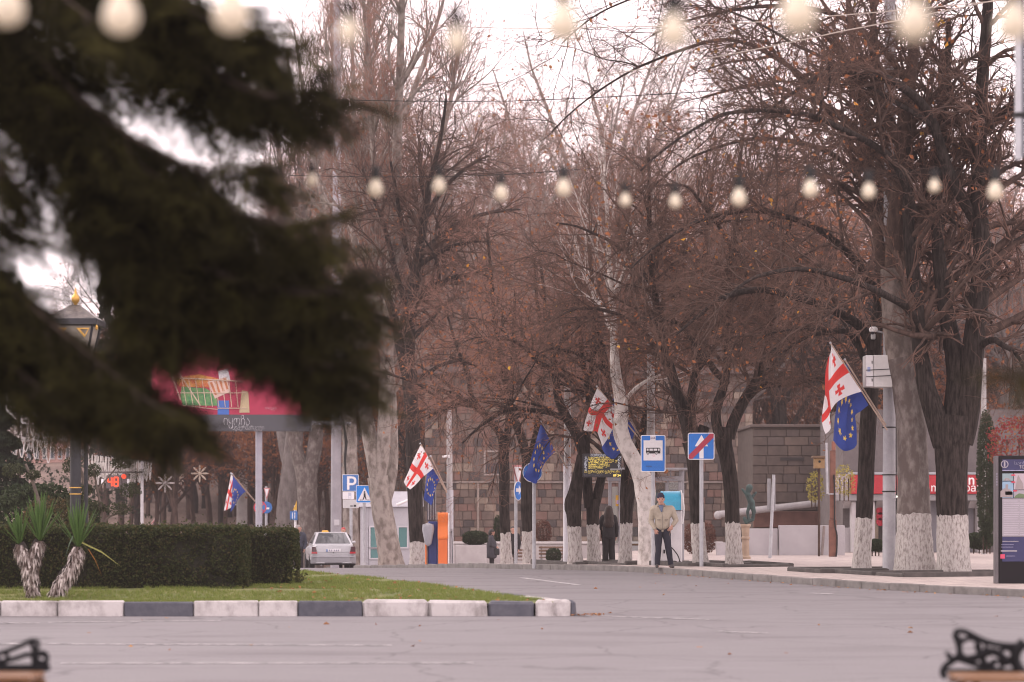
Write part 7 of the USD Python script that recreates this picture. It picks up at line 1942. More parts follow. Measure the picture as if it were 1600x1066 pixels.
yucca('forked yucca with two spiky heads on a shaggy trunk, left', [[(54, 930, 6, 36.4), (50, 905, 7.5, 36.4), (46, 880, 8, 36.4), (38, 862, 7, 36.4), (31, 850, 7, 36.4)], [(47, 885, 7.5, 36.4), (52, 866, 7.5, 36.4), (57, 852, 7.5, 36.4), (61, 845, 7, 36.4)]],
      [(31, 852, 36.4, .60, 34, -.12), (62, 846, 36.4, .78, 52, .04)], 3)
yucca('single yucca leaning right, its yellowed leaves hanging over the hedge', [[(84, 930, 7, 36.3), (92, 912, 8.5, 36.3), (102, 896, 9, 36.3), (112, 882, 8, 36.3), (118, 866, 8, 36.3), (121, 854, 7, 36.3)]],
      [(122, 856, 36.3, .74, 54, .03)], 4, [((128, 848, 36.2), (190, 886, 36.0), .012, leafmat('yellowed_leaf', [(.22, .22, .07), (.26, .25, .09)])), ((138, 858, 36.2), (160, 902, 36.1), .010, leafmat('orange_leaf', [(.30, .13, .03), (.26, .12, .04)])), ((114, 838, 36.1), (102, 872, 35.9), .02, leafmat('greyed_leaf', [(.10, .14, .10), (.12, .16, .12)]))])

# thin cloud-clipped tree behind the hedge
clump_leaf = leafmat('clump_leaves', [(.03, .035, .022), (.05, .055, .03), (.075, .08, .045)], .7, .2)
r_ = np.random.default_rng(41)
t = thing('clipped_tree', 'thin tree clipped into loose green clumps behind the hedge', 'tree')
d = 44.5
st_ = [[(138, 850, 2.6), (136, 800, 2.4), (128, 740, 2), (120, 715, 1.6)], [(160, 845, 2.4), (158, 800, 2.2), (152, 765, 1.8), (146, 730, 1.3)], [(158, 825, 2.2), (170, 808, 1.9), (195, 798, 1.6), (205, 775, 1.2)], [(152, 765, 1.6), (170, 745, 1.3), (188, 722, 1)], [(40, 725, 2), (62, 790, 3), (72, 840, 3.4)]]
for k, S in enumerate(st_):
    L = spline(limb_world(S, d), .1)
    raw(t, 'stem', *bark_tube(L, 6, k, .08, False)[:2], pm('clump_bark', (.12, .095, .08), (.08, .062, .055), 8, .9))
for (cx_, cy_, rx, ry) in ((112, 728, 15, 14), (146, 735, 12, 11), (150, 792, 16, 10), (190, 722, 18, 11), (203, 766, 18, 12), (185, 795, 22, 10), (120, 785, 16, 12), (20, 735, 18, 12), (52, 742, 12, 8), (135, 765, 10, 9)):
    n = 420
    c = at(cx_, cy_, d)
    q = r_.normal(0, 1, (n, 3)); q /= np.linalg.norm(q, axis=1, keepdims=True)
    q *= r_.uniform(.35, 1.1, (n, 1)) ** .6
    v_, f_ = leaf_quads(c + q * [rx / F * d, .16, ry / F * d], .022, r_, .1)
    raw(t, 'clump', v_, f_, clump_leaf, kind='stuff')
# ------------------------------------------------------------------ stone building and walls behind the square
r_ = np.random.default_rng(91)
def stones(parent, x0, x1, z0, z1, y, bw, bh, mats_, limit, depth=.12, gap=.014, skip=None, slope=0.0):
    """coursed rubble front: each block stands a little proud of the mortar wall; the first 'limit' blocks are parts, the rest one part"""
    k, rest = 0, {q: [] for q in range(len(mats_))}
    z = z0
    cells = []
    while z < z1 - .05:
        h = bh * r_.uniform(.85, 1.2)
        h = min(h, z1 - z)
        x = x0 + r_.uniform(-.3, 0)
        while x < x1:
            w_ = bw * r_.uniform(.6, 1.35)
            a_, b_ = max(x, x0), min(x + w_, x1)
            if b_ - a_ > .08 and not (skip and skip(a_, b_, z, z + h)):
                cells.append((a_, b_, z, z + h))
            x += w_
        z += h
    order = r_.permutation(len(cells))
    for q in order:
        a_, b_, zz0, zz1 = cells[q]
        pr = r_.uniform(.0, .03)
        m = bx(a_ + gap / 2, b_ - gap / 2, y - .02 - pr, y + depth, zz0 + gap / 2, zz1 - gap / 2, .014)
        mi = r_.choice(len(mats_), p=mats_[0][1] if False else [w for _, w in mats_])
        if k < limit:
            part(parent, 'stone', m, mats_[mi][0], smooth=False)
            k += 1
        else:
            rest[mi].append(m)
    for q, ms in rest.items():
        if ms:
            part(parent, 'stonework', cat(*ms), mats_[q][0], smooth=False, kind='stuff')
tuff = [(pm('tuff_brown', (.145, .107, .09), (.11, .082, .071), 3, .9, .4), .50), (pm('tuff_dark', (.055, .045, .045), (.08, .065, .06), 3, .9, .4), .20), (pm('tuff_rose', (.175, .105, .088), (.135, .083, .07), 3, .9, .4), .18), (pm('tuff_pale', (.24, .185, .15), (.19, .15, .12), 3, .9, .4), .12)]
mortar = pm('mortar', (.16, .125, .11), (.12, .095, .085), 4, .95, .3)
d = 102.0
b = thing('stone_building', 'brown stone building of square blocks behind the trees and low wall', 'building')
X = lambda px, dd=d: (px - CX) / F * dd
zb = float(ground_z(0, d)) - .3
xl, xr, zt = X(664), X(1176), at(0, 585, d)[2]
part(b, 'wall', bx(xl, xr, d + .02, d + 3, zb, zt), mortar, smooth=False)
nx0, nz0, nx1, nz1 = W2(756, 704, 783, 743, d)
w2 = W2(1045, 640, 1075, 690, d)
def skip_(a_, b_, z0_, z1_):
    return (b_ > nx0 and a_ < nx1 and z1_ > nz0 and z0_ < nz1)
stones(b, xl, xr, at(0, 884, d)[2], zt, d, .44, .33, tuff, 290, skip=skip_)
nf = part(b, 'window_niche', plate(sbox(nx0, nz0, nx1, nz1).difference(sbox(nx0 + .07, nz0 + .07, nx1 - .07, nz1 - .07)), d - .05, .12), pm('niche_frame', (.32, .27, .25), (.26, .22, .2), 3, .8))
part(nf, 'shutter', bx(nx0 + .072, nx1 - .072, d + .04, d + .06, nz0 + .072, nz1 - .072), flat('dark_shutter', (.07, .055, .055), .6))
part(nf, 'lower_panel', bx(nx0 + .072, nx1 - .072, d + .0, d + .035, nz0 + .072, nz0 + .52), flat('dark_grille', (.05, .042, .045), .6))
part(b, 'ledge', bx(xl, xr, d - .10, d + .0, at(0, 755, d)[2], at(0, 752.5, d)[2], .01), pm('ledge_stone', (.24, .2, .18), (.18, .15, .14), 4, .85))
part(b, 'gutter_pipe', rod((X(747), d - .08, zb), (X(747), d - .08, at(0, 753, d)[2]), .05), pm('pipe_tan', (.28, .23, .2), (.22, .18, .16), 4, .7))
part(b, 'roof', bx(xl - .3, xr + .3, d - .35, d + 3.4, zt + .003, zt + .30, .02), pm('roof_brown', (.12, .085, .075), (.09, .065, .06), 3, .8))

d = 92.0
b = thing('masonry_wall', 'dark coursed stone wall with a sloping white pipe at the right of the square', 'wall')
xl, xr = X(1176, d), X(1326, d)
zb = float(ground_z(14, d)) - .2
zt = at(0, 668, d)[2]
part(b, 'core', bx(xl, xr, d + .02, d + 6, zb, zt), pm('dark_mortar', (.085, .066, .058), (.062, .048, .042), 4, .95, .3), smooth=False)
tuff2 = [(pm('wall_stone_umber', (.095, .074, .064), (.07, .054, .048), 3, .9, .4), .6), (pm('wall_stone_dark', (.07, .055, .05), (.095, .075, .068), 3, .9, .4), .25), (pm('wall_stone_warm', (.12, .09, .075), (.09, .068, .058), 3, .9, .4), .15)]
stones(b, xl, xr, zb + .5, zt, d, .75, .33, tuff2, 200)
part(b, 'coping', bx(xl - .1, xr + .1, d - .15, d + 6, zt + .002, zt + .12, .02), pm('coping', (.10, .075, .068), (.075, .058, .052), 3, .85))
for q in (1236,):
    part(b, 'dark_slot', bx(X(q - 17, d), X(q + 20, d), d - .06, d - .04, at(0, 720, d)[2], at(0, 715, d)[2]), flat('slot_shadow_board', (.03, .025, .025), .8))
part(b, 'sloping_pipe', rod(at(1122, 804, d - .6), at(1290, 785, d - .6), .13, 14), pm('pale_pipe', (.34, .32, .325), (.27, .255, .26), 4, .5), smooth=50)
part(b, 'pipe_elbow', trimesh.creation.icosphere(2, .16).apply_translation(at(1122, 805, d - .6)), pm('pale_pipe', (.46, .43, .44)), smooth=True)
part(b, 'brown_band', bx(X(1176, d), X(1290, d), d - .32, d - .08, at(0, 824, d)[2], at(0, 799, d)[2], .02), pm('rusty_band', (.10, .05, .042), (.14, .075, .06), 2, .9))
# plain grey panels standing before it
d = 78.0
pan = pm('render_grey', (.36, .335, .345), (.31, .29, .30), 1.2, .85, .1)
t = thing('panel_wall', 'low smooth grey wall panels along the back of the square', 'wall')
zb = float(ground_z(9, d)) + KERB_H - .05
for (a_, b_, yt) in ((1170, 1216, 826), (1217.5, 1320, 821), (1120, 1169, 848)):
    part(t, 'panel', bx(X(a_, d), X(b_, d), d + (.12 if a_ == 1170 else 0), d + .3, zb, at(0, yt, d)[2], .01), pan)
part(t, 'leaning_post', rod((X(1283, d), d - .15, zb), (X(1287, d), d - .12, at(0, 822, d)[2]), .045), pm('weathered_board', (.22, .18, .165), (.17, .14, .13), 4, .9))

d = 94.0
t = thing('retaining_wall', 'pale low retaining wall with planter blocks before the stone building', 'wall')
zb = float(ground_z(0, d)) - .3
part(t, 'wall', bx(X(700, d), X(1130, d), d, d + .35, zb, at(0, 850, d)[2], .02), pm('pale_render', (.40, .365, .36), (.33, .30, .30), 1.4, .85, .1))
part(t, 'coping', bx(X(700, d), X(1130, d), d - .05, d + .4, at(0, 850, d)[2] + .003, at(0, 846.5, d)[2], .01), pm('pale_coping', (.48, .45, .445), (.42, .39, .385), 2, .8))
t = thing('planter', 'large pale concrete planter with a dark clipped bush, beside the orange column', 'planter')
d = 86.5
zb = float(ground_z(-1, d)) - .1
part(t, 'box', bx(X(711, d), X(760, d), d, d + 1.0, zb, at(0, 852, d)[2], .03), pm('planter_concrete', (.42, .39, .39), (.35, .32, .32), 2, .85, .1))
def bush(label, px0, px1, d, z0, z1, dep, n, seed, mat, size=.035, group=None, catg='bush'):
    r = np.random.default_rng(seed)
    t = thing('bush', label, catg, group)
    x0, x1 = X(px0, d), X(px1, d)
    c = np.array([(x0 + x1) / 2, d + dep / 2, (z0 + z1) / 2])
    h = np.array([(x1 - x0) / 2, dep / 2, (z1 - z0) / 2])
    q = r.normal(0, 1, (n, 3)); q /= (np.abs(q) ** 2.6).sum(1, keepdims=True) ** (1 / 2.6)
    q *= r.uniform(.3, 1.0, (n, 1)) ** .35 * (1 + .25 * (meshkit.fbm(q * 2.2 + seed, 2, seed)[:, None] - .5))
    v_, f_ = leaf_quads(c + q * h, size, r, .1)
    raw(t, 'foliage', v_, f_, mat, kind='stuff')
    for k in range(3):
        a_ = c + np.array([h[0] * .4 * (k - 1), 0, -h[2]])
        part(t, 'stem', rod(a_ - [0, 0, .15], a_ + [0, 0, h[2] * 1.2], .02), bark_mid)
    return t
dark_leaf = leafmat('dark_bush_leaves', [(.018, .028, .014), (.03, .042, .02), (.045, .055, .028)])
bush('dark green clipped bush in the pale planter', 722, 762, 86.6, at(0, 852, 86.6)[2], at(0, 830, 86.6)[2], 1.0, 3000, 5, dark_leaf)
bush('round dark bush by the low wall left of the lone flag pole', 853, 877, 90, at(0, 880, 90)[2], at(0, 857, 90)[2], .6, 1600, 6, dark_leaf)
bush('narrow dark evergreen against the stone building', 771, 788, 96, at(0, 850, 96)[2], at(0, 806, 96)[2], .6, 1600, 7, dark_leaf)
brown_leaf = leafmat('brown_bush_leaves', [(.11, .045, .035), (.15, .07, .05), (.09, .05, .04)])
bush('reddish brown bush behind the white kiosk', 1068, 1120, 80, at(0, 868, 80)[2], at(0, 815, 80)[2], .8, 3200, 8, brown_leaf)
bush('reddish brown creeper bush at the foot of the stone building', 836, 862, 97, at(0, 850, 97)[2], at(0, 812, 97)[2], .6, 1600, 9, brown_leaf)
yel = leafmat('yellow_green_leaves', [(.28, .24, .05), (.36, .30, .08), (.22, .2, .06)])
bush('wispy yellow green bush before the dark stone wall', 1262, 1290, 86, at(0, 786, 86)[2], at(0, 736, 86)[2], .8, 520, 10, yel, .04)
bush('wispy yellow green bush over the left end of the red shop sign', 1304, 1338, 79.0, at(0, 776, 79)[2], at(0, 726, 79)[2], .6, 560, 11, yel, .035)
bush('clipped dark shrub ball between the flag pole and the slim tree', 1358, 1384, 76, at(0, 862, 76)[2], at(0, 843, 76)[2], .8, 2400, 12, dark_leaf)
bush('clipped dark hedge row left of the information board', 1512, 1556, 74, at(0, 858, 74)[2], at(0, 833, 74)[2], .8, 3600, 13, dark_leaf)
bush('tall dark evergreen behind the information board', 1536, 1562, 70, at(0, 858, 70)[2], at(0, 640, 70)[2], 1.4, 9000, 14, dark_leaf)
redl = leafmat('red_leaves', [(.20, .025, .03), (.26, .045, .04), (.16, .04, .04), (.22, .12, .05)])
bush('bush with crimson leaves above the information board', 1552, 1650, 66, at(0, 740, 66)[2], at(0, 650, 66)[2], 1.4, 1700, 15, redl, .05)
for q, (pa, pb) in enumerate(((800, 832), (842, 884))):
    d = 91.0
    t = thing('park_bench', ['brown slatted bench by the low wall behind the edge-on signs', 'brown slatted bench by the low wall behind the lone flag pole'][q], 'bench')
    z = float(ground_z(X(pa), d))
    bw_ = pm('old_bench_wood', (.17, .105, .075), (.12, .075, .055), 4, .7)
    for k in range(3):
        part(t, 'back_slat', bx(X(pa, d), X(pb, d), d + .3, d + .33, z + .52 + .12 * k, z + .6 + .12 * k, .01), bw_)
        part(t, 'seat_slat', bx(X(pa, d), X(pb, d), d - .15 + .14 * k, d - .03 + .14 * k, z + .42, z + .45, .008), bw_)
    for xx in (X(pa + 4, d), X(pb - 4, d)):
        part(t, 'leg', bx(xx - .04, xx + .04, d - .15, d + .35, z, z + .41, .01), flat('bench_leg_grey', (.2, .19, .19)))
        part(t, 'back_support', bx(xx - .03, xx + .03, d + .335, d + .38, z, z + .86, .008), flat('bench_leg_grey', (.2, .19, .19)))

# statue on a column, poles, bird house
d = 70.0
b = on(1165, d, KERB_H)
t = thing('statue', 'small green bronze putto figure standing on a stone column', 'statue')
verd = pm('verdigris', (.05, .085, .08), (.03, .045, .044), 9, .75, .3, coords='geometry.position')
S = lambda px, py: tuple(at(px, py, d))
part(t, 'figure', skin([[(S(1171, 762), .10), (S(1168, 770), .07)], [(S(1168, 772), .08), (S(1174, 785), .10)], [(S(1174, 785), .10), (S(1178, 800), .06)], [(S(1178, 800), .055), (S(1176, 812), .05)], [(S(1176, 812), .05), (S(1166, 816), .055)], [(S(1166, 816), .06), (S(1163, 810), .05)],
    [(S(1170, 777), .05), (S(1160, 765), .035)], [(S(1174, 778), .05), (S(1181, 770), .035)], [(S(1172, 787), .06), (S(1168, 800), .045)], [(S(1168, 800), .045), (S(1170, 815), .04)]], .02, 5), verd, smooth=True)
ct = at(0, 819, d)[2] - b[2]
t = thing('stone_column', 'short tan stone column carrying the green figure', 'column')
part(t, 'shaft', revolve([[0, 0], [.15, 0], [.15, .06], [.11, .10], [.10, ct * .55], [.125, ct * .58], [.125, ct * .62], [.10, ct * .65], [.12, ct * .9], [.155, ct * .94], [.155, ct], [0, ct]], b, 20), pm('tan_stone', (.36, .27, .20), (.28, .205, .15), 4, .85, .2))
d = 72.0
t = thing('sign_back', 'grey backs of two signs on a slim leaning pole beside the statue', 'road sign')
b = on(1203, d, KERB_H)
part(t, 'post', rod(b, at(1209, 742, d), .05, 12, r2=.045), steel)
part(t, 'sign_back', bx(X(1199, d), X(1205, d), d + .05, d + .07, at(0, 797, d)[2], at(0, 748, d)[2], .01), pm('sign_back_grey', (.26, .255, .265), (.21, .205, .215), 4, .6))
part(t, 'sign_back', bx(X(1207, d), X(1212, d), d + .05, d + .07, at(0, 798, d)[2], at(0, 746, d)[2], .01), pm('sign_back_grey', (.26, .255, .265)))
d = 75.0
b = on(1301, d, KERB_H)
t = thing('rusty_post', 'rust brown steel post with a cable, left of the slim dark tree', 'post')
rust = pm('rust_paint', (.19, .085, .06), (.13, .06, .045), 5, .75, .2)
part(t, 'shaft', bx(b[0] - .085, b[0] + .085, d - .08, d + .08, b[2] + 1.16, at(0, 704, d)[2], .015), rust)
part(t, 'lower_shaft', bx(b[0] - .11, b[0] + .11, d - .1, d + .1, b[2], b[2] + 1.155, .015), rust)
part(t, 'head', bx(b[0] - .03, b[0] + .085, d - .07, d + .05, at(0, 704, d)[2] + .004, at(0, 690, d)[2], .01), pm('rust_bright', (.26, .11, .075), (.2, .08, .06), 5, .7))
part(t, 'grey_conduit', rod(at(1293, 772, d - .1), at(1291, 692, d - .1), .04), steel)
part(t, 'clamp', bx(b[0] - .12, b[0] + .14, d - .11, d + .1, at(0, 773, d)[2], at(0, 771, d)[2]), steel)
raw(t, 'cable', *tubes(spline(np.array([at(1303, 742, d - .12), at(1304, 775, d - .12), at(1304, 815, d - .12), at(1308, 840, d - .13), at(1306, 872, d - .12)]), .1), np.full(len(spline(np.array([at(1303, 742, d - .12), at(1304, 775, d - .12), at(1304, 815, d - .12), at(1308, 840, d - .13), at(1306, 872, d - .12)]), .1)), .025), 6)[:2], rubber)
t = thing('bird_house', 'small tan wooden bird house hanging before the dark stone wall', 'bird house')
x0, z0, x1, z1 = W2(1272, 716, 1288, 732, d + 1)
part(t, 'box', bx(x0, x1, d + .9, d + 1.2, z0, z1, .01), pm('tan_wood', (.30, .19, .09), (.24, .15, .07), 5, .75))
part(t, 'roof', bx(x0 - .06, x1 + .06, d + .85, d + 1.25, z1 + .003, z1 + .07, .01), pm('brown_roof_wood', (.16, .1, .065), (.12, .08, .05), 4, .8))
part(t, 'hole', rod((X(1280, d + 1), d + .893, (z0 + z1) / 2 + .05), (X(1280, d + 1), d + .899, (z0 + z1) / 2 + .05), .04), rubber)
part(t, 'post', rod((X(1280, d + 1), d + 1.05, z0), (X(1280, d + 1), d + 1.05, float(ground_z(9, d))), .035), bark_mid)

# red fronted shop
d = 84.0
b = thing('shop', 'dark grey shop with a long red sign and pale arched columns at right', 'shop')
zb = float(ground_z(14, d)) + KERB_H
xl, xr = X(1322, d), X(1640, d)
zs0, zs1 = at(0, 772, d)[2], at(0, 742, d)[2]
part(b, 'wall', bx(xl, xr, d + .8, d + 7, zb - .2, zs1 + 2.3), pm('shop_wall', (.13, .11, .11), (.10, .085, .085), 2, .85), smooth=False)
part(b, 'canopy', bx(xl - .4, xr, d - .05, d + .79, zs0 - .24, zs0 - .004, .02), pm('canopy_grey', (.24, .225, .23), (.19, .18, .185), 2, .7))
part(b, 'sign', bx(X(1329, d), X(1536, d), d - .12, d + .7, zs0, zs1, .02), pm('shop_red', (.38, .022, .034), (.32, .02, .03), 1.5, .45))
part(b, 'sign_trim', bx(X(1329, d), X(1536, d), d - .14, d + .7, zs1 + .003, zs1 + .09, .01), pm('trim_grey', (.30, .3, .32), (.25, .25, .27), 2, .6))
lt = flat('sign_letter_white', (.72, .66, .66), .5)
part(b, 'letter', latin('n', .30, X(1511, d), at(0, 757, d)[2], d - .125, .012, True), lt, smooth=False)
part(b, 'letter', latin('pane', .27, X(1505, d), at(0, 768, d)[2], d - .125, .012, False), lt, smooth=False)
part(b, 'letter', latin('m', .27, X(1453, d), at(0, 768, d)[2], d - .125, .012, False), lt, smooth=False)
part(b, 'letter', latin('n', .27, X(1462, d), at(0, 768, d)[2], d - .125, .012, False), lt, smooth=False)
part(b, 'white_sign', bx(X(1301, d), X(1328, d), d - .05, d + .1, at(0, 774, d)[2], at(0, 741, d)[2], .02), pm('sign_dull_white', (.30, .26, .26), (.24, .2, .2), 2, .6))
part(b, 'letter', lettering('რი', .38, X(1304, d), at(0, 768, d)[2], d - .055, .012, .5), lt, smooth=False)
colm = pm('pale_column', (.40, .375, .38), (.33, .31, .315), 2, .8)
for q, (xa, xb_) in enumerate(((1331, 1338), (1362, 1368), (1382, 1388), (1440, 1446), (1528, 1534))):
    part(b, 'column', bx(X(xa, d), X(xb_, d), d + .1, d + .55, zb, zs0 - .245, .02), colm)
    part(b, 'arch_bracket', extrude_x([(d + .12, zs0 - .25), (d + .5, zs0 - .25), (d + .5, zs0 - .5)], X(xa, d) - .25, X(xa, d) - .004), colm, smooth=False)
part(b, 'glazing', bx(X(1340, d), X(1361, d), d + .70, d + .78, zb, zs0 - .25), flat('dim_glass', (.05, .05, .055), .15))
part(b, 'glazing', bx(X(1389, d), X(1439, d), d + .70, d + .78, zb, zs0 - .25), flat('dim_glass', (.05, .05, .055), .15))
part(b, 'glazing', bx(X(1447, d), X(1527, d), d + .70, d + .78, zb, zs0 - .25), pm('grey_shutter', (.19, .18, .20), (.15, .145, .16), 2, .6))
part(b, 'dado', bx(X(1322, d), X(1344, d), d + .4, d + .65, zb, at(0, 825, d)[2], .01), pan)
part(b, 'tan_door', bx(X(1368.5, d), X(1376, d), d + .5, d + .6, zb, at(0, 785, d)[2], .01), pm('tan_door', (.34, .27, .2), (.28, .22, .17), 3, .6))
for k in range(3):
    part(b, 'red_disc', revolve([[0, -.02], [.14, -.02], [.14, .02], [0, .02]], sections=16).apply_transform(trimesh.transformations.rotation_matrix(np.pi / 2, [1, 0, 0])).apply_translation((X(1378.5, d), d + .48, at(0, 798 + 9 * k, d)[2])), flat('disc_red', (.55, .02, .05), .4))
d2 = 95.0
b = thing('upper_house', 'pale house front with dark windows glimpsed above the red shop', 'house')
part(b, 'wall', bx(X(1500, d2), X(1700, d2), d2, d2 + 6, 0, at(0, 655, d2)[2]), pm('house_pale', (.26, .235, .245), (.21, .19, .2), 2, .85), smooth=False)
part(b, 'roof', bx(X(1495, d2), X(1705, d2), d2 - .4, d2 + 6.4, at(0, 655, d2)[2] + .003, at(0, 655, d2)[2] + .3, .02), pm('roof_brown', (.12, .085, .075)))
for q in (1513, 1545, 1577):
    f_ = part(b, 'window', bx(X(q - 9, d2), X(q + 9, d2), d2 - .06, d2 - .004, at(0, 718, d2)[2], at(0, 678, d2)[2], .01), pm('window_frame_pale', (.3, .28, .29), (.25, .23, .24), 2, .7))
    part(f_, 'pane', bx(X(q - 7, d2), X(q + 7, d2), d2 - .085, d2 - .065, at(0, 716, d2)[2], at(0, 680, d2)[2]), flat('dim_glass', (.05, .05, .055), .15))
pole('concrete_pole', 'pale square concrete pole at the right end of the red sign', 1537, 80.0, 560, 4.2, concrete, sides=4, base_dz=KERB_H)

# red roofed house glimpsed high between the crowns
d = 150.0
b = thing('hill_house', 'house with pale red roof glimpsed between the crowns of the centre trees', 'house')
x0, x1 = X(676, d), X(766, d)
z1, z2 = at(0, 580, d)[2], at(0, 505, d)[2]
part(b, 'wall', bx(x0 + .4, x1 - .4, d, d + 6, 0, z1), pm('house_grey', (.33, .29, .28), (.28, .24, .235), 2, .85), smooth=False)
part(b, 'roof', trimesh.Trimesh(np.array([[x0, d - .5, z1], [x1, d - .5, z1], [x1, d + 6.5, z1], [x0, d + 6.5, z1], [x0 + .6, d + 3, z2], [x1 - .6, d + 3, z2]]), process=False).convex_hull, pm('red_roof', (.36, .10, .085), (.30, .085, .075), 2, .75), smooth=False)
for q in (700, 740):
    part(b, 'window', bx(X(q - 6, d), X(q + 6, d), d - .05, d - .004, at(0, 610, d)[2], at(0, 588, d)[2]), flat('dim_glass', (.05, .05, .055), .15))

# ------------------------------------------------------------------ left background: billboard, street decorations, far houses
d = 92.0
t = thing('billboard', 'supermarket billboard, shopping trolley on crimson above a grey name band', 'billboard')
x0, z0, x1, z1 = W2(236, 545, 487, 674, d)
zband = at(0, 648, d)[2]
part(t, 'backing', bx(x0, x1, d, d + .25, z0, z1, .02), flat('billboard_back', (.12, .115, .12), .6))
part(t, 'crimson_print', bx(x0 + .02, x1 - .02, d - .012, d - .004, zband, z1 - .02), flat('crimson_print', (.34, .018, .06), .5))
part(t, 'grey_band', bx(x0 + .02, x1 - .02, d - .016, d - .004, z0 + .02, zband - .004), flat('grey_print', (.06, .06, .07), .5))
bw_ = flat('billboard_white', (.62, .6, .62), .5)
part(t, 'name', lettering('იყოჩა', .27, at(349, 0, d)[0], at(0, 664.5, d)[2], d - .017, .008, 1.02), bw_, smooth=False)
part(t, 'subtitle', lettering('სუპერმარკეტი', .125, at(363, 0, d)[0], at(0, 671.5, d)[2], d - .017, .008, 1.22), bw_, smooth=False)
part(t, 'small_print', lettering('ორი სუპერ', .07, at(414, 0, d)[0], at(0, 640, d)[2], d - .013, .006, .45), bw_, smooth=False)
def Q(*pp):
    return Polygon([(at(a_, b_, d)[0], at(a_, b_, d)[2]) for a_, b_ in pp])
part(t, 'melon_print', plate(Q((284, 604), (322, 607), (338, 618), (340, 634), (285, 634), (282, 618)), d - .022, .009), pm('melon_green', (.03, .16, .06), (.14, .28, .10), 5, .5), smooth=False)
part(t, 'fruit_print', plate(Q((272, 592), (290, 588), (310, 585), (335, 590), (352, 596), (340, 606), (280, 604)), d - .020, .007), pm('fruit_orange', (.50, .10, .05), (.52, .28, .06), 4, .5), smooth=False)
part(t, 'pack_print', plate(Q((340, 626), (358, 626), (358, 648), (340, 648)), d - .024, .011), flat('pack_blue', (.04, .12, .40), .5), smooth=False)
part(t, 'bottle_print', plate(Q((378, 610), (388, 612), (390, 645), (374, 645)), d - .022, .009), flat('bottle_cream', (.42, .33, .2), .5), smooth=False)
part(t, 'carton_print', plate(Q((341, 580), (356, 576), (360, 594), (343, 596)), d - .022, .009), bw_, smooth=False)
part(t, 'box_print', plate(Q((324, 597), (354, 589), (360, 612), (336, 623)), d - .027, .008), flat('box_cream', (.58, .42, .36), .5), smooth=False)
for k in range(4):
    part(t, 'box_stripe', plate(Q((328 + 7 * k, 598 - 2 * k), (331.5 + 7 * k, 597 - 2 * k), (339 + 6 * k, 617 - 3 * k), (336 + 6 * k, 618 - 3 * k)), d - .0305, .003), flat('box_rust', (.42, .15, .06), .5), smooth=False)
wires = [((267, 582), (282, 625)), ((278, 580), (313, 634)), ((271, 590), (380, 596)), ((281, 614), (385, 614)), ((340, 638), (385, 638)), ((285, 634), (340, 640))] + [((284 + 10.5 * k, 590 + k * .5), (292 + 10 * k, 636)) for k in range(9)]
part(t, 'trolley_wires', cat(*[rod(at(*a_, d - .036), at(*b_, d - .036), .022 if k < 3 else .014, 6) for k, (a_, b_) in enumerate(wires)]), flat('trolley_tan', (.55, .42, .32), .5), smooth=False)
part(t, 'post', rod((X(403, d), d + .35, float(ground_z(-10, d))), (X(403, d), d + .35, z0 + .5), .13, 14), pm('blueish_pole', (.33, .32, .36)))
part(t, 'arm', rod((x1 - .3, d + .2, (z0 + zband) / 2), (x1 + 1.0, d + .2, (z0 + zband) / 2), .06), steel)

deco_m = flat('lamp_string_white', (.62, .58, .55), .6)
def snowflake(label, px, py, rp, d, mat):
    c = at(px, py, d)
    R = rp / F * d
    t = thing('snowflake_light', label, 'street decoration', 'snowflake decorations hung over the far street')
    for k in range(8):
        a_ = k * math.pi / 4
        p_ = np.array([c[0] + R * .16 * math.cos(a_), d, c[2] + R * .16 * math.sin(a_)])
        q_ = np.array([c[0] + R * math.cos(a_), d, c[2] + R * math.sin(a_)])
        m_ = m3.Manifold.batch_hull([m3.Manifold.sphere(R * .05, 8).translate(tuple(p_)), m3.Manifold.sphere(R * .12, 8).translate(tuple(p_ * .45 + q_ * .55)), m3.Manifold.sphere(R * .07, 8).translate(tuple(q_))])
        part(t, 'ray', m_, mat, smooth=50)
    part(t, 'hub', trimesh.creation.icosphere(2, R * .2).apply_translation(c), mat, smooth=True)
    part(t, 'wire', rod(c, c + [0, 0, R + .9], .02), rubber)
snowflake('warm white snowflake, rightmost of the three over the far street', 312, 740, 13, 120.0, flat('warm_flake', (.72, .60, .48), .5))
snowflake('small warm snowflake, middle of the three over the far street', 280, 746, 9.5, 124.0, flat('warm_flake2', (.66, .55, .46), .5))
snowflake('grey dim snowflake, lowest and leftmost of the three over the far street', 258, 755, 14, 118.0, flat('dim_flake', (.46, .41, .40), .5))
def garland(label, spans, d, drop, loops, seed):
    r = np.random.default_rng(seed)
    t = thing('garland', label, 'street decoration', None)
    for (a_, b_) in spans:
        A, Bp = at(*a_, d), at(*b_, d)
        part(t, 'wire', rod(A, Bp, .02, 6), rubber)
        for k in range(loops):
            u0 = k / loops; u1 = u0 + r.uniform(.9, 1.6) / loops
            p_, q_ = A + (Bp - A) * u0, A + (Bp - A) * min(1, u1)
            s_ = np.linspace(0, 1, 10)
            L = p_ + (q_ - p_) * s_[:, None] - np.array([0, 0, 1]) * (4 * s_ * (1 - s_) * drop * r.uniform(.5, 1.1))[:, None] + [0, r.normal(0, .2), 0]
            raw(t, 'loop', *tubes(L, np.full(10, .022), 4)[:2], deco_m)
garland('white looping light garland left of the snowflakes', [((150, 722), (236, 722)), ((140, 710), (236, 722))], 112.0, 1.0, 22, 1)
garland('white looping light garland at the left edge above the pink house', [((-30, 655), (75, 668)), ((-30, 668), (80, 690))], 104.0, .9, 12, 2)

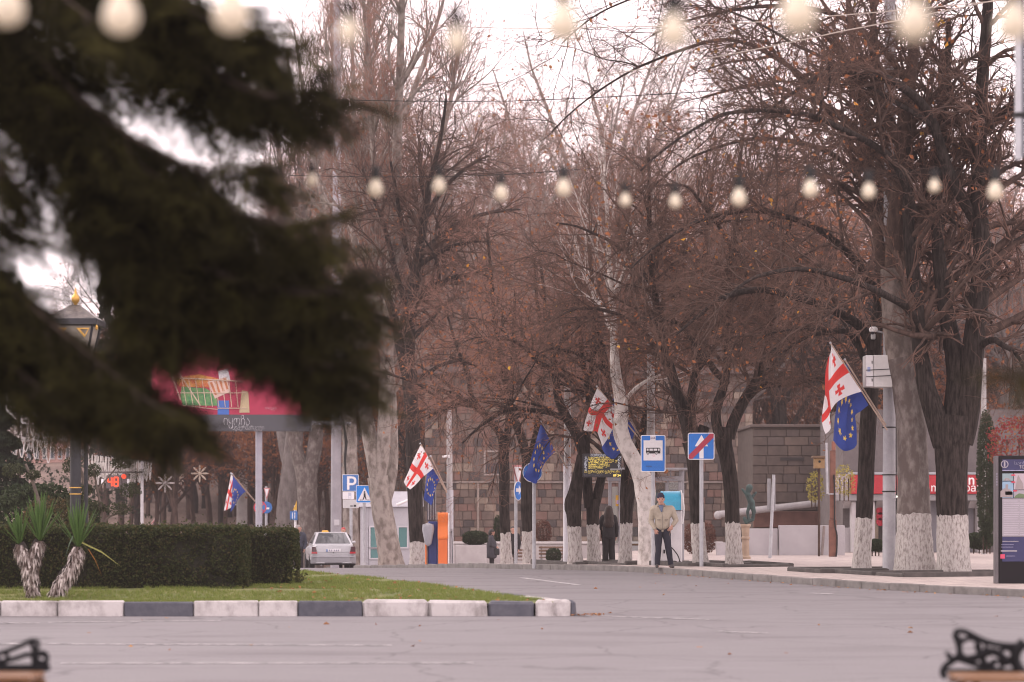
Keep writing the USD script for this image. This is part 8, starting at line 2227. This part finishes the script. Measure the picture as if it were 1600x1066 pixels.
d = 100.0
t = thing('traffic_light', 'red countdown traffic light reading 48 over the far street', 'traffic light')
c = at(177, 753, d)
part(t, 'housing', bx(c[0] - .30, c[0] + .34, d, d + .18, c[2] - .28, c[2] + .28, .03), pm('lamp_black', (.10, .085, .088), (.12, .10, .10), 3, .8))
glow_red = glow('led_red', (1.0, .10, .05), 1.6)
SEG = {'4': 'fgbc', '8': 'abcdefg'}
segp = {'a': (0, .5, 1, .5), 'b': (1, .5, 1, 0), 'c': (1, 0, 1, -.5), 'd': (0, -.5, 1, -.5), 'e': (0, -.5, 0, 0), 'f': (0, .5, 0, 0), 'g': (0, 0, 1, 0)}
for k, ch in enumerate('48'):
    ox = c[0] - .22 + k * .26
    part(t, 'digit', cat(*[rod((ox + .16 * segp[s][0], d - .02, c[2] + .36 * segp[s][1]), (ox + .16 * segp[s][2], d - .02, c[2] + .36 * segp[s][3]), .032, 8) for s in SEG[ch]]), glow_red, smooth=False)
part(t, 'red_lamp', rod((c[0] + .44, d - .03, c[2] + .22), (c[0] + .44, d + .0, c[2] + .22), .10, 16), glow_red)
part(t, 'lamp_housing', bx(c[0] + .37, c[0] + .62, d + .003, d + .25, c[2] - .62, c[2] + .36, .02), pm('lamp_black', (.07, .065, .07)))
for sx in (-.45, .62):
    part(t, 'white_tag', bx(c[0] + sx - .05, c[0] + sx + .05, d - .01, d + .02, c[2] - .1, c[2] + .12), sign_white)
part(t, 'arm', rod((c[0] - .6, d + .1, c[2] + .4), (X(222, d), d + .1, c[2] + .4), .03), pm('lamp_black', (.10, .085, .088)))
t, b, top, r = pole('lamp_pole', 'white pole below the garland, right of the red countdown', 222, 100.3, 720, 2.8, flat('pale_pole', (.50, .47, .48), .6), r_top=2.2)
t, b, top, r = pole('concrete_pole', 'pale broad post behind the far left flags', 378, 128.0, 690, 9, flat('pale_post', (.44, .41, .40), .8), r_top=8)

d = 185.0
b = thing('pink_building', 'pale pink building with white trim far behind the yuccas', 'building')
zb = float(ground_z(-30, d)) - 1
pink = pm('pink_render', (.52, .32, .28), (.46, .28, .245), 2, .85)
x0, x1 = X(-10, d), X(205, d)
part(b, 'wall', bx(x0, x1, d, d + 8, zb, at(0, 690, d)[2]), pink, smooth=False)
part(b, 'cornice', bx(x0 - .3, x1 + .3, d - .35, d + 8.4, at(0, 690, d)[2] + .003, at(0, 683, d)[2], .05), white_paint)
part(b, 'string_course', bx(x0, x1, d - .14, d - .003, at(0, 731, d)[2], at(0, 727, d)[2]), white_paint)
for q in range(22, 200, 12):
    for (ya, yb) in ((698, 718), (735, 755)):
        f_ = part(b, 'window', bx(X(q - 3.6, d), X(q + 3.6, d), d - .1, d - .003, at(0, yb, d)[2], at(0, ya, d)[2], .02), white_paint)
        part(f_, 'pane', bx(X(q - 2.2, d), X(q + 2.2, d), d - .15, d - .105, at(0, yb - 2, d)[2], at(0, ya + 2, d)[2]), flat('far_glass', (.10, .12, .15), .2))
bush('long dark green hedge bank below the pink building', -40, 150, 52, .1, at(0, 757, 52)[2], 1.4, 9000, 31, dark_leaf, .05)
bush('brown green shrub behind the yucca crowns', 20, 140, 47, .1, at(0, 778, 47)[2], 1.0, 5000, 32, leafmat('mixed_shrub_leaves', [(.03, .035, .015), (.06, .05, .025), (.10, .07, .03)]), .035)

# dark conifers far left and a green tree seen through the fir
con_leaf = leafmat('conifer_leaves', [(.012, .02, .012), (.022, .032, .018), (.035, .045, .026)])
def conifer(label, px, d, py0, py1, rp, n, seed, gname=None):
    r = np.random.default_rng(seed)
    z0, z1 = at(0, py0, d)[2], at(0, py1, d)[2]
    t = thing('conifer', label, 'conifer', gname)
    u = r.uniform(0, 1, n) ** .8
    a_ = r.uniform(0, 2 * np.pi, n)
    lay = .75 + .35 * np.sin(u * 34 + seed) + .3 * (meshkit.fbm(np.c_[np.cos(a_) * 2, np.sin(a_) * 2, u * 9], 2, seed) - .5)
    rad = rp / F * d * (1 - u) ** .8 * lay * r.uniform(.35, 1.0, n) ** .5
    P = np.c_[X(px, d) + np.cos(a_) * rad, d + np.sin(a_) * rad, z0 + (z1 - z0) * u - rad * .15]
    v_, f_ = leaf_quads(P, .11, r, .1)
    raw(t, 'foliage', v_, f_, con_leaf, kind='stuff')
    part(t, 'trunk', rod((X(px, d), d, float(ground_z(X(px, d), d)) - .1), (X(px, d), d, z1 - .2), .14, 8, r2=.03), bark_mid)
conifer('dark conifer at the left edge before the pink building', -4, 66, 790, 610, 75, 5200, 1)
conifer('grey green conifer glimpsed through the fir beside the lantern ball', 165, 120, 800, 415, 80, 4200, 2)
conifer('low dark conifer at the far left behind the gap in the fir', 30, 130, 790, 440, 80, 3600, 3)
t = thing('parked_car', 'white car roof far away behind the left end of the hedge', 'car', loc=on(6, 100, 0))
cb_ = m3.Manifold.batch_hull([m3.Manifold.sphere(.12, 12).translate(p) for p in [(-2.0, -.75, .4), (2.0, -.75, .4), (-2.0, .75, .4), (2.0, .75, .4), (-1.9, -.75, .85), (1.9, -.75, .8), (-1.9, .75, .85), (1.9, .75, .8)]])
part(t, 'body', cb_, white_paint, smooth=40)
part(t, 'cabin', m3.Manifold.batch_hull([m3.Manifold.sphere(.1, 12).translate(p) for p in [(-1.5, -.7, .9), (.9, -.7, .9), (-1.5, .7, .9), (.9, .7, .9), (-1.1, -.58, 1.4), (.3, -.58, 1.4), (-1.1, .58, 1.4), (.3, .58, 1.4)]]), car_glass, smooth=40)
part(t, 'roof', bx(-1.15, .35, -.62, .62, 1.42, 1.52, .04), white_paint)
for sx in (-1.25, 1.25):
    w_ = revolve([[0, -.1], [.31, -.1], [.31, .1], [0, .1]], sections=24); w_.apply_transform(trimesh.transformations.rotation_matrix(np.pi / 2, [1, 0, 0])); w_.apply_translation((sx, -.78, .31))
    part(t, 'wheel', w_, rubber)
part(t, 'tail_light', bx(1.98, 2.12, -.80, -.5, .66, .8, .02), flat('tail_light_red', (.42, .02, .03)))

# tree pits
tree_pit('dark stone edging round the tree behind the one-way end sign', on(1093, 59.4)[:2], 2.4, 1.7)
tree_pit('dark stone edging round the crooked forked tree', on(1152, 58.6)[:2], 2.6, 1.8)
tree_pit('dark stone edging round the white plane tree', on(990, 62.4)[:2], 3.0, 1.8)
tree_pit('dark stone edging left of the bus stop, round the trees by the lone flag pole', on(912, 64.6)[:2], 3.2, 1.8)
tree_pit('dark stone edging round the slim tree left of the flag pole', on(1341, 53.2)[:2], 1.9, 2.6)
tree_pit('dark stone edging round the broad plane tree at right', on(1424, 51.6)[:2], 2.0, 2.8)
tree_pit('dark stone edging round the thick forked tree beside the information board', on(1496, 50.6)[:2], 2.2, 3.6)

# ------------------------------------------------------------------ the air
hz = usdkit.material(stage, '/World/Looks/haze', {'v': ('principled_volume', {'color': (.95, .85, .85), 'density': .00034, 'anisotropy': .3})}, [], volume='v.volume')
hb = bx(-420, 420, -40, 1510, -14, 75)
tag(usdkit.mesh(stage, '/World/haze', hb, hz), 'thin pale mauve winter haze over the whole street', 'haze', kind='stuff')
